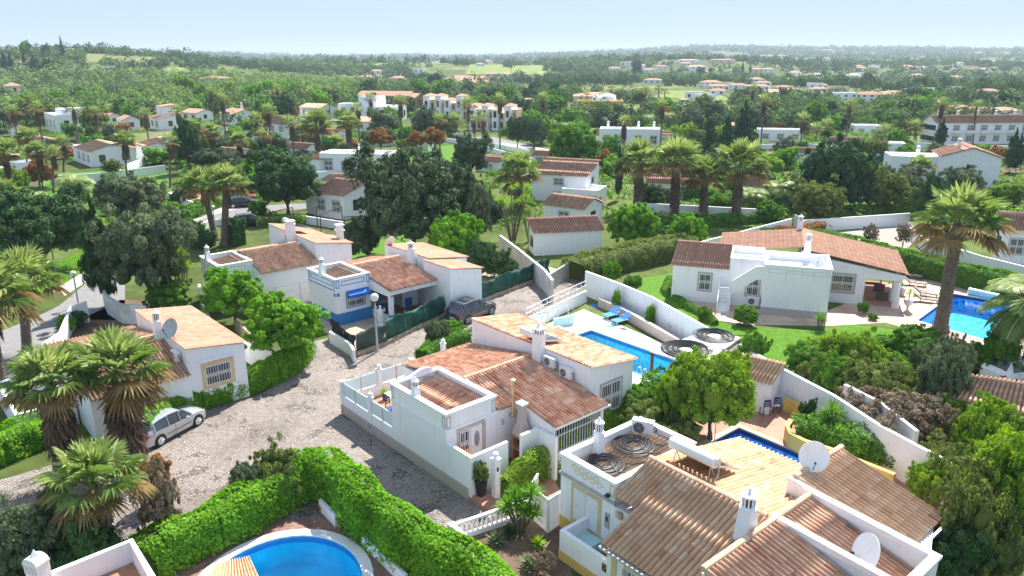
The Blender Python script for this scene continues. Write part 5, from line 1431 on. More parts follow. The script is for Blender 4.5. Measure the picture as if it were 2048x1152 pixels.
# ================================================================ CARS
def car(P, ang, label, L, Wd, Hh, paint, kind='hatch', wheel=.31, simple_=False):
    """x forward"""
    t = thing('parked_car', label, 'car', P); F_ = Fr(P, ang); w2 = Wd / 2
    suv = kind == 'suv'
    zl = .24 if suv else .2; zb = Hh * .6; zh = Hh * .62
    st = [(-.5, .62, .0), (-.485, .66, 0), (-.45, .70, .02), (-.36, 1, 1), (-.25, 1, 1), (-.1, 1, 1), (.02, 1, 1), (.1, 1, 1), (.24, .0, 0), (.36, 0, 0), (.44, 0, 0), (.485, 0, 0), (.5, 0, 0)]
    top = {-.5: .56, -.485: .62, -.45: .72, -.36: .9 if not suv else .98, -.25: .97, -.1: 1.0, .02: .975, .1: .9, .24: .66, .36: .62, .44: .56, .485: .48, .5: .4}
    belt = {-.5: .5, -.485: .56, -.45: .62, -.36: .63, -.25: .62, -.1: .6, .02: .59, .1: .585, .24: .6, .36: .57, .44: .51, .485: .44, .5: .36}
    wd = {-.5: .8, -.485: .88, -.45: .95, -.36: .99, -.25: 1, -.1: 1, .02: 1, .1: 1, .24: 1, .36: .98, .44: .93, .485: .84, .5: .7}
    rw = {-.5: .78, -.485: .8, -.45: .8, -.36: .68, -.25: .7, -.1: .72, .02: .72, .1: .73, .24: .8, .36: .78, .44: .76, .485: .7, .5: .6}
    V_ = []; ks = [s_[0] for s_ in st]
    for k in ks:
        x = k * L; zt = top[k] * Hh; zbb = min(belt[k] * Hh, zt - .001)
        W_ = wd[k] * w2; R_ = rw[k] * w2
        half = [(W_ * .94, zl), (W_, zl + .18), (W_ * 1.0, zl + (zbb - zl) * .65), (W_ * .965, zbb), (R_, zt - .03 if zt > zbb + .05 else zt), (R_ * .5, zt + .015)]
        ring = [(-y, z) for y, z in half] + [(y, z) for y, z in half[::-1]]
        V_.append([F_.P(x, y, z) for y, z in ring])
    n = len(V_[0]); body = MB(); glass = MB()
    allv = [v for r_ in V_ for v in r_]
    bf, gf = [], []
    for i in range(len(ks) - 1):
        for j in range(n - 1):
            f = (i * n + j, i * n + j + 1, (i + 1) * n + j + 1, (i + 1) * n + j)
            k0, k1 = ks[i], ks[i + 1]
            side = j in (3, 7); roofp = j in (4, 5, 6)
            if side and k0 >= -.36 and k1 <= .24: gf.append(f)
            elif roofp and (k0 == -.45 or k0 == .1): gf.append(f)
            elif side and k0 == -.45: bf.append(f)
            else: bf.append(f)
    bf += [tuple(range(n)), tuple((len(ks) - 1) * n + q for q in range(n - 1, -1, -1))]
    bf += [(i * n, (i + 1) * n, (i + 1) * n + n - 1, i * n + n - 1) for i in range(len(ks) - 1)]
    body.add(allv, bf); bo = body.build('body', MAT[paint], t, smooth=True)
    glass.add([v + Vector((0, 0, .0)) for v in allv], gf); glass.build('window', MAT['glass'], t)
    b = MB()
    for s_ in (-1, 1):
        for k in (-.36, -.14, .02 + .02):
            zt = Hh * .97; x = k * L
            b.tube([F_.P(x - .04, s_ * w2 * .975, Hh * .61), F_.P(x, s_ * w2 * .72, Hh * .965)], .03 if k != -.36 else .05, 6)
    b.build('pillar', MAT[paint], bo)
    for x in (-.31 * L, .315 * L):
        for s_ in (-1, 1):
            a = MB(); y0 = s_ * (w2 + .004)
            a.tube([F_.P(x, y0 - s_ * .1, wheel + .02), F_.P(x, y0, wheel + .02)], wheel * 1.16, 20); a.build('wheel_arch', MAT['rubber'], bo)
            a = MB(); a.tube([F_.P(x, s_ * (w2 - .19), wheel), F_.P(x, s_ * (w2 - .01), wheel), F_.P(x, s_ * (w2 + .015), wheel)], [wheel, wheel, wheel * .9], 22); wl = a.build('wheel', MAT['rubber'], t)
            a = MB(); a.tube([F_.P(x, s_ * (w2 + .01), wheel), F_.P(x, s_ * (w2 + .022), wheel)], wheel * .66, 20) if not suv else None
            for k in range(7 if not suv else 5):
                an = 2 * math.pi * k / (7 if not suv else 5)
                a.tube([F_.P(x, s_ * (w2 + .03), wheel), F_.P(x, s_ * (w2 + .026), wheel) + (F_.u * math.cos(an) + Vector((0, 0, 1)) * math.sin(an)) * wheel * .7], .035 if suv else .02, 5)
            if suv:
                pts = [F_.P(x, s_ * (w2 + .02), wheel) + (F_.u * math.cos(2 * math.pi * k / 20) + Vector((0, 0, 1)) * math.sin(2 * math.pi * k / 20)) * wheel * .72 for k in range(21)]; a.tube(pts, .022, 5)
            a.build('rim', MAT['white_metal' if not suv else 'metal'], wl)
    for s_ in (-1, 1):
        a = MB(); a.tube([F_.P(-.5 * L + .0, s_ * w2 * .66, Hh * .5), F_.P(-.462 * L, s_ * w2 * .9, Hh * .56)], [.09, .07], 8); a.build('tail_light', MAT['tail_red'], t)
        a = MB(); a.tube([F_.P(.49 * L, s_ * w2 * .64, Hh * .4), F_.P(.42 * L, s_ * w2 * .86, Hh * .5)], [.08, .06], 8); a.build('headlight', MAT['globe'], t)
        a = MB(); a.ball(F_.P(.13 * L, s_ * (w2 + .08), Hh * .63), .1, 8, sz=.7); a.tube([F_.P(.13 * L, s_ * w2 * .95, Hh * .6), F_.P(.13 * L, s_ * (w2 + .06), Hh * .62)], .02, 6); a.build('wing_mirror', MAT[paint], t)
        a = MB(); a.box(F_, -.2 * L, .2 * L, *sorted((s_ * (w2 + .002), s_ * (w2 + .015))), Hh * .33, Hh * .35); a.build('trim_strip', MAT['rubber' if not suv else 'metal'], bo)
        for xx in ((-.02 * L,) if not suv else (-.02 * L, -.2 * L)):
            a = MB(); a.box(F_, xx - .08, xx + .08, *sorted((s_ * (w2 + .002), s_ * (w2 + .03))), Hh * .54, Hh * .56); a.build('door_handle', MAT[paint], bo)
            a = MB(); a.box(F_, xx - .14, xx - .132, *sorted((s_ * (w2 - .01), s_ * (w2 + .004))), zl + .1, Hh * .57); a.build('door_gap', MAT['rubber'], bo)
    a = MB(); a.box(F_, -.503 * L, -.497 * L, -.26, .26, .52, .63) if suv else a.box(F_, -.503 * L, -.497 * L, -.26, .26, .3, .41); a.build('number_plate', MAT['car_white'], t)
    a = MB(); a.box(F_, -.502 * L, -.49 * L, -w2 * .55, w2 * .55, .24, .29); a.build('bumper_trim', MAT['rubber'], bo)
    if suv:
        a = MB()
        for s_ in (-1, 1): a.tube([F_.P(-.34 * L, s_ * w2 * .68, Hh), F_.P(-.2 * L, s_ * w2 * .7, Hh * 1.03), F_.P(.0, s_ * w2 * .7, Hh * 1.02), F_.P(.06 * L, s_ * w2 * .7, Hh * .97)], .02, 6)
        a.build('roof_rail', MAT['metal'], t)
        a = MB(); a.add([F_.P(x, y, Hh * z + .022) for x, y, z in ((-.24 * L, -.4, 1.0), (.02 * L, -.4, .985), (.02 * L, .4, .985), (-.24 * L, .4, 1.0))], [(0, 1, 2, 3)]); a.build('sunroof', MAT['glass'], t)
    a = MB(); a.tube([F_.P(-.3 * L, 0, Hh), F_.P(-.33 * L, 0, Hh + .25)], .008, 4); a.build('antenna', MAT['rubber'], bo)
    return t
def car_between(rear, front, off, *a, **k):
    """rear/front: ground contact pixels of the two near wheels"""
    A_, B_ = at(*rear), at(*front); d = (B_ - A_).normalized(); ang = math.degrees(math.atan2(d.y, d.x))
    n = Vector((-d.y, d.x, 0)); c = (A_ + B_) / 2 + n * off
    return car((c.x, c.y, 0.006), ang, *a, **k)
car_between((322, 893), (399, 851), .85, 'silver three door hatchback parked beside the green hedge', 4.05, 1.72, 1.45, 'car_silver', 'hatch')
car_between((933, 651), (988, 629), .95, 'dark grey family car with roof rails parked by the green net fence', 4.5, 1.84, 1.66, 'car_grey', 'suv', .36)
car(at(487, 413), 20, 'dark car parked on the upper road in front of the red one', 4.3, 1.75, 1.45, 'car_dark')
car(at(484, 402), 20, 'red car parked behind the dark car on the upper road', 4.2, 1.75, 1.45, 'car_red')
car(at(500, 450), 15, 'dark car behind the low wall next to the big clipped hedge', 4.2, 1.75, 1.45, 'car_dark')
car(at(2030, 760), 20, 'white car roof behind the low tiled house at the right edge', 4.6, 1.9, 1.7, 'car_white', 'suv')
car(at(672, 250), 10, 'white car parked beside the far white villas', 4.2, 1.75, 1.45, 'car_white')
# ================================================================ VEGETATION
def _noise3(rng, k=4, f=1.0):
    A = rng.normal(0, f, (k, 3)); ph = rng.uniform(0, 6.28, k)
    return lambda P: np.sin(P @ A.T + ph).mean(1) * 1.6
def leafquads(P, Nn, size, rng, asp=.55, jit=.45):
    """diamond leaves at P facing roughly Nn"""
    n = len(P)
    Nn = Nn + rng.normal(0, jit, (n, 3)); Nn /= np.linalg.norm(Nn, axis=1, keepdims=True) + 1e-9
    r = rng.normal(0, 1, (n, 3)); T = np.cross(Nn, r); T /= np.linalg.norm(T, axis=1, keepdims=True) + 1e-9
    B = np.cross(Nn, T)
    s = (size * rng.uniform(.6, 1.35, n))[:, None]
    V = np.stack([P - T * s, P + B * s * asp + Nn * s * .15, P + T * s, P - B * s * asp + Nn * s * .15], 1).reshape(-1, 3)
    F = np.arange(n * 4).reshape(-1, 4)
    return V, F
def cloud(blobs, n, size, seed, sub=34, subr=.3, thin=.0, core=.52, jit=.5, rough=.2):
    """blobs: (cx,cy,cz,rx,ry,rz).  Leaf clumps ride on the surface of the blobs."""
    rng = np.random.default_rng(seed); VV = []; FF = []; RR = []; off = 0
    B = np.array(blobs, float); wts = (B[:, 3] * B[:, 5]) ** 1.0; wts /= wts.sum()
    for b_, w_ in zip(B, wts):
        c = b_[:3]; rad = b_[3:]; k = max(5, int(sub * w_ * len(B) ** .5 + 3)); m = max(20, int(n * w_ / k))
        nz = _noise3(rng, 4, 2.0)
        for i in range(k):
            d = rng.normal(0, 1, 3); d /= np.linalg.norm(d)
            if d[2] < -.35: d[2] *= -.6
            rr = (rng.uniform(.62, 1.0) if rng.random() < .85 else rng.uniform(1.0, 1.22)) * (1 + rough * nz(d[None])[0])
            cc = c + d * rad * rr; sr = subr * rad * rng.uniform(.7, 1.3)
            q = rng.normal(0, 1, (m, 3)); q /= np.linalg.norm(q, axis=1, keepdims=True)
            q[:, 2] = np.where((q[:, 2] < 0) & (rng.random(m) < .5), -q[:, 2], q[:, 2])
            rs = rng.uniform(.55, 1.05, (m, 1)); P = cc + q * sr * rs
            V, F = leafquads(P, q * .9 + d * .5 + np.array([0, 0, .35]), size, rng, jit=jit)
            VV.append(V); FF.append(F + off); off += len(V)
            base = rng.normal(.5, .12); RR.append(np.clip(base + rng.normal(0, .14, m) + .12 * (rs[:, 0] - .8), 0, 1))
        if core:
            V, F = ico(2); V = V * rad * core * (1 + .12 * nz(V * 1.5))[:, None] + c
            F4 = np.concatenate([F, F[:, 2:3]], 1)
            VV.append(V); FF.append(F4 + off); off += len(V); RR.append(np.full(len(F4), .35))
    return np.concatenate(VV), np.concatenate(FF), np.concatenate(RR)
def ico(lv):
    t = (1 + 5 ** .5) / 2
    V = [(-1, t, 0), (1, t, 0), (-1, -t, 0), (1, -t, 0), (0, -1, t), (0, 1, t), (0, -1, -t), (0, 1, -t), (t, 0, -1), (t, 0, 1), (-t, 0, -1), (-t, 0, 1)]
    F = [(0, 11, 5), (0, 5, 1), (0, 1, 7), (0, 7, 10), (0, 10, 11), (1, 5, 9), (5, 11, 4), (11, 10, 2), (10, 7, 6), (7, 1, 8), (3, 9, 4), (3, 4, 2), (3, 2, 6), (3, 6, 8), (3, 8, 9), (4, 9, 5), (2, 4, 11), (6, 2, 10), (8, 6, 7), (9, 8, 1)]
    V = [np.array(v) / np.linalg.norm(v) for v in V]
    for _ in range(lv - 1):
        c = {}; F2 = []
        def mid(a, b):
            k = (min(a, b), max(a, b))
            if k not in c: m = V[a] + V[b]; V.append(m / np.linalg.norm(m)); c[k] = len(V) - 1
            return c[k]
        for a, b, d in F: x, y, z = mid(a, b), mid(b, d), mid(d, a); F2 += [(a, x, z), (b, y, x), (d, z, y), (x, y, z)]
        F = F2
    return np.array(V), np.array(F)
def crownmesh(name, blobs, n, size, seed, mat, **k):
    V, F, r = cloud(blobs, n, size, seed, **k)
    o = nmesh(name, V, F, MAT[mat], None, r); me = o.data; bpy.data.objects.remove(o); return me
def rb(seed, k, spread, r0, r1, zc=.55, flat=.8, low=True):
    rng = random.Random(seed); out = [(0, 0, zc, .6, .6, .42)]
    for i in range(k):
        a = i / k * 6.28 + rng.uniform(-.4, .4); d = spread * rng.uniform(.6, 1); r = rng.uniform(r0, r1)
        out.append((math.cos(a) * d, math.sin(a) * d, zc + rng.uniform(-.18, .2), r, r, r * flat))
    for i in range(5 if low else 0):
        a = i * 1.257 + 1; out.append((math.cos(a) * .48, math.sin(a) * .48, .3, .34, .34, .24))
    return out
# crown templates: about 2 wide (x,y in -1..1) and 1 high (z 0..1); leaf size in the same units
CR = {}
def crown(kind, var, mat, n, size, seed, blobs, **k): CR.setdefault(kind, []).append(crownmesh('crown', blobs, n, size, seed, mat, **k))
crown('carob', 0, 'leaf_carob', 46000, .024, 1, rb(1, 8, .6, .34, .5), sub=110, subr=.2)
crown('carob', 1, 'leaf_carob', 46000, .024, 2, rb(5, 9, .55, .3, .5), sub=110, subr=.2)
crown('dark', 0, 'leaf_dark', 36000, .028, 3, rb(2, 8, .55, .35, .5), sub=90, subr=.22)
crown('grey', 0, 'leaf_grey', 34000, .026, 4, rb(3, 8, .58, .32, .48), sub=90, subr=.2, core=.4)
crown('grey', 1, 'leaf_grey', 34000, .026, 14, rb(13, 8, .58, .32, .48), sub=90, subr=.2, core=.4)
crown('bright', 0, 'leaf_bright', 36000, .028, 5, rb(4, 6, .5, .35, .5), sub=80, subr=.21)
crown('bright', 1, 'leaf_bright', 36000, .028, 6, rb(8, 7, .5, .3, .48), sub=80, subr=.21)
crown('mid', 0, 'leaf_mid', 34000, .028, 7, rb(6, 6, .5, .33, .5), sub=80, subr=.21)
crown('mid', 1, 'leaf_mid', 34000, .028, 8, rb(9, 7, .52, .33, .48), sub=80, subr=.21)
crown('lime', 0, 'leaf_lime', 34000, .026, 9, rb(7, 8, .55, .3, .48), sub=80, subr=.2)
crown('olive', 0, 'leaf_olive', 30000, .026, 10, rb(10, 7, .55, .28, .45), sub=80, subr=.2)
crown('olive', 1, 'leaf_olive', 30000, .026, 11, rb(11, 8, .55, .28, .42), sub=80, subr=.2)
crown('red', 0, 'leaf_red', 14000, .04, 12, rb(12, 6, .5, .3, .45), sub=34, subr=.28)
crown('dry', 0, 'leaf_dry', 13000, .03, 13, rb(14, 7, .55, .28, .42), sub=46, subr=.2, core=0)
crown('pine', 0, 'leaf_conifer', 22000, .032, 15, rb(15, 8, .5, .28, .45), sub=60, subr=.2)
def conifer_blobs(seed):
    rng = random.Random(seed); out = []
    for i in range(26):
        t = i / 26; r = (1 - t) * .75 + .1; a = i * 2.4
        out.append((math.cos(a) * r * .6, math.sin(a) * r * .6, .08 + t * .86, r * .5, r * .5, .07))
    out.append((0, 0, .95, .08, .08, .08)); return out
crown('conifer', 0, 'leaf_conifer', 16000, .03, 16, conifer_blobs(1), sub=50, subr=.35, core=0)
crown('cypress', 0, 'leaf_conifer', 12000, .05, 17, [(0, 0, .06 + .088 * i, *([(.55, .75, .85, .9, .88, .82, .72, .58, .4, .22, .1)[i]] * 2), .09) for i in range(11)], sub=40, subr=.4)
LO = {}
for kd, mt in (('carob', 'leaf_carob'), ('dark', 'leaf_dark'), ('grey', 'leaf_grey'), ('bright', 'leaf_bright'), ('mid', 'leaf_mid'), ('lime', 'leaf_lime'), ('olive', 'leaf_olive'), ('red', 'leaf_red')):
    LO[kd] = [crownmesh('crown', rb(20 + q, 5, .5, .3, .5), 2600, .075, 30 + q, mt, sub=26, subr=.3) for q in range(2)]
def trunkmesh(seed, limbs=4):
    rng = random.Random(seed); b = MB()
    b.tube([(0, 0, -.05), (.02, 0, .15), (.05, .03, .5), (0, .05, 1)], [.1, .075, .06, .045], 8)
    for i in range(limbs):
        a = i * 6.28 / limbs + rng.uniform(-.4, .4)
        b.tube([(.04, .02, .45), (math.cos(a) * .22, math.sin(a) * .22, .8), (math.cos(a) * .5, math.sin(a) * .5, 1.25 + rng.uniform(0, .3))], [.05, .038, .015], 6)
    o = b.build('trunk', MAT['bark'], None, smooth=True); me = o.data; bpy.data.objects.remove(o); return me
TRK = [trunkmesh(1), trunkmesh(2, 5), trunkmesh(3, 3)]
def inst(name, me, parent, loc=(0, 0, 0), scale=(1, 1, 1), rz=0):
    o = bpy.data.objects.new(name, me); C.objects.link(o); o.parent = parent; o.location = loc; o.scale = scale; o.rotation_euler = (0, 0, rz); return o
_tn = [0]
NAMES = {'carob': 'carob_tree', 'dark': 'evergreen_tree', 'grey': 'olive_tree', 'bright': 'leafy_tree', 'mid': 'leafy_tree', 'lime': 'lemon_tree', 'olive': 'olive_tree', 'red': 'ornamental_tree', 'dry': 'dry_shrub', 'pine': 'pine_tree', 'conifer': 'conifer', 'cypress': 'cypress_tree'}
def tree(kind, cx, by, ty, wpx, label, group=None, cb=.1, lo=False, P=None, name=None, cat='tree', shrub=False):
    _tn[0] += 1; i = _tn[0]
    P = P or atg(cx, by); dist = P.y * cp + (CAMH - P.z) * sp
    H = max(.4, zat(P, ty) - P.z); W = wpx * dist / FPX
    t = thing(name or ('bush' if shrub else NAMES[kind]), label, 'bush' if shrub else cat, P, group)
    ms = (LO if lo and kind in LO else CR)[kind]; me = ms[i % len(ms)]
    if shrub: cb = .0
    inst('crown', me, t, (0, 0, H * cb), (W / 2, W / 2, H * (1 - cb)), i * 1.7)
    if not shrub: inst('trunk', TRK[i % 3], t, (0, 0, 0), (W * .32 * (.8 if lo else 1), W * .32, H * (cb + .28)), i * 2.1)
    return t

# ---- palms
def fan_leaf(rng, V, F, Rr, d, lp, rf, nseg, rv, droop, wseg=.042):
    up = np.array([0, 0, 1.0]); d = d / np.linalg.norm(d)
    s = np.cross(d, up); s /= np.linalg.norm(s) + 1e-9; n = np.cross(s, d)
    E_ = d * lp + up * (-droop * lp * .25)
    f = d + up * (-droop * .35); f /= np.linalg.norm(f); n = np.cross(s, f)
    # petiole
    b = len(V); w_ = .02
    V += [s * w_, -s * w_, E_ - s * w_, E_ + s * w_]; F.append((b, b + 1, b + 2, b + 3)); Rr.append(rv)
    for k in range(nseg):
        th = (k / (nseg - 1) - .5) * 2 * 1.9 + rng.normal(0, .03)
        dr = f * math.cos(th) + s * math.sin(th) + n * .12 * math.cos(th * 1.5)
        l = rf * (1 - .22 * abs(th) / 1.9) * rng.uniform(.88, 1.08)
        sd = np.cross(dr, n); sd /= np.linalg.norm(sd) + 1e-9
        m = E_ + dr * l * .55; tip = E_ + dr * l - up * droop * l * .38
        w2 = wseg * rf; pl = n * (.03 if k % 2 else -.02)
        b = len(V); V += [E_, m + sd * w2 + pl, tip, m - sd * w2 - pl]; F.append((b, b + 1, b + 2, b + 3)); Rr.append(rv + rng.normal(0, .1))
def palm_parts(seed, n=38, lp=.58, rf=.55, wind=0.0, nseg=24):
    """crown of radius about 1"""
    rng = np.random.default_rng(seed)
    G = ([], [], []); Dd = ([], [], []); K = ([], [], [])
    for i in range(n):
        t = i / n; el = R(88 - 105 * t ** .9 + rng.normal(0, 7)); az = i * 2.399 + rng.normal(0, .2)
        d = np.array([math.cos(az) * math.cos(el) + wind, math.sin(az) * math.cos(el), math.sin(el)])
        tgt = G if t < .7 else Dd
        fan_leaf(rng, *tgt, d, lp * rng.uniform(.8, 1.15) * (.75 if t < .2 else 1), rf * rng.uniform(.85, 1.1), nseg, .85 - .7 * t + rng.normal(0, .1), .12 + .95 * t)
    for i in range(60):
        az = i * 2.399 + rng.normal(0, .2); h = rng.uniform(0, 1.1)
        d = np.array([math.cos(az) * .3, math.sin(az) * .3, -1.0])
        k0 = len(K[0]); fan_leaf(rng, *K, d, .3 * rng.uniform(.7, 1.3), .62 * rng.uniform(.8, 1.15), 9, .5 + rng.normal(0, .2), .25, .08)
        for q in range(k0, len(K[0])): K[0][q] = K[0][q] * np.array([.62, .62, 1]) + np.array([math.cos(az) * .1, math.sin(az) * .1, -h * .8])
    out = []
    for (V, F, r_), nm, mt in ((G, 'crown', 'leaf_palm'), (Dd, 'dry_fronds', 'leaf_palm_dry'), (K, 'dead_skirt', 'leaf_skirt')):
        o = nmesh(nm, V, F, MAT[mt], None, np.clip(r_, 0, 1)); out.append(o.data); bpy.data.objects.remove(o)
    return out
PALM = [palm_parts(1), palm_parts(2, 42), palm_parts(3, 36, wind=.15)]
PALMLO = [palm_parts(11, 24, nseg=10), palm_parts(12, 26, nseg=10)]
def ptrunk(seed, rings=30):
    b = MB(); pts = []; rr = []; rng = random.Random(seed)
    for i in range(rings * 2 + 1):
        z = i / (rings * 2); pts.append((.0, .0, z)); rr.append((1.0 - .25 * z + .35 * max(0, .08 - z) / .08) * (1.08 if i % 2 else .95) * (1 + rng.uniform(-.03, .03)))
    b.tube(pts, rr, 12); o = b.build('trunk', MAT['palm_bark'], None); me = o.data; bpy.data.objects.remove(o); return me
PTR = ptrunk(1)
def fanpalm(bx, by, cxp, cyp, rpx, label, group=None, trunk=.2, skirt=1.0, v=None, lo=False, P=None, skl=1.0):
    """base pixel, pixel of the crown's middle, crown radius in pixels"""
    _tn[0] += 1; i = _tn[0]
    P = P or atg(bx, by); H = max(.8, zat(P, cyp) - P.z)
    dist = P.y * cp + (CAMH - P.z - H) * sp; Rm = rpx * dist / FPX
    t = thing('fan_palm', label, 'palm tree', P, group)
    pm = (PALMLO if lo else PALM); pm = pm[(v if v is not None else i) % len(pm)]
    # lean: crown shifted sideways to the pixel of the crown
    r = ray(cxp, cyp); xx = r.x * P.y / r.y; dx = xx - P.x
    o = inst('trunk', PTR, t, (0, 0, 0), (trunk, trunk, H), 0)
    if abs(dx) > .05: o.rotation_euler = (0, math.atan2(dx, H), 0)
    inst('crown', pm[0], t, (dx, 0, H), (Rm, Rm, Rm), i * 1.3)
    inst('dry_fronds', pm[1], t, (dx, 0, H), (Rm, Rm, Rm), i * 1.3)
    if skirt: inst('dead_skirt', pm[2], t, (dx, 0, H - .05 * Rm), (Rm * skirt, Rm * skirt, Rm * skl), i * 1.3)
    return t
def datecrown(seed, n=44, nl=34, lo=False):
    rng = np.random.default_rng(seed); V = []; F = []; Rr = []
    for i in range(n):
        t = i / n; el = R(80 - 100 * t + rng.normal(0, 5)); az = i * 2.399 + rng.normal(0, .15); L = rng.uniform(.85, 1.1)
        h = np.array([math.cos(az), math.sin(az), 0]); up = np.array([0, 0, 1.0]); s = np.cross(h, up)
        pts = []
        p = np.zeros(3); e = el
        for k in range(9): pts.append(p.copy()); p = p + (h * math.cos(e) + up * math.sin(e)) * L / 8; e -= R(9 + 5 * (1 - t))
        pts = np.array(pts); rv = .75 - .5 * t
        for k in range(8):
            b = len(V); w_ = .012; V += [pts[k] + s * w_, pts[k] - s * w_, pts[k + 1] - s * w_ * .8, pts[k + 1] + s * w_ * .8]; F.append((b, b + 1, b + 2, b + 3)); Rr.append(.9)
        for k in range(nl):
            f = (k + .5) / nl; q = f * 8 * .999; a = int(q); c = pts[a] + (pts[min(a + 1, 8)] - pts[a]) * (q - a); tg = pts[min(a + 1, 8)] - pts[a]; tg /= np.linalg.norm(tg) + 1e-9
            ll = .3 * math.sin(math.pi * min(1, .12 + f * .85)) + .05
            for sg in (-1, 1):
                dr = s * sg * .85 + tg * .55 - up * .22; dr /= np.linalg.norm(dr); wv = tg * .014
                b = len(V); V += [c - wv, c + dr * ll * .5 - wv * 1.3 + up * .01, c + dr * ll - up * .03, c + dr * ll * .5 + wv * 1.3]; F.append((b, b + 1, b + 2, b + 3)); Rr.append(rv + rng.normal(0, .1))
    o = nmesh('crown', V, F, MAT['leaf_palm'], None, np.clip(Rr, 0, 1)); me = o.data; bpy.data.objects.remove(o); return me
DATE = [datecrown(1), datecrown(2, 38)]; DATELO = [datecrown(5, 30, 14)]
def datepalm(bx, by, cyp, rpx, label, group=None, lo=False, trunk=.25, cxp=None):
    _tn[0] += 1; i = _tn[0]
    P = atg(bx, by); H = max(.3, zat(P, cyp) - P.z); dist = P.y * cp + (CAMH - P.z - H) * sp; Rm = rpx * dist / FPX
    t = thing('date_palm', label, 'palm tree', P, group)
    inst('trunk', PTR, t, (0, 0, 0), (trunk, trunk, H)); ms = DATELO if lo else DATE; inst('crown', ms[i % len(ms)], t, (0, 0, H), (Rm, Rm, Rm), i * 1.1)
    return t
def rosette(V, F, Rr, rng, c, L, n, w=.04, up=.2, base=.6):
    for k in range(n):
        t = k / n; el = R(85 - 95 * t + rng.normal(0, 8)); az = k * 2.399
        d = np.array([math.cos(az) * math.cos(el), math.sin(az) * math.cos(el), math.sin(el)]); s = np.array([-math.sin(az), math.cos(az), 0]) * w
        l = L * rng.uniform(.8, 1.1); m = c + d * l * .5; tip = c + d * l + np.array([0, 0, -.15 * l * t])
        b = len(V); V += [c - s * .6, m - s + np.array([0, 0, .0]), tip, m + s]; F.append((b, b + 1, b + 2, b + 3)); Rr.append(min(1, max(0, base + .3 * (1 - t) - .15 + rng.normal(0, .1))))
def yucca(P, heads, L, label, mat='leaf_mid', n=60, stem=True, w=.035, cat='yucca', name='yucca', group=None):
    rng = np.random.default_rng(int(abs(P[0] * 91 + P[1] * 7)) + 3)
    t = thing(name, label, cat, P, group); V = []; F = []; Rr = []; b = MB()
    for (x, y, z) in heads:
        rosette(V, F, Rr, rng, np.array([x, y, z]), L * rng.uniform(.85, 1.1), n, w)
        if stem and z > .25: b.tube([Vector(P) + Vector((x * .2, y * .2, 0)), Vector(P) + Vector((x * .6, y * .6, z * .55)), Vector(P) + Vector((x, y, z))], [.08, .06, .05], 7)
    nmesh('leaves', V, F, MAT[mat], t, np.clip(Rr, 0, 1))
    if b.v: b.build('stem', MAT['palm_bark'], t)
    return t
def spread(n, r, z0, z1, seed):
    rg = random.Random(seed); return [(rg.uniform(-r, r), rg.uniform(-r, r), rg.uniform(z0, z1)) for _ in range(n)]

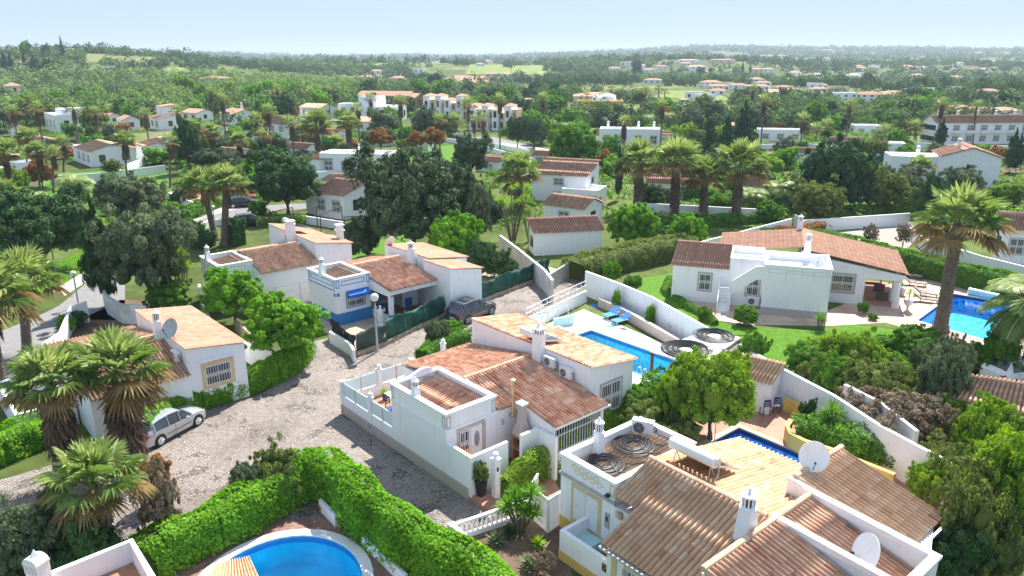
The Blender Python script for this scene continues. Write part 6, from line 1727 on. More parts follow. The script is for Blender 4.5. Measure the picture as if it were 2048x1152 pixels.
def hedge(pts, width, height, label, mat='leaf_bright', size=.09, dens=220, rnd_=.35, name='hedge', cat='hedge', bump=.12, z0=0.0, group=None, seed=0, hs=None):
    """pts world xy; superellipse section"""
    rng = np.random.default_rng(len(label) * 13 + seed)
    W = [np.array([p[0], p[1]]) for p in pts]
    t = thing(name, label, cat, (W[0][0], W[0][1], z0), group)
    seg = [np.linalg.norm(W[i + 1] - W[i]) for i in range(len(W) - 1)]; Ltot = sum(seg); cum = np.concatenate([[0], np.cumsum(seg)])
    def at_s(s):
        i = np.clip(np.searchsorted(cum, s, side='right') - 1, 0, len(seg) - 1)
        f = (s - cum[i]) / np.array(seg)[i]; A = np.array(W)[i]; B = np.array(W)[i + 1]
        d = (B - A) / np.array(seg)[i][:, None]
        return A + (B - A) * f[:, None], np.stack([-d[:, 1], d[:, 0]], 1), d
    hh = (lambda s: np.interp(s, cum, hs)) if hs else (lambda s: np.full(len(s), height))
    per = width + 2 * height; n = int(dens * Ltot * per)
    s = rng.uniform(0, Ltot, n); u = rng.uniform(0, 1, n) * math.pi
    c, nn, dd = at_s(s); H_ = hh(s)
    def sect(u):
        cu, su = np.cos(u), np.sin(u); e = rnd_
        return np.sign(cu) * np.abs(cu) ** e, np.abs(su) ** e
    X, Z = sect(u)
    nz = _noise3(rng, 5, 1.1); nz2 = _noise3(rng, 5, 3.2)
    pos = np.concatenate([c + nn * (X * width / 2)[:, None], (z0 + Z * H_)[:, None]], 1)
    g = 1 + bump * nz(pos) + bump * .6 * nz2(pos); dep = rng.uniform(.86, 1.04, n)
    pos[:, :2] = c + nn * (X * width / 2 * g * dep)[:, None]; pos[:, 2] = z0 + Z * H_ * (1 + (g - 1) * .7) * (.5 + .5 * dep)
    # rounded ends
    e0 = s < width * .3; e1 = s > Ltot - width * .3
    for m_, sg in ((e0, -1), (e1, 1)):
        k = m_.sum(); 
        if k: pos[m_, :2] += dd[m_] * sg * (np.sqrt(np.maximum(0, 1 - X[m_] ** 2)) * width * .25 * rng.uniform(.2, 1, k))[:, None]
    N3 = np.concatenate([nn * X[:, None], Z[:, None] * .9], 1)
    V, F = leafquads(pos, N3, size, rng, jit=.5)
    r_ = np.clip(.5 + .18 * nz2(pos * 1.3) + rng.normal(0, .16, n), 0, 1)
    # solid inside
    m = max(2, int(Ltot / .5)); ss = np.linspace(0.02, Ltot - .02, m + 1); cc, n2, _ = at_s(ss); uu = np.linspace(0, math.pi, 9); X2, Z2 = sect(uu); hv = hh(ss)
    CV = []; CF = []
    for i in range(m + 1):
        for j in range(9): q = cc[i] + n2[i] * X2[j] * width / 2 * .76; CV.append((q[0], q[1], z0 + Z2[j] * hv[i] * .8))
    for i in range(m):
        for j in range(8): a = i * 9 + j; CF.append((a, a + 1, a + 10, a + 9))
    CF += [(0, 2, 5, 8), (m * 9, m * 9 + 3, m * 9 + 6, m * 9 + 8)]
    b0 = len(V); V = np.concatenate([V, np.array(CV)]); F = np.concatenate([F, np.array(CF) + b0]); r_ = np.concatenate([r_, np.full(len(CF), .3)])
    V = V - np.array([W[0][0], W[0][1], z0])
    nmesh('foliage', V, F, MAT[mat], t, r_)
    return t

# ---- hedges
hp = lambda *q, z=0: [at(x, y, z) for x, y in q]
hedge(hp((300, 1150), (350, 1122), (430, 1088), (510, 1045), (565, 1012), (612, 985), (652, 985), (684, 1005), (728, 1055), (785, 1100), (852, 1150), (960, 1215), (1040, 1290)), 1.75, 2.2, 'thick curved vine hedge arching around the round pool', 'leaf_bright', .08, 360, .55, bump=.16,
      hs=[1.8, 1.8, 1.85, 1.9, 2.1, 2.2, 2.3, 2.3, 2.3, 2.2, 2.2, 2.2, 2.2])
hedge(hp((290, 888), (340, 842), (400, 815), (450, 800), (500, 782), (545, 765), (590, 740), (612, 712)), 1.4, 1.6, 'bright green hedge behind the silver car in front of the left house', 'leaf_bright', .075, 260, .6, bump=.16)
hedge(hp((-80, 940), (0, 915), (60, 890), (100, 875)), 2.6, 1.5, 'broad clipped hedge at the left edge under the fan palms', 'leaf_bright', .08, 220, .45)
hedge(hp((1150, 560), (1200, 545), (1270, 528), (1330, 515), (1372, 510)), 3.6, 2.1, 'large rounded box hedge with pinkish sides above the green net fence', 'leaf_olive', .1, 150, .5, bump=.08)
hedge(hp((1615, 492), (1700, 512), (1800, 540), (1900, 565), (1975, 585), (2090, 615)), 2.2, 2.0, 'long thick clipped hedge behind the villa terrace', 'leaf_mid', .1, 150, .35, bump=.08)
hedge(hp((1530, 480), (1600, 480), (1640, 470)), 1.5, 1.6, 'low hedge with reddish leaves behind the villa roof', 'leaf_red', .1, 130, .5)
hedge(hp((845, 730), (870, 710), (900, 700), (935, 690)), 1.4, 1.3, 'dark box hedge beside the ball topped pillar of the central house', 'leaf_mid', .08, 200, .5)
hedge(hp((1010, 1000), (1060, 965), (1110, 935), (1180, 890), (1240, 850)), .9, 1.4, 'loose bright shrubs between the central house and the yellow trimmed house', 'leaf_lime', .075, 230, .8, bump=.3)
hedge(hp((1230, 860), (1300, 870), (1360, 880)), 1.8, 1.4, 'dense climbing greenery between the parapet roof and the blue pool', 'leaf_mid', .085, 180, .7, bump=.3)
hedge(hp((1220, 850), (1280, 810), (1330, 790)), 1.6, 1.5, 'green shrubs along the porch of the central house', 'leaf_mid', .085, 200, .7, bump=.3)
hedge(hp((390, 500), (425, 490)), 1.6, 1.6, 'dark clipped hedge block left of the twin palms', 'leaf_dark', .12, 90, .35, bump=.05)
hedge(hp((462, 492), (488, 487)), 1.6, 3.0, 'tall dark clipped hedge block right of the twin palms', 'leaf_dark', .12, 90, .3, bump=.05)
hedge(hp((515, 452), (560, 448), (610, 448)), 1.4, 1.0, 'bright shrubs on the low white wall before the pergola house', 'leaf_lime', .13, 80, .7, bump=.3)
hedge(hp((690, 475), (730, 470)), 1.8, 1.4, 'bright green bush right of the block chimney', 'leaf_bright', .13, 80, .7, bump=.3)
hedge(hp((330, 435), (370, 440), (415, 420), (450, 405)), 2.2, 1.5, 'shrubs along the upper road in front of the low white building', 'leaf_mid', .14, 70, .7, bump=.3)
hedge(hp((1340, 560), (1400, 600), (1440, 625), (1400, 640)) [:1] + hp((1330, 585), (1380, 618), (1430, 650)), .8, .5, 'low flowering border along the white wall on the villa side', 'leaf_mid', .08, 150, .8, bump=.4, name='flower_border', cat='shrubs')
hedge(hp((1290, 390), (1400, 400), (1500, 415)), 1.6, 1.8, 'dark green hedge behind the row of four fan palms', 'leaf_mid', .16, 50, .4)
hedge(hp((1330, 458), (1450, 450), (1560, 440)), 1.8, 1.3, 'shrub row under the four fan palms', 'leaf_mid', .16, 50, .7, bump=.3)
hedge(hp((1700, 432), (1760, 428), (1830, 425)), 1.6, 1.3, 'bright hedge along the gravel yard wall', 'leaf_bright', .16, 50, .5)
hedge(hp((1590, 880), (1620, 885), (1680, 905), (1740, 925), (1790, 935)), 1.7, 1.0, 'mixed shrubs overflowing the yellow planter by the blue pool', 'leaf_mid', .085, 170, .8, bump=.4, z0=.4)
hedge(hp((165, 250), (210, 246), (222, 240)), 2, 1.5, 'clipped dark hedge on the slope behind the far white villa', 'leaf_mid', .4, 12, .4)
hedge(hp((235, 213), (300, 216), (312, 214)), 3, 3, 'long flat topped hedge below the orchard', 'leaf_bright', .5, 8, .4)
hedge(hp((0, 330), (40, 330)), 2, 1.5, 'low hedge by the far left drive', 'leaf_mid', .3, 20, .4)

# ---- trees near and middle
T_ = tree
T_('dark', 95, 540, 378, 215, 'big dark spreading tree above the asphalt road at the left')
T_('carob', 20, 470, 400, 120, 'dark green tree behind the left fan palms') 
T_('grey', 272, 455, 348, 150, 'broad grey green tree in the park left of the twin palms')
T_('grey', 308, 618, 425, 205, 'big silvery evergreen behind the peach roofed house', cb=.15)
T_('cypress', 214, 612, 393, 58, 'narrow dark cypress at the road bend')
T_('bright', 470, 655, 545, 150, 'rounded bright green tree left of the blue trimmed house', cb=.2)
T_('bright', 572, 735, 592, 195, 'rounded dense green tree at the corner of the cobbled square', cb=.25)
T_('dark', 578, 432, 300, 165, 'dark rounded tree beside the upper road cars', cb=.12)
T_('carob', 825, 515, 312, 262, 'huge dark carob tree in the middle of the view', cb=.1)
T_('carob', 905, 490, 330, 150, 'dark carob crown on the right of the huge one', cb=.1)
T_('carob', 940, 360, 275, 95, 'rounded dark tree in front of the far lawn')
T_('grey', 950, 500, 375, 85, 'silvery olive tree beside the big carob tree')
T_('bright', 915, 545, 430, 140, 'broad leaved fig tree above the blue trimmed house', cb=.1)
T_('dark', 1000, 556, 505, 75, 'dark bush by the end of the weathered wall', shrub=True)
T_('mid', 1150, 350, 252, 125, 'large grey green tree beyond the two storey house', cb=.12)
T_('carob', 1068, 300, 236, 62, 'small dark tree by the far road')
T_('carob', 1035, 295, 238, 50, 'small dark tree left of another by the far road')
T_('lime', 1112, 300, 255, 48, 'pale green weeping tree beside the far road')
T_('bright', 1262, 498, 408, 125, 'bright green bushy tree beside the low garage roof', cb=.08)
T_('bright', 1375, 498, 433, 92, 'bright green rounded bush in front of the white wall', cb=.06)
T_('conifer', 1418, 310, 243, 52, 'left dark conifer of a group behind the fan palms', cb=.05)
T_('conifer', 1484, 310, 205, 80, 'tallest dark conifer of the group behind the fan palms', cb=.05)
T_('conifer', 1450, 320, 235, 60, 'middle dark conifer of the group behind the fan palms', cb=.05)
T_('pine', 1660, 420, 272, 165, 'big dark green pine beyond the villa', cb=.06)
T_('olive', 1630, 448, 358, 125, 'greyish pink flowering tree in front of the big pine', cb=.12)
T_('olive', 1770, 430, 335, 120, 'olive green tree right of the big pine', cb=.1)
T_('dark', 1855, 455, 352, 85, 'dark narrow tree left of the tall leaning palm', cb=.05)
T_('grey', 1920, 400, 338, 90, 'pale weeping tree before the big white gable house', cb=.1)
T_('olive', 1748, 325, 275, 60, 'golden green tree behind the big pine', cb=.2)
T_('cypress', 1878, 300, 237, 22, 'columnar cypress beside the long terrace')
T_('cypress', 2018, 345, 256, 24, 'left of two dark cypresses at the right edge')
T_('cypress', 2030, 345, 263, 18, 'right of two dark cypresses at the right edge')
T_('cypress', 1236, 400, 285, 15, 'thin cypress left of the row of four fan palms')
T_('cypress', 1113, 245, 205, 14, 'cypress in front of the domed orange house')
T_('cypress', 1199, 215, 184, 7, 'thin cypress by the domed house palms')
T_('mid', 1100, 240, 190, 85, 'big dark round tree left of the domed house', cb=.1)
T_('red', 763, 306, 256, 60, 'round tree with bronze top on the far lawn', cb=.25)
T_('red', 870, 305, 255, 58, 'orange leaved tree on the far lawn, right one', cb=.2)
T_('red', 832, 305, 262, 48, 'orange leaved tree on the far lawn, left one', cb=.2)
T_('red', 585, 245, 210, 32, 'rust coloured tree beside the far white villas')
T_('red', 1212, 345, 300, 50, 'orange leaved bush behind the two storey house')
T_('olive', 228, 362, 318, 45, 'small golden tree standing on the park lawn', cb=.3)
T_('olive', 190, 290, 250, 35, 'bare looking tree in front of the far left villa', cb=.3)
T_('lime', 35, 390, 330, 70, 'yellow green tree at the left edge of the park')
T_('red', 85, 375, 320, 70, 'brownish tree behind the park palms')
T_('dark', 380, 345, 240, 60, 'dark tall evergreen at the right end of the park')
T_('carob', 430, 345, 300, 110, 'grey green bushy trees above the twin palms')
T_('bright', 490, 365, 330, 70, 'green shrub beside the upper road', shrub=True)
T_('red', 510, 330, 300, 40, 'orange bush behind the dark round tree', shrub=True)
T_('grey', 740, 295, 265, 40, 'pinkish grey bush before the white far houses', shrub=True)
T_('bright', 790, 245, 222, 42, 'bright green tree between the far white villas')
T_('lime', 810, 300, 275, 45, 'light green clipped shrub by the far lawn', shrub=True)
T_('grey', 838, 270, 240, 40, 'silvery tree near the yellow apartment houses')
T_('mid', 505, 240, 215, 50, 'green bush left of the far white villas', shrub=True)
# near right mass
T_('lime', 1420, 880, 690, 210, 'bright green lemon tree before the pergola with the hose coils', cb=.12)
T_('lime', 1355, 870, 712, 130, 'left half of the lemon trees beside the central pool', cb=.12)
T_('olive', 1300, 880, 800, 150, 'leafy shrub below the lemon trees', shrub=True)
T_('mid', 1500, 760, 665, 75, 'shrub with red leaves between the pergola and the white wall', shrub=True)
T_('lime', 1700, 770, 650, 150, 'big bush with orange new growth on the villa lawn edge', shrub=True)
T_('mid', 1615, 760, 688, 120, 'bright green bush overhanging the white wall, left end', shrub=True)
T_('olive', 1735, 820, 715, 160, 'wild olive green bush behind the weathered wall', shrub=True)
T_('mid', 1665, 800, 710, 110, 'tangled green bush over the white wall', shrub=True)
T_('dry', 1790, 900, 790, 190, 'dry brown brushwood behind the weathered wall', shrub=True)
T_('grey', 1870, 850, 700, 120, 'pale reed like shrub in front of the pink barrel roof', shrub=True)
T_('grey', 1900, 790, 672, 70, 'feathery pale reeds beside the pink barrel roof', shrub=True)
T_('mid', 1830, 720, 655, 120, 'dark green shrubs in front of the villa pool', shrub=True)
T_('mid', 1760, 700, 672, 80, 'small green shrub on the lower lawn edge', shrub=True)
T_('lime', 1960, 950, 790, 150, 'airy light green tree at the right below the pink roof', cb=.05)
T_('lime', 2005, 1150, 855, 250, 'large leafy tree filling the lower right corner', cb=.0)
T_('olive', 1930, 1180, 930, 200, 'dense olive green tree right of the brown tiled roof', cb=.0)
T_('lime', 1850, 1010, 915, 110, 'yellow green bush at the end of the yellow planters', shrub=True)
T_('dark', 1880, 1200, 1050, 160, 'dark leaved bush under the eave at the lower right', shrub=True)
T_('mid', 1995, 760, 660, 90, 'dark bushes under the date palm', shrub=True)
for kd, x, by, ty, w_, lb in (('lime', 1640, 725, 668, 100, 'yellow green bush on the left of the orange tipped one'), ('mid', 1690, 745, 672, 110, 'leafy green bush below the orange tipped one'), ('olive', 1640, 780, 700, 110, 'olive coloured bush hanging over the white wall'), ('lime', 1750, 760, 690, 110, 'light green bush right of the orange tipped one'), ('mid', 1790, 790, 715, 120, 'green bush before the low pink roofed house'), ('dry', 1720, 860, 775, 130, 'brown dry bush on the left of the brushwood'), ('olive', 1810, 840, 750, 110, 'olive bush right of the wild one'), ('dry', 1850, 900, 800, 120, 'dry brown bush on the right of the brushwood'), ('grey', 1840, 790, 690, 80, 'silvery reeds left of the feathery ones'), ('lime', 1895, 880, 790, 110, 'light green shrub below the silvery reeds'), ('mid', 1950, 740, 690, 110, 'dark green bush left of the white car roof'), ('olive', 1900, 1000, 890, 150, 'olive green bush above the lower right tree'), ('lime', 1985, 1010, 860, 170, 'bright crown behind the lower right tree'), ('olive', 1870, 960, 880, 90, 'olive shrub at the end of the long white wall'),
                          ('mid', 1270, 850, 775, 110, 'green shrub on the left below the lemon trees'), ('olive', 1350, 905, 830, 120, 'olive shrub above the white parapet corner'), ('mid', 1375, 790, 735, 110, 'leafy left shoulder of the lemon tree'), ('lime', 1465, 800, 700, 110, 'leafy right shoulder of the lemon tree'),
                          ('mid', 1180, 415, 390, 60, 'shrub by the open porch of the two storey house'), ('dark', 1320, 420, 372, 90, 'dark shrub between the first two thick palms'), ('mid', 1445, 425, 385, 80, 'green shrub between the last two thick palms'), ('mid', 1540, 445, 405, 70, 'green shrub at the right of the thick palms'), ('olive', 1590, 420, 350, 90, 'olive green tree left of the greyish pink one'), ('pine', 1715, 425, 310, 110, 'second dark pine crown right of the big one'), ('grey', 1800, 420, 340, 100, 'pale green tree right of the olive green one'), ('mid', 1895, 470, 420, 90, 'green shrub behind the tall leaning palm'), ('lime', 2010, 410, 360, 90, 'light green shrub at the right edge below the cypresses'),
                          ('dark', 30, 560, 430, 120, 'dark shrub mass behind the left edge palms'), ('mid', 170, 480, 430, 80, 'green shrub under the dark spreading tree'), ('mid', 390, 480, 440, 70, 'green shrubs left of the twin palm trunks'), ('carob', 720, 520, 440, 90, 'dark lower branch mass left of the huge carob'), ('dark', 960, 555, 480, 90, 'dark shrub between the fig tree and the weathered wall')):
    T_(kd, x, by, ty, w_, lb, shrub=True)
# near left/bottom
T_('dry', 330, 1100, 930, 110, 'brown dry bush beside the dead palm skirt')
T_('red', 320, 1010, 915, 85, 'reddish brown shrub on the edge of the cobbled square', shrub=True)
T_('grey', 75, 1200, 1010, 190, 'silvery dark shrub at the bottom left', shrub=True)
T_('dark', 180, 1180, 1030, 170, 'dark shrub under the near fan palm', shrub=True)
T_('olive', 555, 1010, 895, 130, 'thin leaved oleander rising from the vine hedge', cb=.0)
T_('grey', 500, 1020, 925, 90, 'thin pale oleander left of the other one', cb=.0)
T_('mid', 300, 700, 590, 0, 'x') if False else None
T_('bright', 133, 668, 635, 42, 'small bright shrub by the stepped white wall', shrub=True)
T_('dark', 150, 655, 622, 60, 'dark shrubs along the left garden wall', shrub=True)
T_('mid', 340, 625, 560, 110, 'dark undergrowth behind the peach roof', shrub=True)
T_('grey', 875, 700, 640, 60, 'dry pale bush left of the grey car', shrub=True)
T_('mid', 905, 672, 640, 60, 'green bush behind the grey car', shrub=True)
T_('bright', 862, 715, 690, 40, 'small green shrub by the glass terrace', shrub=True)
T_('mid', 1490, 650, 612, 58, 'round rosemary like bush before the villa', shrub=True)
T_('bright', 1222, 565, 522, 48, 'bright round bush beside the big box hedge', shrub=True)
T_('mid', 1265, 580, 550, 45, 'flowering shrub behind the white wall', shrub=True)
T_('mid', 1410, 640, 615, 40, 'low silvery shrub on the lawn side of the white wall', shrub=True)
T_('bright', 1232, 625, 583, 24, 'left clipped egg shaped bush on the pool planter', shrub=True)
T_('bright', 1299, 655, 610, 24, 'right clipped egg shaped bush on the pool planter', shrub=True)
T_('mid', 1725, 628, 603, 26, 'clipped round topiary before the villa porch', shrub=True)
T_('mid', 1745, 640, 628, 26, 'small dark shrub left of the paved terrace edge', shrub=True)
T_('mid', 1520, 485, 450, 60, 'shrub behind the left wing of the villa', shrub=True)
T_('mid', 1700, 715, 690, 60, 'small shrub at the foot of the orange bush', shrub=True)
T_('dark', 1610, 860, 800, 40, 'dark leaved shrub beside the tall yucca', shrub=True)
T_('mid', 1760, 900, 860, 60, 'leafy shrub against the white wall right of the yuccas', shrub=True)
for (x, y), lb in (((1735, 490), 'left of three small bare trees in the gravel yard'), ((1802, 490), 'middle one of three small bare trees in the gravel yard'), ((1870, 500), 'right one of three small bare trees, by the curved wall')): T_('dry', x, y + 20, y - 42, 40, lb, 'bare trees in the gravel yard', cb=.3, name='bare_tree')
# potted bush at the entrance
q = MF.P(12.3, .42, .3); t = thing('potted_bush', 'round bush in a tall dark pot at the house entrance', 'potted plant', q)
b = MB(); b.lathe(q, [(.2, 0), (.32, .75), (.33, .8), (.27, .78)], 4 * 4); b.build('pot', MAT['dark'], t)
inst('foliage', CR['olive'][0], t, (0, 0, .65), (.5, .5, 1.1)); b = MB(); b.tube([q + Vector((0, 0, .7)), q + Vector((0, 0, 1.1))], .04); b.build('stem', MAT['bark'], t)
# flowers in the entrance box and terrace pot
rg = np.random.default_rng(4); P_ = np.concatenate([rg.normal(0, 1, (260, 3)) * [.13, .13, .09] + np.array(MF.P(a, .45, 1.85)) for a in (10.75, 11.15, 11.55)])
V_, F_2 = leafquads(P_, rg.normal(0, 1, (len(P_), 3)), .05, rg); off = np.array(wloc(FLB)); nmesh('flowers', V_ - off, F_2, MAT['orange'], FLB, rg.uniform(0, 1, len(F_2)))
q = MF.P(1.0, 2.3, .5); t = thing('plant_pot', 'small dark blue pot with yellow flowers on the terrace', 'plant pot', q)
b = MB(); b.lathe(q, [(.12, 0), (.17, .4), (.15, .42)], 12); b.build('pot_body', MAT['dark_blue'], t)
P_ = rg.normal(0, 1, (200, 3)) * [.12, .12, .08] + [0, 0, .55]; V_, F_2 = leafquads(P_, rg.normal(0, 1, (200, 3)), .05, rg); nmesh('flowers', V_, F_2, MAT['leaf_lime'], t, rg.uniform(.5, 1, 200))
q = at(645, 1022); pot(q, .6, 'small terracotta pot beside the white wall of the round pool', 'terra_pot', False)

# ---- fan palms
FPm = fanpalm
FPm(190, 1155, 187, 965, 104, 'near fan palm with fresh green crown and hanging dead skirt at the lower left', trunk=.26, skirt=.62, v=0, skl=.9)
FPm(118, 965, 103, 765, 92, 'left fan palm with long dead skirt beside the silver car', trunk=.24, skirt=1.0, v=1, skl=1.15)
FPm(234, 930, 234, 745, 108, 'big fan palm with long dead skirt beside the silver car, right of its neighbour', trunk=.26, skirt=1.0, v=2, skl=1.05)
FPm(55, 705, 44, 560, 78, 'tall fan palm standing before the asphalt road', trunk=.34, skirt=.5, v=0, skl=.6)
FPm(5, 790, -28, 590, 95, 'fan palm cut by the left edge of the view', trunk=.34, skirt=.5, v=1, skl=.6)
FPm(432, 480, 405, 372, 46, 'left of the twin fan palms by the upper road', trunk=.36, skirt=.4, v=2, skl=.5)
FPm(449, 490, 452, 368, 50, 'right of the twin fan palms by the upper road', trunk=.42, skirt=.4, v=0, skl=.5)
FPm(1045, 420, 1036, 345, 52, 'fan palm behind the yellow green yucca trees', trunk=.4, skirt=.5, v=1)
FPm(1278, 425, 1280, 325, 56, 'first from the left in the row of four thick fan palms', trunk=.55, skirt=.55, v=0)
FPm(1350, 438, 1354, 326, 60, 'second from the left in the row of four thick fan palms', trunk=.5, skirt=.5, v=1)
FPm(1410, 440, 1410, 350, 46, 'third from the left in the row of four thick fan palms', trunk=.45, skirt=.5, v=2)
FPm(1472, 445, 1480, 332, 64, 'fourth from the left in the row of four thick fan palms', trunk=.55, skirt=.5, v=0)
FPm(1880, 662, 1917, 448, 96, 'very tall fan palm with leaning grey trunk beside the villa pool', trunk=.5, skirt=.35, v=2, skl=.4)
FPm(1838, 385, 1840, 335, 30, 'small fan palm left of the big white gable house', trunk=.3, skirt=.4)
g = 'tall slim fan palms of the settlement'
for bx, by, cx_, cy_, r_, lb, sk in (
    (128, 372, 126, 285, 22, 'slim tall palm on the left side of the park lawn', .8), (107, 385, 105, 305, 22, 'slim palm left of the tallest park palm', .8), (80, 380, 75, 303, 26, 'palm at the left end of the park palms', .8),
    (255, 367, 248, 280, 24, 'tall slim palm in the middle of the park lawn', .9), (340, 375, 340, 283, 22, 'slim palm at the right end of the park lawn', .9), (55, 345, 52, 275, 24, 'palm beside the far left villa', .3),
    (20, 420, 8, 305, 34, 'palm with ragged crown at the left edge', .6), (10, 520, 2, 390, 42, 'big palm crown cut by the left edge above the dark tree', .8), (385, 330, 384, 258, 26, 'palm in front of the dark evergreen', .5), (425, 320, 423, 266, 24, 'palm right of the dark evergreen', .8), (480, 330, 478, 283, 24, 'palm above the dark rounded tree', .8),
    (403, 300, 405, 262, 20, 'palm between two others above the park', .5), (512, 280, 512, 238, 20, 'palm left of the far white cottages', .5), (527, 325, 527, 270, 22, 'palm with thin trunk left of the white gabled house', .5),
    (577, 290, 576, 245, 20, 'palm in front of the white gabled house', .4), (632, 330, 632, 252, 36, 'large tall palm in the middle left of the settlement', .5), (607, 300, 605, 270, 28, 'bushy palm left of the large tall palm', .5), (660, 240, 658, 178, 9, 'very tall thin palm above the far villas', .2),
    (698, 315, 696, 246, 28, 'tall palm beside the white blue trimmed house', .7), (672, 300, 672, 290, 26, 'low wind blown palm near the blue trimmed far house', 0), (606, 215, 606, 188, 13, 'palm of a far pair, left', .3), (620, 220, 619, 187, 14, 'palm of a far pair, right', .3),
    (937, 272, 937, 208, 22, 'tall palm in front of the yellow apartment houses', .5), (912, 268, 910, 240, 22, 'palm left of the tallest one by the apartments', .6), (950, 280, 948, 240, 16, 'middle palm of the road group', .7), (965, 282, 966, 238, 18, 'right palm of the road group', .7), (992, 255, 992, 222, 16, 'palm in front of the right apartment block', .4),
    (1175, 215, 1174, 186, 10, 'left palm above the domed house', .3), (1224, 212, 1223, 178, 11, 'middle palm above the domed house', .3), (1237, 215, 1237, 183, 10, 'right palm above the domed house', .3), (1210, 215, 1210, 190, 9, 'short palm above the domed house', .3),
    (1282, 228, 1281, 184, 10, 'left palm of the green field', .3), (1290, 230, 1292, 180, 11, 'second palm of the green field', .3), (1318, 228, 1318, 176, 11, 'third palm of the green field', .3), (1325, 226, 1330, 184, 10, 'fourth palm of the green field', .3), (1433, 240, 1434, 216, 12, 'single palm in the green field', .4),
    (1539, 245, 1538, 212, 14, 'slim palm above the right white wall', .3), (1565, 240, 1562, 222, 9, 'small palm of the right field', .3), (1832, 285, 1832, 252, 18, 'palm left of the columnar cypress', .2), (1945, 290, 1954, 212, 17, 'very tall thin palm before the long terrace', .3), (1770, 290, 1770, 262, 20, 'bushy palm left of the long terrace', .2), (1632, 280, 1634, 258, 20, 'bushy palm behind the big pine', .2), (1655, 275, 1655, 250, 18, 'dark bushy palm behind the big pine', .2)):
    FPm(bx, by, cx_, cy_, r_, lb, g, trunk=.17, skirt=sk, lo=r_ < 24)
# ---- date palms
datepalm(2045, 760, 612, 115, 'feather palm arching over the villa pool at the right edge', trunk=.3)
datepalm(155, 400, 372, 48, 'feather palm on the park lawn', trunk=.4)
datepalm(70, 430, 400, 40, 'feather palm above the dark spreading tree', trunk=.3)
datepalm(1560, 420, 385, 52, 'feather palm right of the four fan palms', trunk=.3)
datepalm(1500, 430, 395, 40, 'low feather palm behind the four fan palms', trunk=.3)
datepalm(858, 248, 230, 20, 'feather palm beside the apartment drive', lo=True)
g = 'feather palms in front of the green field'
for x, y, r_, lb in ((1254, 238, 19, 'left feather palm of the garden row'), (1296, 240, 18, 'second feather palm of the garden row'), (1335, 236, 19, 'third feather palm of the garden row'), (1374, 250, 18, 'fourth feather palm of the garden row'), (1395, 238, 16, 'right feather palm of the garden row'), (1100, 250, 18, 'feather palm left of the garden row'), (1165, 232, 18, 'feather palm under the domed house'), (1130, 255, 17, 'low feather palm by the grey green tree'), (1210, 245, 17, 'feather palm between the domed house and the row')):
    datepalm(x, y + 20, y - 4, r_, lb, g, lo=True)
# ---- yuccas and succulents
yucca(at(1040, 1060), [(0, 0, 1.5), (.5, .1, 1.7), (-.45, -.1, 1.3), (.2, -.45, 1.2), (-.2, .4, 1.5), (.6, -.3, 1.0), (-.6, .2, .9)], .75, 'big spiky yucca in the balustrade garden', 'leaf_mid', 75)
yucca(at(1655, 885, 0), [(0, 0, 1.8), (.35, .2, 1.4), (-.35, -.1, 1.2)], .85, 'tall spiky yucca in the yellow planter', 'leaf_mid', 75)
yucca(at(1672, 905), [(0, 0, 1.2)], .55, 'small yucca right of the tall one', 'leaf_bright', 45)
yucca(at(1690, 905), [(0, 0, 1.0)], .5, 'smallest yucca by the white wall', 'leaf_bright', 45)
yucca(at(990, 1090), [(0, 0, .2)], .55, 'grey green agave at the left of the balustrade garden', 'leaf_grey', 40, False, .07, 'agave', 'agave')
yucca(at(1020, 1075), [(0, 0, .25)], .5, 'large agave below the yucca', 'leaf_carob', 45, False, .08, 'agave', 'agave')
yucca(at(1075, 1095), [(0, 0, .2)], .5, 'pale spiky agave at the right of the garden', 'leaf_lime', 45, False, .06, 'agave', 'agave')
yucca(at(1055, 1135), [(0, 0, .2), (.2, -.2, .15)], .5, 'bluish agave cluster near the lower handrail', 'leaf_grey', 40, False, .06, 'agave', 'agave')
T_('dry', 1085, 1150, 1105, 60, 'small dry succulent bush by the paved path', shrub=True)
yucca(at(362, 620), spread(12, 1.3, 2.2, 5.0, 3), .75, 'yellow green yucca tree beside the silvery evergreen', 'leaf_lime', 45)
yucca(at(1025, 480), spread(16, 2.0, 3.8, 6.2, 4), .8, 'yellow green yucca trees in front of the two storey house', 'leaf_lime', 40, name='yucca_tree', cat='yucca tree')
yucca(at(1060, 485), spread(8, 1.2, 2.2, 5.0, 8), .8, 'smaller yucca stems right of the yellow green ones', 'leaf_olive', 40, name='yucca_tree', cat='yucca tree')
yucca(at(1270, 630), [(0, 0, .9)], .55, 'spiky plant between the clipped bushes of the pool planter', 'leaf_mid', 30, w=.06)
yucca(at(1345, 672), [(0, 0, .8), (.5, -.3, .7)], .6, 'strelitzia leaves at the near end of the pool planter', 'leaf_mid', 24, False, .08, 'plant', 'strelitzia')
yucca(at(1210, 600), [(0, 0, .7)], .4, 'small spiky plant at the far end of the pool planter', 'leaf_red', 24)
yucca(at(1635, 660), [(0, 0, .9), (.3, 0, .7)], .7, 'yucca at the corner of the villa block', 'leaf_mid', 45)
for t0, sc, h_, z0 in POTS:
    rngp = np.random.default_rng(int(h_ * 100)); V_, F_2, R_ = [], [], []
    rosette(V_, F_2, R_, rngp, np.array([0, 0, h_ + sc * .5]), sc * .55, 34, .035); nmesh('leaves', V_, F_2, MAT['leaf_lime'], t0, np.clip(R_, 0, 1))
    b = MB(); b.tube([t0.location + Vector((0, 0, .3)), t0.location + Vector((0, 0, h_ + sc * .5))], .04, 6); b.build('stem', MAT['palm_bark'], t0)
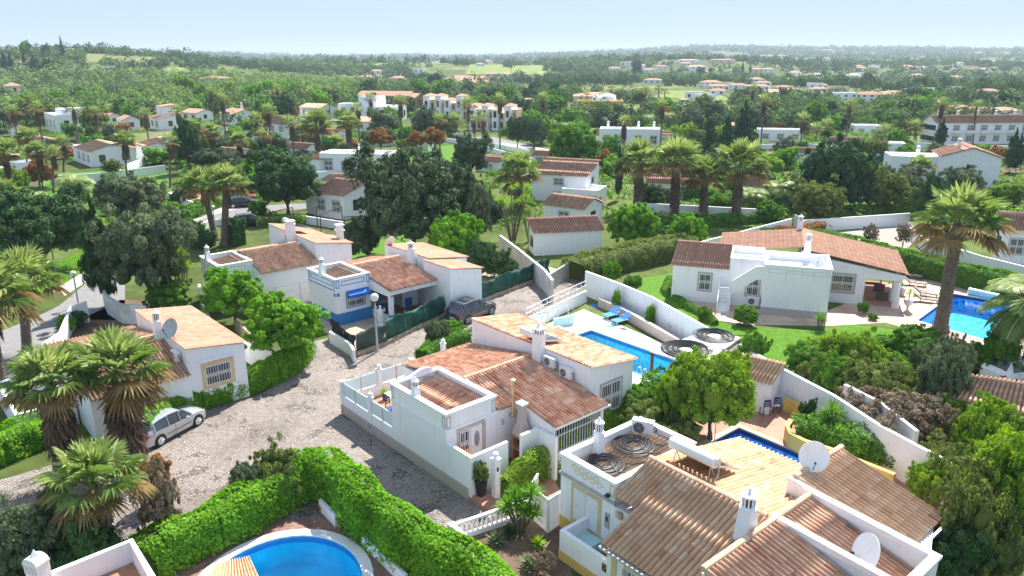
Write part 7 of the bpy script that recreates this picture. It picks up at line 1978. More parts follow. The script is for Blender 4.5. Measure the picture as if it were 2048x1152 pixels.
# ================================================================ HOUSES FURTHER AWAY
HOUSES = []
rg0 = np.random.default_rng(5)
def villa(cx, by, wpx, hpx, roof, label, wall='plaster', rmat='tile_flat', rot=-48, dr=.8, win=3, st=1, zoff=0, chim=0, extra=None, cat='house', name='white_house', det=True):
    """cx,by: picture position of the foot of the front; wpx,hpx apparent size"""
    P = atg(cx, by); dist = P.y * cp + (CAMH - P.z) * sp
    Wt = wpx * dist / FPX; hgt = hpx * dist / FPX
    a = R(rot); ca, sa = abs(math.cos(a)), abs(math.sin(a))
    w_ = Wt / (ca + dr * sa); d_ = w_ * dr
    rf = 0 if roof == 'flat' else min(1.4, hgt * .28); hw = hgt - rf * .8
    F_ = Fr((P.x, P.y, P.z), rot)
    # shift so that the outline is centred on cx, front foot at P
    cxl = F_.loc(P); cen = P + Vector((0, 1, 0)) * (w_ * sa + d_ * ca) / 2
    F_ = Fr((cen.x, cen.y, TZ(cen.x, cen.y)), rot); z0 = F_.O.z; HOUSES.append((cen.x, cen.y, max(w_, d_) * .75))
    F_.O.z = 0
    t = thing(name, label, cat, (cen.x, cen.y, z0))
    b = MB(); x0, x1, y0, y1 = -w_ / 2, w_ / 2, -d_ / 2, d_ / 2
    def B(a0, a1, b0, b1, zt): b.box(F_, a0, a1, b0, b1, z0 - 1, z0 + zt)
    B(x0, x1, y0, y1, hw)
    def zz(x): return x + z0
    RM = MAT[rmat]; ov = .25
    near = dist < 200
    def slab(c, nm='roof'):
        if near: tile_roof(nm, c[0], c[1], c[2], c[3], RM, t, res=4, sp=.3, tl=.5, seed=int(cx))
        else:
            m = MB(); c = [c[0], c[1], c[3], c[2]]; m.add([v + Vector((0, 0, -.12)) for v in c] + c, [(3, 2, 1, 0), (4, 5, 6, 7), (0, 1, 5, 4), (1, 2, 6, 5), (2, 3, 7, 6), (3, 0, 4, 7)], random.Random(cx).uniform(.3, .8)); m.build(nm, RM, t)
    if roof == 'flat':
        parapet_box(b, F_, x0, x1, y0, y1, zz(hw), zz(hw + .45), .2)
    elif roof == 'mono':
        b.prism([tuple(F_.P(x, y).xy) for x, y in ((x0, y0), (x1, y0), (x1, y1), (x0, y1))], zz(hw), [zz(hw + .02), zz(hw + .02), zz(hw + rf), zz(hw + rf)])
        slab([F_.P(x0 - ov, y1 + ov, zz(hw + rf + .1)), F_.P(x1 + ov, y1 + ov, zz(hw + rf + .1)), F_.P(x0 - ov, y0 - ov, zz(hw + .05)), F_.P(x1 + ov, y0 - ov, zz(hw + .05))])
    elif roof == 'gable':
        b.add([F_.P(x0, y0, zz(hw)), F_.P(x0, y1, zz(hw)), F_.P(x0, 0, zz(hw + rf)), F_.P(x1, y0, zz(hw)), F_.P(x1, y1, zz(hw)), F_.P(x1, 0, zz(hw + rf))], [(0, 2, 1), (3, 4, 5)])
        for s_ in (y0 - ov, y1 + ov): slab([F_.P(x0 - ov, 0, zz(hw + rf + .1)), F_.P(x1 + ov, 0, zz(hw + rf + .1)), F_.P(x0 - ov, s_, zz(hw)), F_.P(x1 + ov, s_, zz(hw))])
    elif roof == 'hip':
        k = d_ / 2 * .9; m = MB(); rr = random.Random(cx).uniform(.3, .8)
        c = [F_.P(x, y, zz(hw)) for x, y in ((x0 - ov, y0 - ov), (x1 + ov, y0 - ov), (x1 + ov, y1 + ov), (x0 - ov, y1 + ov))]; r1, r2 = F_.P(x0 + k, 0, zz(hw + rf)), F_.P(x1 - k, 0, zz(hw + rf))
        m.add(c + [r1, r2], [(0, 1, 5, 4), (1, 2, 5), (2, 3, 4, 5), (3, 0, 4), (3, 2, 1, 0)], rr); m.build('roof', RM, t)
    if extra:
        for (fx0, fx1, fy0, fy1, hz, rk) in extra:   # fractions of the main body
            ax0, ax1, ay0, ay1 = x0 + fx0 * w_, x0 + fx1 * w_, y0 + fy0 * d_, y0 + fy1 * d_
            B(ax0, ax1, ay0, ay1, hz * hgt)
            if rk: slab([F_.P(ax0 - .2, ay1 + .2, zz(hz * hgt + .5)), F_.P(ax1 + .2, ay1 + .2, zz(hz * hgt + .5)), F_.P(ax0 - .2, ay0 - .2, zz(hz * hgt + .06)), F_.P(ax1 + .2, ay0 - .2, zz(hz * hgt + .06))])
            else: parapet_box(b, F_, ax0, ax1, ay0, ay1, zz(hz * hgt), zz(hz * hgt + .35), .2)
    b.build('wall', MAT[wall], t)
    fh = hw / st
    for s in range(st):
        for k in range(win):
            xx = x0 + (k + .5) * w_ / win
            if det: window(t, F_.P(xx, y0, zz(s * fh + fh * .3)), F_.u, -F_.v, min(1.4, w_ / win * .5), fh * .45, 'grey_trim', .1 if near else .14, near)
            else:
                m = MB(); m.box(F_, xx - .6, xx + .6, y0 - .05, y0 - .002, zz(s * fh + fh * .3), zz(s * fh + fh * .75)); m.build('window', MAT['glass'], t)
        for k in range(max(1, win - 1)):
            yy = y0 + (k + .5) * d_ / max(1, win - 1)
            m = MB(); m.box(F_, x1 + .002, x1 + .05, yy - .55, yy + .55, zz(s * fh + fh * .3), zz(s * fh + fh * .75)); m.build('window', MAT['glass'], t)
            m = MB(); m.box(F_, x0 - .05, x0 - .002, yy - .55, yy + .55, zz(s * fh + fh * .3), zz(s * fh + fh * .75)); m.build('window', MAT['glass'], t)
    for k in range(chim):
        q = F_.P(x0 + (k + .5) * w_ / chim, d_ * .15, zz(hw + rf * .5)); chimney(t, q, 2.0 + (0 if near else .6), w0=.6, w1=.5, ang=rot)
    return t, F_, (x0, x1, y0, y1, hw, z0)
V_ = villa
O = 'ochre'
V_(17, 205, 42, 36, 'hip', 'cream two storey house at the far left edge of the slope', 'cream', st=2, win=2)
V_(112, 268, 120, 32, 'flat', 'white cubic villa with roof terrace and dish among the park palms', win=3, chim=1, extra=[(.35, .95, .2, .9, 1.35, 0)])
V_(22, 274, 40, 20, 'gable', 'low white outbuilding with brown roof at the far left', win=2)
V_(247, 262, 50, 26, 'gable', 'white gabled house left of the two storey one above the park', win=2)
V_(318, 262, 70, 30, 'mono', 'white two storey house with orange lean-to roofs above the park', win=2, chim=1, extra=[(.15, .75, .3, .95, 1.5, 1)])
V_(465, 252, 82, 28, 'gable', 'long white cottage with brown roof above the dark evergreen', win=3, chim=1, rmat='tile_brown')
V_(180, 335, 135, 40, 'gable', 'white house with white awning and brown tiled roof beside the park wall', win=3, rmat='tile_brown', extra=[(-.25, .0, 0, .7, .75, 0)])
V_(290, 322, 70, 36, 'mono', 'white garden building with red tiled roof by the park', rmat='tile_red', win=0)
V_(555, 238, 55, 26, 'gable', 'small white cottage left of the rust coloured tree', win=2, rot=-30)
V_(628, 236, 70, 24, 'gable', 'white cottage with brown roof behind the far white car', win=2, rot=-30, rmat='tile_brown')
V_(566, 292, 80, 52, 'gable', 'white gabled house with round attic window behind the slim palms', win=2, st=2, rot=-40)
V_(755, 245, 100, 26, 'flat', 'modern white villa with an upper cube beside the far lawn', win=4, rot=-15, extra=[(.05, .5, .2, .9, 1.75, 0)])
V_(738, 265, 62, 26, 'gable', 'white cottage with brown roof above the bronze topped tree', win=2, rot=-20, rmat='tile_brown')
V_(770, 215, 115, 28, 'gable', 'long ruined building with pink terracotta roofs on the far slope', 'pale_pink', win=0, rot=-12, dr=.4)
V_(823, 217, 48, 26, 'gable', 'brick red gabled shed at the end of the ruined building', 'terracotta', win=0, rot=-30, rmat='tile_brown')
V_(712, 356, 150, 42, 'flat', 'white house with dark blue window frames and parapet before the big carob tree', win=4, rot=-8, dr=.45, chim=1, extra=[(-.15, .18, 0, .9, .82, 1), (.86, 1.1, 0, .9, .88, 1)])
V_(672, 440, 108, 62, 'mono', 'white house with pink tiled roof behind the rusty pergola', win=2, rot=-32, chim=0, extra=[(-.35, .0, .1, .9, .75, 1)])
V_(672, 378, 60, 20, 'mono', 'small tiled annex between two white houses in the middle', win=1, rot=-15)
V_(1135, 408, 140, 70, 'mono', 'two storey white house with brown roof and open porch', win=1, st=2, rot=-22, dr=.8, rmat='tile_brown', extra=[(.65, 1.3, -.35, .35, .42, 0)])
V_(1150, 458, 120, 52, 'gable', 'lower white wing with brown barrel roof in front of the two storey house', win=1, rot=-35, rmat='tile_brown')
V_(1133, 512, 148, 60, 'mono', 'long low garage with peach tiled roof behind the box hedge', win=0, rot=12, dr=.35)
V_(1265, 298, 130, 34, 'flat', 'row of white houses with several chimneys behind the fan palms', win=4, rot=-10, chim=4, dr=.4)
V_(1365, 330, 60, 22, 'gable', 'pale tiled house partly hidden behind the fan palms', win=1, rot=-20)
V_(1362, 400, 130, 40, 'gable', 'white house with pink roof behind the trunks of the four palms', win=3, rot=-10, dr=.5)
V_(1508, 412, 60, 52, 'gable', 'white house with tiled roof right of the fourth fan palm', win=1, rot=-20)
V_(1565, 285, 90, 20, 'flat', 'flat white house with slim palm at its left end', win=3, rot=-10, dr=.4)
V_(1855, 365, 130, 44, 'flat', 'white parapet house with solar tank left of the big gable house', win=2, rot=-15, dr=.6, chim=1)
V_(1958, 375, 130, 72, 'gable', 'big white house with broad low gable near the right edge', win=0, rot=72, dr=1.1, chim=1)
V_(2035, 530, 60, 90, 'mono', 'white house with ochre pillar and tiled roof at the right edge', win=1, rot=-15)
t, F_, bb = V_(1965, 290, 205, 52, 'gable', 'long white terrace of houses with pale tiled roof and balconies', win=7, st=2, rot=4, dr=.22, chim=5)
b = MB(); x0, x1, y0, y1, hw, z0 = bb
for k in range(7): xx = x0 + (k + .5) * (x1 - x0) / 7; b.box(F_, xx - 1.1, xx + 1.1, y0 - .9, y0 - .01, z0 + hw * .5, z0 + hw * .5 + .1); b.box(F_, xx - 1.1, xx + 1.1, y0 - .9, y0 - .85, z0 + hw * .5, z0 + hw * .66)
b.build('balcony', MAT['white_metal'], t)
V_(1970, 240, 90, 22, 'hip', 'pink roofed villa right of the very tall thin palm', win=3, rot=-10); V_(1930, 238, 70, 24, 'hip', 'pink roofed villa behind the long terrace', win=3, rot=-10); V_(2020, 236, 60, 18, 'hip', 'long pink roofed house at the right edge', win=2, rot=-10)
V_(70, 300, 60, 20, 'gable', 'low white cottage on the drive left of the park palms', win=2)
V_(400, 282, 70, 26, 'gable', 'white cottage half hidden behind the dark tall evergreen', win=2, rot=-30)
V_(340, 300, 60, 20, 'flat', 'low white flat roofed house below the two storey one', win=2, rot=-30)
V_(455, 325, 80, 22, 'gable', 'white house with brown roof above the twin palms', win=2, rot=-30, rmat='tile_brown')
V_(525, 292, 50, 24, 'gable', 'white cottage left of the round attic window house', win=2, rot=-30)
V_(655, 290, 66, 26, 'gable', 'white tiled house behind the large tall palm', win=2, rot=-25)
V_(700, 232, 50, 20, 'flat', 'small white flat roofed annex left of the modern villa', win=2, rot=-15)
V_(985, 345, 60, 26, 'mono', 'pale lean-to house right of the dark carob crowns', win=1, rot=-25)
V_(1175, 285, 60, 18, 'gable', 'white house behind the large grey green tree', win=2, rot=-10)
V_(1700, 300, 70, 20, 'gable', 'pale roofed house behind the golden green tree', win=2, rot=-15)
V_(1790, 318, 60, 26, 'flat', 'white block left of the parapet house', win=2, rot=-15)
V_(1450, 262, 50, 14, 'gable', 'small white house behind the conifers', win=1, rot=-15)
V_(30, 350, 60, 18, 'flat', 'low white building at the left end of the drive', win=1, rot=-40)
V_(205, 250, 56, 20, 'gable', 'small white cottage on the slope above the park palms', win=2, rot=-35)
V_(385, 245, 60, 22, 'gable', 'white cottage left of the long one on the slope', win=2, rot=-30)
V_(600, 322, 60, 30, 'gable', 'white house left of the blue framed one', win=2, rot=-25)
V_(840, 300, 50, 22, 'gable', 'white annex behind the orange leaved trees', win=1, rot=-15)
V_(1100, 330, 70, 22, 'gable', 'low white house left of the large grey green tree', win=2, rot=-20)
V_(1320, 285, 60, 18, 'gable', 'small white house right of the row with chimneys', win=2, rot=-10)
V_(1620, 325, 60, 24, 'gable', 'white tiled house left of the big pine', win=2, rot=-15)
V_(1740, 270, 56, 14, 'flat', 'low white building in the right field', win=2, rot=-10)
# yellow and white apartments
def apart(cx, by, wpx, hpx, n, label):
    P = atg(cx, by); dist = P.y * cp + (CAMH - P.z) * sp; W_ = wpx * dist / FPX; Hh = hpx * dist / FPX
    F_ = Fr((P.x - W_ / 2, P.y + 2, 0), -14); z0 = TZ(P.x, P.y); t = thing('apartment_house', label, 'apartment house', (P.x, P.y, z0)); HOUSES.append((P.x, P.y + 5, W_ * .6))
    wb, ob, rb_, gb = MB(), MB(), MB(), []
    u = W_ / n
    for k in range(n):
        hk = Hh * (1 - .16 * (k % 3 == 2)); d0 = (k % 2) * 1.2
        wb.box(F_, k * u, k * u + u * .55, d0, 9, z0 - 1, z0 + hk); ob.box(F_, k * u + u * .55 + .003, k * u + u - .003, d0 + .8, 8.8, z0 - 1, z0 + hk * .86)
        wb.box(F_, k * u + u * .6, k * u + u * .66, d0 + .2, d0 + .79, z0 - 1, z0 + hk * .8)
        c = F_.P(k * u + u * .27, 4, z0 + hk + .7); rb_.add([F_.P(k * u - .1, d0 - .1, z0 + hk + .002), F_.P(k * u + u * .57, d0 - .1, z0 + hk + .002), F_.P(k * u + u * .57, 9.1, z0 + hk + .002), F_.P(k * u - .1, 9.1, z0 + hk + .002), c], [(0, 1, 4), (1, 2, 4), (2, 3, 4), (3, 0, 4)])
        for s in range(2):
            m = MB(); m.box(F_, k * u + u * .15, k * u + u * .4, d0 - .05, d0 - .003, z0 + Hh * (.12 + .42 * s), z0 + Hh * (.38 + .42 * s)); m.build('window', MAT['glass'], t)
            m = MB(); m.box(F_, k * u + u * .7, k * u + u * .9, d0 + .74, d0 + .797, z0 + Hh * (.1 + .38 * s), z0 + Hh * (.34 + .38 * s)); m.build('window', MAT['glass'], t)
    wb.build('white_wall', PM, t); ob.build('ochre_wall', MAT['pale_ochre'], t); rb_.build('roof', MAT['tile_flat'], t)
apart(890, 242, 88, 48, 4, 'yellow and white apartment house with small peaked roofs left of the tall palm')
apart(985, 262, 95, 48, 4, 'yellow and white apartment house stepping down right of the tall palm')
# domed orange house
t, F_, bb = V_(1203, 226, 95, 20, 'flat', 'orange house with white domes among the palms', O, win=3, rot=-5, dr=.6, name='domed_house')
x0, x1, y0, y1, hw, z0 = bb
for k, (f, r_) in enumerate(((.46, 2.4), (.66, 3.2))):
    b = MB(); b.lathe(F_.P(x0 + f * (x1 - x0), 0, z0 + hw + .4), [(r_ * math.cos(a), r_ * math.sin(a) * .8) for a in [i * math.pi / 16 for i in range(9)]], 20); b.build('dome', PM, t, smooth=True)
V_(1192, 212, 90, 24, 'hip', 'pinkish villa behind the domed house palms', 'cream', win=3, st=2, rot=-5)
FAR = [(1308, 168, 40, 10, 'white villa near the big umbrella shaped tree'), (1290, 158, 28, 8, 'small white villa on the middle ridge'), (1395, 144, 40, 10, 'terracotta roofed villa on the middle ridge'), (1425, 176, 42, 14, 'white villa with pink roof left of the cypress'), (1440, 182, 40, 12, 'lower pink roofed villa of the valley'),
       (1512, 170, 36, 14, 'big pink roofed villa above the slim palm'), (1518, 182, 46, 12, 'long pale villa below the pink roofed one'), (1550, 195, 32, 14, 'beige villa right of the slim palm'), (1588, 192, 36, 14, 'beige two storey villa of the right village'), (1570, 182, 30, 10, 'villa on the right village road'), (1583, 168, 34, 10, 'villa above the curving far road'),
       (1630, 160, 46, 9, 'pink roofed villa at the end of the far road'), (1643, 180, 34, 12, 'pink roofed villa in the right village centre'), (1605, 200, 40, 12, 'pale villa above the right field'), (1710, 164, 42, 14, 'two storey villa on the right slope, left one'), (1746, 164, 30, 14, 'two storey villa on the right slope, right one'), (1640, 202, 40, 14, 'white modern villa with dark windows'),
       (1690, 205, 56, 16, 'long white modern villa of the right village'), (1742, 204, 50, 18, 'beige villa right of the modern white one'), (1800, 198, 60, 14, 'beige villas with orange roofs on the right'), (1843, 142, 34, 8, 'long low building on the far right slope'), (1980, 202, 48, 12, 'beige villa behind the cypress on the right'), (1966, 145, 40, 7, 'distant pink roofs on the right'),
       (425, 172, 60, 18, 'pink roofed house among the orchard trees'), (205, 142, 40, 7, 'long white greenhouse on the left slope'), (575, 172, 28, 10, 'orange roofed hut in the woods'), (730, 162, 34, 10, 'small pale farmhouse in the woods'), (795, 168, 34, 14, 'white farmhouse beside the tall pole'), (730, 118, 50, 10, 'terracotta villa on the central skyline, left one'),
       (835, 118, 26, 6, 'low villa on the central skyline'), (880, 118, 44, 9, 'pinkish villa on the central skyline, right one'), (960, 133, 18, 6, 'small white house on the central slope'), (1057, 205, 24, 8, 'small pale house left of the dark round tree'), (1370, 206, 20, 8, 'orange hut on the green field'), (1320, 205, 30, 6, 'low white building on the green field'),
       (75, 104, 40, 8, 'pinkish manor on the left hill top'), (138, 106, 36, 8, 'pale house beside the araucaria on the left hill'), (45, 132, 26, 8, 'orange roofed house among the cypresses at the left'), (125, 200, 30, 8, 'small garden pavilion on the left slope'), (1450, 127, 60, 6, 'distant village row on the right ridge, left part'), (1380, 127, 50, 6, 'distant village row on the right ridge, middle part'), (1555, 118, 60, 6, 'distant village on the right hill'), (1655, 104, 46, 4, 'long pale building on the right skyline'), (1990, 128, 30, 6, 'distant white houses at the far right')]
for i, (x, y, w_, h_, lb) in enumerate(FAR):
    V_(x, y, w_, h_, 'flat' if 'white modern' in lb or 'greenhouse' in lb else 'hip', lb, ('plaster', 'cream')[i % 2 if 'white' not in lb else 0], win=3 if h_ > 9 else 2, st=2 if h_ > 12 else 1, rot=-20 + (i * 37) % 40, dr=.6, rmat=('tile_flat', 'tile_red', 'tile_brown')[i % 3] if 'pink' not in lb else 'tile_flat', det=False, name='villa')
for i in range(64):
    fx = rg0.uniform(1380, 2048) if i < 46 else rg0.uniform(650, 1380); fy = rg0.uniform(118, 205) if i < 46 else rg0.uniform(125, 170)
    k = (fy - 100) / 100; V_(fx, fy, 12 + 26 * k, 4 + 9 * k, 'hip' if i % 4 else 'flat', ['tiny white villa with pale roof scattered on the far right slope', 'tiny white villa with pale roof scattered on the middle slopes'][i >= 46], ('plaster', 'cream')[i % 3 == 2], win=2, rot=-20 + (i * 37) % 40, dr=.6, rmat='tile_flat', det=False, name='villa')[0]['group'] = 'tiny villas scattered over the far slopes'
# hazy blocks on the skyline
def block(cx, by, wpx, hpx, label, taper=None):
    P = atg(cx, by); d = P.y; W_ = wpx * d / FPX; Hh = hpx * d / FPX; t = thing('tower_block' if not taper else taper, label, 'building', P); F_ = Fr((P.x, P.y, 0), 0); b = MB()
    if taper == 'water_tower': b.lathe(P, [(W_ * .3, -2), (W_ * .25, Hh * .5), (W_ * .5, Hh * .7), (W_ * .5, Hh)], 14)
    elif taper == 'mast': b.tube([P, P + Vector((0, 0, Hh))], [W_ / 2, W_ / 4], 6)
    else: b.box(F_, -W_ / 2, W_ / 2, 0, W_ * .3, P.z - 3, P.z + Hh)
    b.build('wall', MAT['cream' if not taper else 'concrete'], t)
    if not taper:
        m = MB(); n = max(2, int(wpx / 4))
        for k in range(n):
            for s in range(3): m.box(F_, -W_ / 2 + (k + .25) * W_ / n, -W_ / 2 + (k + .75) * W_ / n, -.3, -.01, P.z + Hh * (.15 + s * .28), P.z + Hh * (.3 + s * .28))
        m.build('window_rows', MAT['glass'], t)
block(533, 113, 5, 8, 'slim hazy tower block on the left skyline'); block(556, 113, 30, 8, 'wide hazy apartment slab on the left skyline'); block(515, 113, 16, 4, 'low hazy building on the left skyline')
block(1579, 99, 5, 10, 'water tower on the right skyline', 'water_tower'); block(1600, 99, 1, 12, 'thin mast on the right skyline', 'mast'); block(1779, 100, 1, 7, 'thin antenna on the far right skyline', 'mast')
def pole(bx, by, ty, label, cross=False):
    P = atg(bx, by); H = zat(P, ty) - P.z; t = thing('utility_pole', label, 'pole', P); b = MB(); b.tube([P, P + Vector((0, 0, H))], [.16, .1], 8); b.build('mast', MAT['concrete'], t)
    b = MB(); b.box(Fr(P, 20), -.8, .8, -.05, .05, H - .5, H - .38); b.build('crossarm', MAT['galv'], t)
pole(234, 212, 165, 'pale utility pole among the bright orchard trees'); pole(788, 172, 118, 'tall dark pole beside the white farmhouse'); pole(333, 162, 140, 'utility pole on the field above the orchard'); pole(1750, 238, 222, 'short pole in the right field'); pole(1065, 178, 160, 'pole on the central slope'); pole(1207, 178, 163, 'thin pole above the domed house'); pole(520, 170, 150, 'pole among the woods left of the tall palm')
# pergola of rusty beams in the middle
t = thing('pergola', 'rusty steel pergola beams in front of the pink roofed house', 'pergola', at(640, 450))
for x0, y0, x1, y1 in ((536, 436, 585, 415), (580, 438, 632, 413), (640, 440, 683, 412), (688, 444, 740, 432)):
    b = MB(); P0 = at(x0, y0); z = zat(P0, y0 - 10) + .9; A_, B_ = at(x0, y0 - 10, 2.2), at(x1, y1, 2.6)
    b.tube([A_, B_], .06, 6); b.tube([(A_.x, A_.y, 0), A_], .06, 6); b.tube([(B_.x, B_.y, 0), B_], .06, 6); b.build('beam', MAT['wood'], t)
# low white building by the upper road
t = thing('low_building', 'low white walled building with flat brown roof by the upper road', 'building', at(380, 405))
W = [at(x, y, 1.6) for x, y in ((338, 385), (365, 376), (418, 385), (385, 404), (338, 385))]
b = MB(); b.wallrun([(p.x, p.y) for p in W], .2, 0, 1.6); b.build('wall', PM, t); b = MB(); b.poly([(p.x, p.y, 1.2) for p in W[:-1]]); b.build('flat_roof', MAT['terracotta'], t)
sheet('road', [atg(x, y) + Vector((0, 0, 0)) for x, y in ((790, 240), (860, 248), (960, 268), (1060, 290), (1180, 322), (1180, 332), (1050, 300), (950, 277), (850, 256), (780, 246))], 'asphalt', 2)
sheet('road', px((1000, 285), (1110, 300), (1110, 312), (1000, 296)), 'pavement', 3)
sheet('drive', px((560, 262), (650, 236), (780, 243), (780, 252), (640, 262), (560, 285)), 'pavement', 1)
sheet('drive', px((0, 290), (40, 270), (60, 262), (70, 270), (45, 300), (20, 345), (0, 345)), 'pavement', 1)
sheet('drive', px((260, 270), (330, 255), (460, 255), (470, 262), (330, 290), (300, 320), (270, 320)), 'pavement', 1)
# vineyard rows on the left hill and far fields laid on the land
def landpatch(name, poly, mat, lift=.25, kind='structure', n=14, lab=None):
    c = [atg(*q) for q in poly]
    V2 = []; F2 = []
    for i in range(n + 1):
        for j in range(n + 1):
            s_, t_ = i / n, j / n
            p = c[0] * (1 - s_) * (1 - t_) + c[1] * s_ * (1 - t_) + c[2] * s_ * t_ + c[3] * (1 - s_) * t_; V2.append((p.x, p.y, TZ(p.x, p.y) + lift))
    for i in range(n):
        for j in range(n): a = i * (n + 1) + j; F2.append((a, a + 1, a + n + 2, a + n + 1))
    o = nmesh(name, V2, F2, MAT[mat]); o['kind'] = kind; return o
FIELDS = [((1120, 222), (1480, 232), (1470, 206), (1300, 208), 'field'), ((1536, 252), (1640, 236), (1640, 226), (1540, 232), 'field'), ((1024, 148), (1095, 152), (1085, 130), (1024, 132), 'field'), ((1305, 196), (1470, 204), (1430, 186), (1330, 182), 'field'), ((1750, 183), (1860, 178), (1830, 168), (1760, 172), 'field'), ((1715, 238), (1790, 245), (1790, 230), (1715, 228), 'field'),
          ((1560, 160), (1600, 158), (1605, 143), (1575, 145), 'field'), ((885, 163), (985, 168), (970, 152), (910, 152), 'terracotta'), ((160, 128), (335, 126), (345, 118), (170, 108), 'vineyard'), ((400, 152), (330, 152), (335, 136), (365, 136), 'field'), ((270, 215), (350, 212), (345, 206), (275, 207), 'dirt_yard'), ((700, 132), (900, 133), (880, 126), (720, 126), 'field'), ((930, 150), (1024, 150), (1010, 128), (940, 130), 'field'), ((1024, 236), (1075, 238), (1075, 206), (1040, 206), 'field')]
for q in FIELDS: landpatch('far_field' if q[4] != 'vineyard' else 'vineyard', q[:4], q[4])
# far road on the right
W = [atg(*q) for q in ((1545, 185), (1560, 170), (1590, 158), (1625, 152), (1640, 147))]
b = MB()
for a, c in zip(W[:-1], W[1:]):
    n = Vector((-(c - a).y, (c - a).x, 0)).normalized() * 4; b.poly([a - n + Vector((0, 0, .6)), c - n + Vector((0, 0, .6)), c + n + Vector((0, 0, .6)), a + n + Vector((0, 0, .6))])
o = b.build('far_road', MAT['pavement']); o['kind'] = 'structure'

# ================================================================ WOODLAND
def inpoly(x, y, poly):
    c = False; j = len(poly) - 1
    for i in range(len(poly)):
        if (poly[i][1] > y) != (poly[j][1] > y) and x < (poly[j][0] - poly[i][0]) * (y - poly[i][1]) / (poly[j][1] - poly[i][1]) + poly[i][0]: c = not c
        j = i
    return c
KEEP = [[(-50, 400), (60, 345), (100, 330), (330, 330), (345, 375), (240, 405), (60, 420)], [(740, 350), (740, 300), (900, 280), (1060, 290), (1060, 315), (900, 350)], [(560, 262), (650, 236), (780, 243), (780, 252), (640, 262), (560, 285)], [(780, 246), (860, 240), (1200, 315), (1200, 335), (950, 285)], [(260, 270), (330, 255), (480, 250), (480, 262), (330, 300), (300, 325), (270, 325)], [(0, 290), (60, 258), (80, 262), (45, 310), (0, 345)]]
rg = np.random.default_rng(77)
ROADK = [[(330, 480), (420, 445), (520, 425), (640, 415), (640, 400), (500, 405), (330, 448), (225, 520)], [(330, 400), (330, 370), (430, 375), (430, 400)], [(400, 520), (400, 440), (760, 440), (1000, 500), (1000, 540)], [(1640, 480), (1830, 420), (1880, 520)], [(1380, 480), (1600, 480), (1600, 430), (1380, 450)]]
# individual trees in the middle distance
KH2 = {'carob': 'dark carob tree', 'dark': 'dark green tree', 'grey': 'grey green tree', 'bright': 'bright green tree', 'mid': 'green tree', 'olive': 'olive green tree', 'lime': 'yellow green tree', 'red': 'rusty tree'}
def near_label(head, x, y, z, big):
    px0, py0 = to_px((x, y, z)); best = None
    for t0 in LAND:
        q = to_px(t0[1]); d = math.hypot((q[0] - px0) * .8, (q[1] - py0) * 2.2)
        if best is None or d < best[0]: best = (d, t0[0], q)
    _, lb, q = best; dx, dy = px0 - q[0], py0 - q[1]
    rel = ('right of' if dx > 0 else 'left of') if abs(dx) > 1.4 * abs(dy) else ('in front of' if dy > 0 else 'behind')
    ws = lb.split(); cut = 13 - len(head.split()) - len(rel.split())
    if len(ws) > cut:
        for k in range(cut, 3, -1):
            if ws[k] in ('with', 'on', 'beside', 'above', 'behind', 'in', 'of', 'at', 'left', 'right', 'below', 'before', 'under', 'between', 'among', 'near', 'by', 'cut', 'partly', 'stepping', 'hidden'): cut = k; break
        ws = ws[:cut]
    return f"{'large' if big else 'small'} {head} {rel} the {' '.join(ws)}"
LAND = [(o['label'], o.location.copy()) for o in list(scene.collection.objects) if o.parent is None and o.get('category') in ('house', 'apartment house', 'palm tree', 'wall')]
SIDE = lambda x: 'left part' if x < 600 else 'middle' if x < 1300 else 'right part'
cnt = 0; tries = 0; placed = []
while cnt < 215 and tries < 6000:
    tries += 1
    r_ = 135 + 235 * rg.random() ** .8; az = rg.uniform(-.66, .66); x, y = r_ * math.sin(az), r_ * math.cos(az); z = TZ(x, y); pxx, pyy = to_px((x, y, z))
    if pyy > 470 or any(inpoly(pxx, pyy, p) for p in KEEP) or any(inpoly(pxx, pyy, q[:4]) for q in FIELDS): continue
    if any(abs(x - h[0]) < h[2] + 1.5 and -h[2] - 7 < y - h[1] < h[2] for h in HOUSES): continue
    if any((x - q[0]) ** 2 + (y - q[1]) ** 2 < q[2] for q in placed): continue
    if pyy > 400 and (380 < pxx < 760): continue
    left = pxx < 700; orch = left and 150 < pyy < 235
    kd = rg.choice(['bright', 'lime', 'mid', 'bright', 'carob']) if orch else rg.choice(['carob', 'grey', 'mid', 'olive', 'grey', 'dark', 'bright', 'carob', 'mid'] if pyy > 235 else ['carob', 'grey', 'grey', 'mid', 'dark'])
    Wm = rg.uniform(3.5, 7.5) * (.8 if pyy > 300 else 1.35); Hm = Wm * rg.uniform(.6, .9); placed.append((x, y, (Wm * .62) ** 2)); cnt += 1
    t = thing(NAMES[kd], near_label(KH2[kd], x, y, z, Wm > 6), 'tree', (x, y, z), 'trees beyond the houses'); ms = LO[kd]
    inst('crown', ms[cnt % 2], t, (0, 0, Hm * .1), (Wm / 2, Wm / 2, Hm * .9), cnt * 1.3); inst('trunk', TRK[cnt % 3], t, (0, 0, 0), (Wm * .3, Wm * .3, Hm * .5), cnt)
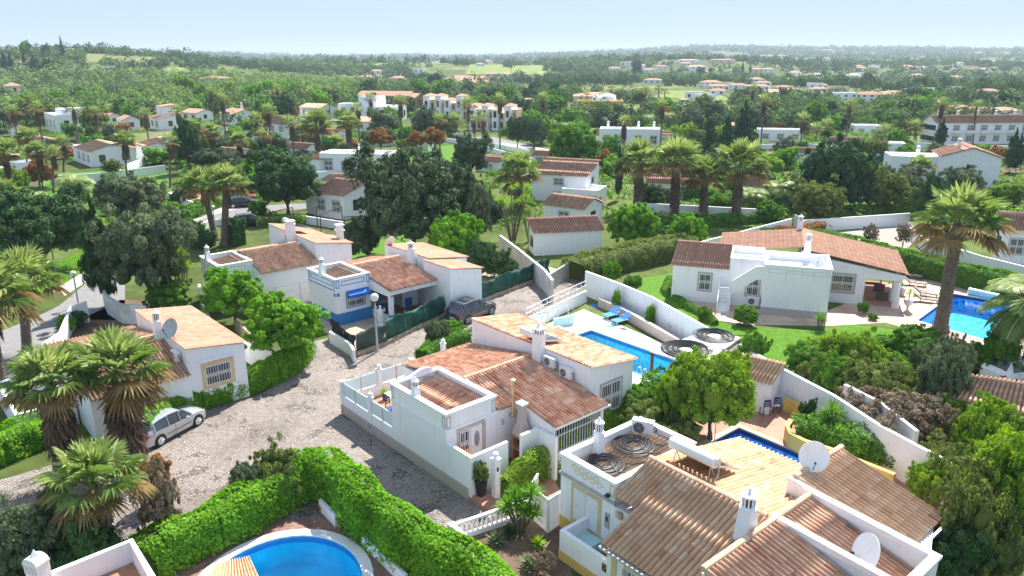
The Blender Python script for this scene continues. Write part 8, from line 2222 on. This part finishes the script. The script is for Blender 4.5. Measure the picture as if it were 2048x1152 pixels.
# cypresses and special trees far away
for x, by, ty, w_, lb in ((127, 118, 72, 14, 'tall araucaria on the left hill top'), (1217, 124, 105, 9, 'araucaria above the middle ridge')): T_('conifer', x, by, ty, w_, lb, name='araucaria')
for x, by, ty, w_, lb in ((12, 145, 100, 12, 'first dark cypress of the left hill group'), (25, 145, 105, 10, 'second dark cypress of the left hill group'), (52, 140, 102, 8, 'third dark cypress of the left hill group'), (72, 150, 108, 20, 'broad dark cypress of the left hill group'), (92, 148, 118, 12, 'dark cypress right of the broad one'), (103, 148, 115, 16, 'last dark cypress of the left hill group'), (1484, 150, 122, 6, 'single dark cypress on the right slope'), (1500, 145, 128, 5, 'small cypress right of the single one'), (1944, 212, 182, 8, 'dark cypress beside the very tall thin palm'), (1670, 148, 136, 4, 'thin cypress above the far road'), (1342, 150, 132, 5, 'thin cypress left of the umbrella shaped tree'), (1420, 150, 134, 12, 'dark cypress clump on the right slope')): T_('cypress', x, by, ty, w_, lb)
T_('carob', 1272, 158, 120, 28, 'big umbrella shaped dark tree on the middle slope', lo=True); T_('dark', 1400, 155, 134, 22, 'dark tree clump on the right slope', lo=True); T_('mid', 55, 122, 84, 26, 'rounded tree on the left hill top', lo=True); T_('carob', 95, 118, 88, 20, 'second rounded tree on the left hill top', lo=True)
T_('dark', 870, 185, 150, 40, 'dark umbrella pine above the apartment houses', lo=True); T_('dark', 850, 178, 148, 34, 'dark rounded pine left of the umbrella pine', lo=True)
BL2 = {'dark': 'dark green bush', 'carob': 'dark bush', 'grey': 'grey green bush', 'bright': 'bright green bush', 'mid': 'green bush', 'olive': 'olive bush', 'red': 'reddish bush', 'lime': 'yellow green bush'}
for (x, y) in ((300, 300), (365, 300), (455, 300), (545, 320), (590, 330), (650, 330), (720, 300), (745, 270), (805, 310), (880, 300), (430, 250), (560, 240), (160, 300), (200, 290), (95, 335), (40, 300), (1000, 300), (1085, 290), (1245, 330), (1320, 300), (1520, 300), (1600, 300), (1690, 290), (1500, 250), (1870, 300)):
    P = atg(x, y); hgt = rg.uniform(6.5, 11); T2 = near_label('slim fan palm', P.x, P.y, P.z, True).replace('large ', 'tall '); pc_ = to_px((P.x, P.y, P.z + hgt)); placed.append((P.x, P.y, 1.5))
    FPm(x, y, pc_[0], pc_[1], 2.0 * FPX / P.y, T2, 'tall slim fan palms of the settlement', trunk=.18, skirt=.8, lo=True, P=P)
cnt = 0; tries = 0
while cnt < 285 and tries < 9000:
    tries += 1
    r_ = 78 + 190 * rg.random() ** .7; az = rg.uniform(-.66, .66); x, y = r_ * math.sin(az), r_ * math.cos(az); z = TZ(x, y); pxx, pyy = to_px((x, y, z))
    if pyy > 470 or any(inpoly(pxx, pyy, p) for p in KEEP + ROADK) or any(inpoly(pxx, pyy, q[:4]) for q in FIELDS): continue
    if any(abs(x - h[0]) < h[2] + .8 and -h[2] - 3 < y - h[1] < h[2] for h in HOUSES): continue
    if any((x - q[0]) ** 2 + (y - q[1]) ** 2 < q[2] * .5 for q in placed): continue
    kd = rg.choice(['carob', 'grey', 'mid', 'bright', 'mid', 'olive', 'lime', 'dark', 'grey', 'mid', 'red'] ); Wm = rg.uniform(2.4, 6); Hm = Wm * rg.uniform(.45, .75); placed.append((x, y, (Wm * .5) ** 2)); cnt += 1
    t = thing('bush', near_label(BL2[kd], x, y, z, Wm > 3.8), 'bush', (x, y, z), 'garden bushes beyond the houses'); inst('crown', LO[kd][cnt % 2], t, (0, 0, -.1), (Wm / 2, Wm / 2, Hm), cnt * 1.3)
# everything further is one wood
VV, FF, RR, off = [], [], [], 0
nzA = _noise3(rg, 5, .012)
def addtrees(r0, r1, n, nl, smin, smax, lsz, seed, dens=0.0):
    global off
    rr = np.sqrt(rg.uniform(r0 ** 2, r1 ** 2, n)) ; az = rg.uniform(-.68, .68, n)
    for r_, a in zip(rr, az):
        x, y = r_ * math.sin(a), r_ * math.cos(a); z = TZ(x, y); pxx, pyy = to_px((x, y, z))
        if any(inpoly(pxx, pyy, p) for p in KEEP) or any(inpoly(pxx, pyy, q[:4]) for q in FIELDS): continue
        nv = nzA(np.array([[x, y, 0]]))[0]
        if nv < -.45 + dens + rg.normal(0, .12) and not (pxx < 430 and pyy < 150): continue
        if any(abs(x - h[0]) < h[2] + 2 and -h[2] - 22 * (r0 / 300) < y - h[1] < h[2] for h in HOUSES): continue
        w_ = rg.uniform(smin, smax); h_ = w_ * rg.uniform(.55, .85)
        q = rg.normal(0, 1, (nl, 3)); q /= np.linalg.norm(q, axis=1, keepdims=True); q[:, 2] = np.abs(q[:, 2]) * 1.0 - .12
        P = q * [w_ / 2, w_ / 2, h_] * rg.uniform(.75, 1.08, (nl, 1)) + [x, y, z + h_ * .12]
        V2, F2 = leafquads(P, q + [0, 0, .2], lsz, rg, .7, .35); VV.append(V2); FF.append(F2 + off); off += len(V2)
        br = (.8 if (pxx < 720 and 150 < pyy < 240) else .42) + .14 * math.sin(x * .013 + y * .021) + .1 * nv
        RR.append(np.clip(rg.normal(br, .17) + rg.normal(0, .1, nl), 0, 1))
addtrees(215, 420, 1700, 170, 4.5, 10.5, .5, 1)
addtrees(420, 800, 3300, 75, 5.5, 11, .85, 2)
addtrees(800, 1600, 4600, 40, 7, 14, 1.6, 3)
addtrees(1600, 3800, 6000, 20, 10, 24, 3.6, 4)
o = nmesh('woodland', np.concatenate(VV), np.concatenate(FF), MAT['leaf_far'], None, np.concatenate(RR)); o['kind'] = 'stuff'; o['label'] = 'hazy green woods and olive groves covering the far slopes'; o['category'] = 'woodland'
VV, FF, RR, off = [], [], [], 0
for i in range(4200):
    r_ = 75 + 190 * rg.random() ** .75; az = rg.uniform(-.66, .66); x, y = r_ * math.sin(az), r_ * math.cos(az); z = TZ(x, y); pxx, pyy = to_px((x, y, z))
    if pyy > 470 or any(inpoly(pxx, pyy, p) for p in KEEP + ROADK) or any(inpoly(pxx, pyy, q[:4]) for q in FIELDS) or any(abs(x - h[0]) < h[2] * .9 and abs(y - h[1]) < h[2] * .9 for h in HOUSES): continue
    nl = 55; w_ = rg.uniform(1.2, 4); q = rg.normal(0, 1, (nl, 3)); q /= np.linalg.norm(q, axis=1, keepdims=True); q[:, 2] = np.abs(q[:, 2]); P = q * [w_ / 2, w_ / 2, w_ * rg.uniform(.15, .45)] + [x, y, z]
    V2, F2 = leafquads(P, q + [0, 0, .3], .22, rg, .7, .4); VV.append(V2); FF.append(F2 + off); off += len(V2); RR.append(np.clip(rg.normal(.5, .22) + rg.normal(0, .12, nl), 0, 1))
o = nmesh('ground_cover', np.concatenate(VV), np.concatenate(FF), MAT['leaf_mid'], None, np.concatenate(RR)); o['kind'] = 'stuff'; o['label'] = 'low green ground cover between the far gardens'; o['category'] = 'ground cover'
# white plot walls between the far gardens
for i, (pts, h) in enumerate([([(60, 300), (130, 292), (230, 288)], 1.4), ([(250, 330), (330, 300), (420, 292)], 1.3), ([(385, 262), (430, 258), (500, 262)], 1.2), ([(620, 345), (690, 338), (790, 344)], 1.3), ([(450, 340), (560, 332), (640, 338)], 1.3), ([(840, 268), (920, 280), (1000, 300), (1070, 318)], 1.0), ([(530, 305), (640, 302), (700, 312)], 1.3), ([(700, 285), (790, 282), (840, 290)], 1.1), ([(1090, 300), (1180, 310), (1230, 318)], 1.2), ([(1800, 330), (1870, 335), (1960, 338)], 1.3), ([(1830, 285), (1960, 292), (2060, 290)], 1.2), ([(1500, 290), (1600, 286), (1680, 292)], 1.2), ([(1270, 405), (1400, 412), (1520, 418)], 1.6)]):
    wall(pts, h, ('white garden wall of the settlement, number %d counted from the left park' % (i + 1)) if 0 else ['white wall under the far left villa', 'white wall behind the slim park palms', 'white wall below the long cottage', 'white wall in front of the blue framed house', 'white wall above the dark rounded tree', 'low white wall along the far road bend', 'white wall below the gabled house', 'white wall behind the bronze topped tree', 'white wall left of the row with chimneys', 'white wall before the big gable house', 'white wall below the long terrace', 'white wall under the flat white house', 'white wall behind the four thick palms'][i], th=.25)
# grass tufts and ground cover near
VV, FF, RR, off = [], [], [], 0
def tufts(poly, n, size, mat, name, label, z=.02, hh=.1):
    P_ = [at(*q) for q in poly]; xs = [p.x for p in P_]; ys = [p.y for p in P_]; pts = []
    pl = [(p.x, p.y) for p in P_]
    while len(pts) < n:
        x, y = rg.uniform(min(xs), max(xs)), rg.uniform(min(ys), max(ys))
        if inpoly(x, y, pl): pts.append((x, y, z + rg.uniform(0, hh)))
    P = np.array(pts); V2, F2 = leafquads(P, rg.normal(0, 1, P.shape) * [1, 1, .3], size, rg, .25)
    o = nmesh(name, V2, F2, MAT[mat], None, rg.uniform(.2, 1, len(F2))); o['kind'] = 'stuff'; o['label'] = label; o['category'] = 'grass'
tufts([(60, 560), (200, 482), (260, 470), (190, 528), (105, 580), (0, 640)], 5000, .09, 'leaf_bright', 'grass', 'rough bright grass on the verge by the asphalt road', hh=.25)
tufts([(1345, 600), (1400, 632), (1480, 655), (1640, 664), (1700, 652), (1830, 668), (1880, 740), (1560, 736), (1480, 700), (1400, 650)], 9000, .05, 'leaf_bright', 'grass', 'short grass of the villa lawn', hh=.03)

# ================================================================ HAZE
hz = MB(); hz.box(ID, -4300, 4300, -60, 4600, -12, 62)
h = hz.build('haze', MAT['plaster']); h['kind'] = 'stuff'; h['label'] = 'pale blue air over the far hills'; h['category'] = 'haze'
hm = bpy.data.materials.new('haze_air'); hm.use_nodes = True
hn = hm.node_tree; hn.nodes.remove(hn.nodes['Principled BSDF'])
pv = hn.nodes.new('ShaderNodeVolumePrincipled'); pv.inputs['Color'].default_value = (.72, .86, 1, 1); pv.inputs['Density'].default_value = 0.00019; pv.inputs['Anisotropy'].default_value = .2
hn.links.new(pv.outputs[0], hn.nodes['Material Output'].inputs['Volume'])
h.data.materials.clear(); h.data.materials.append(hm)
scene.cycles.volume_bounces = 0
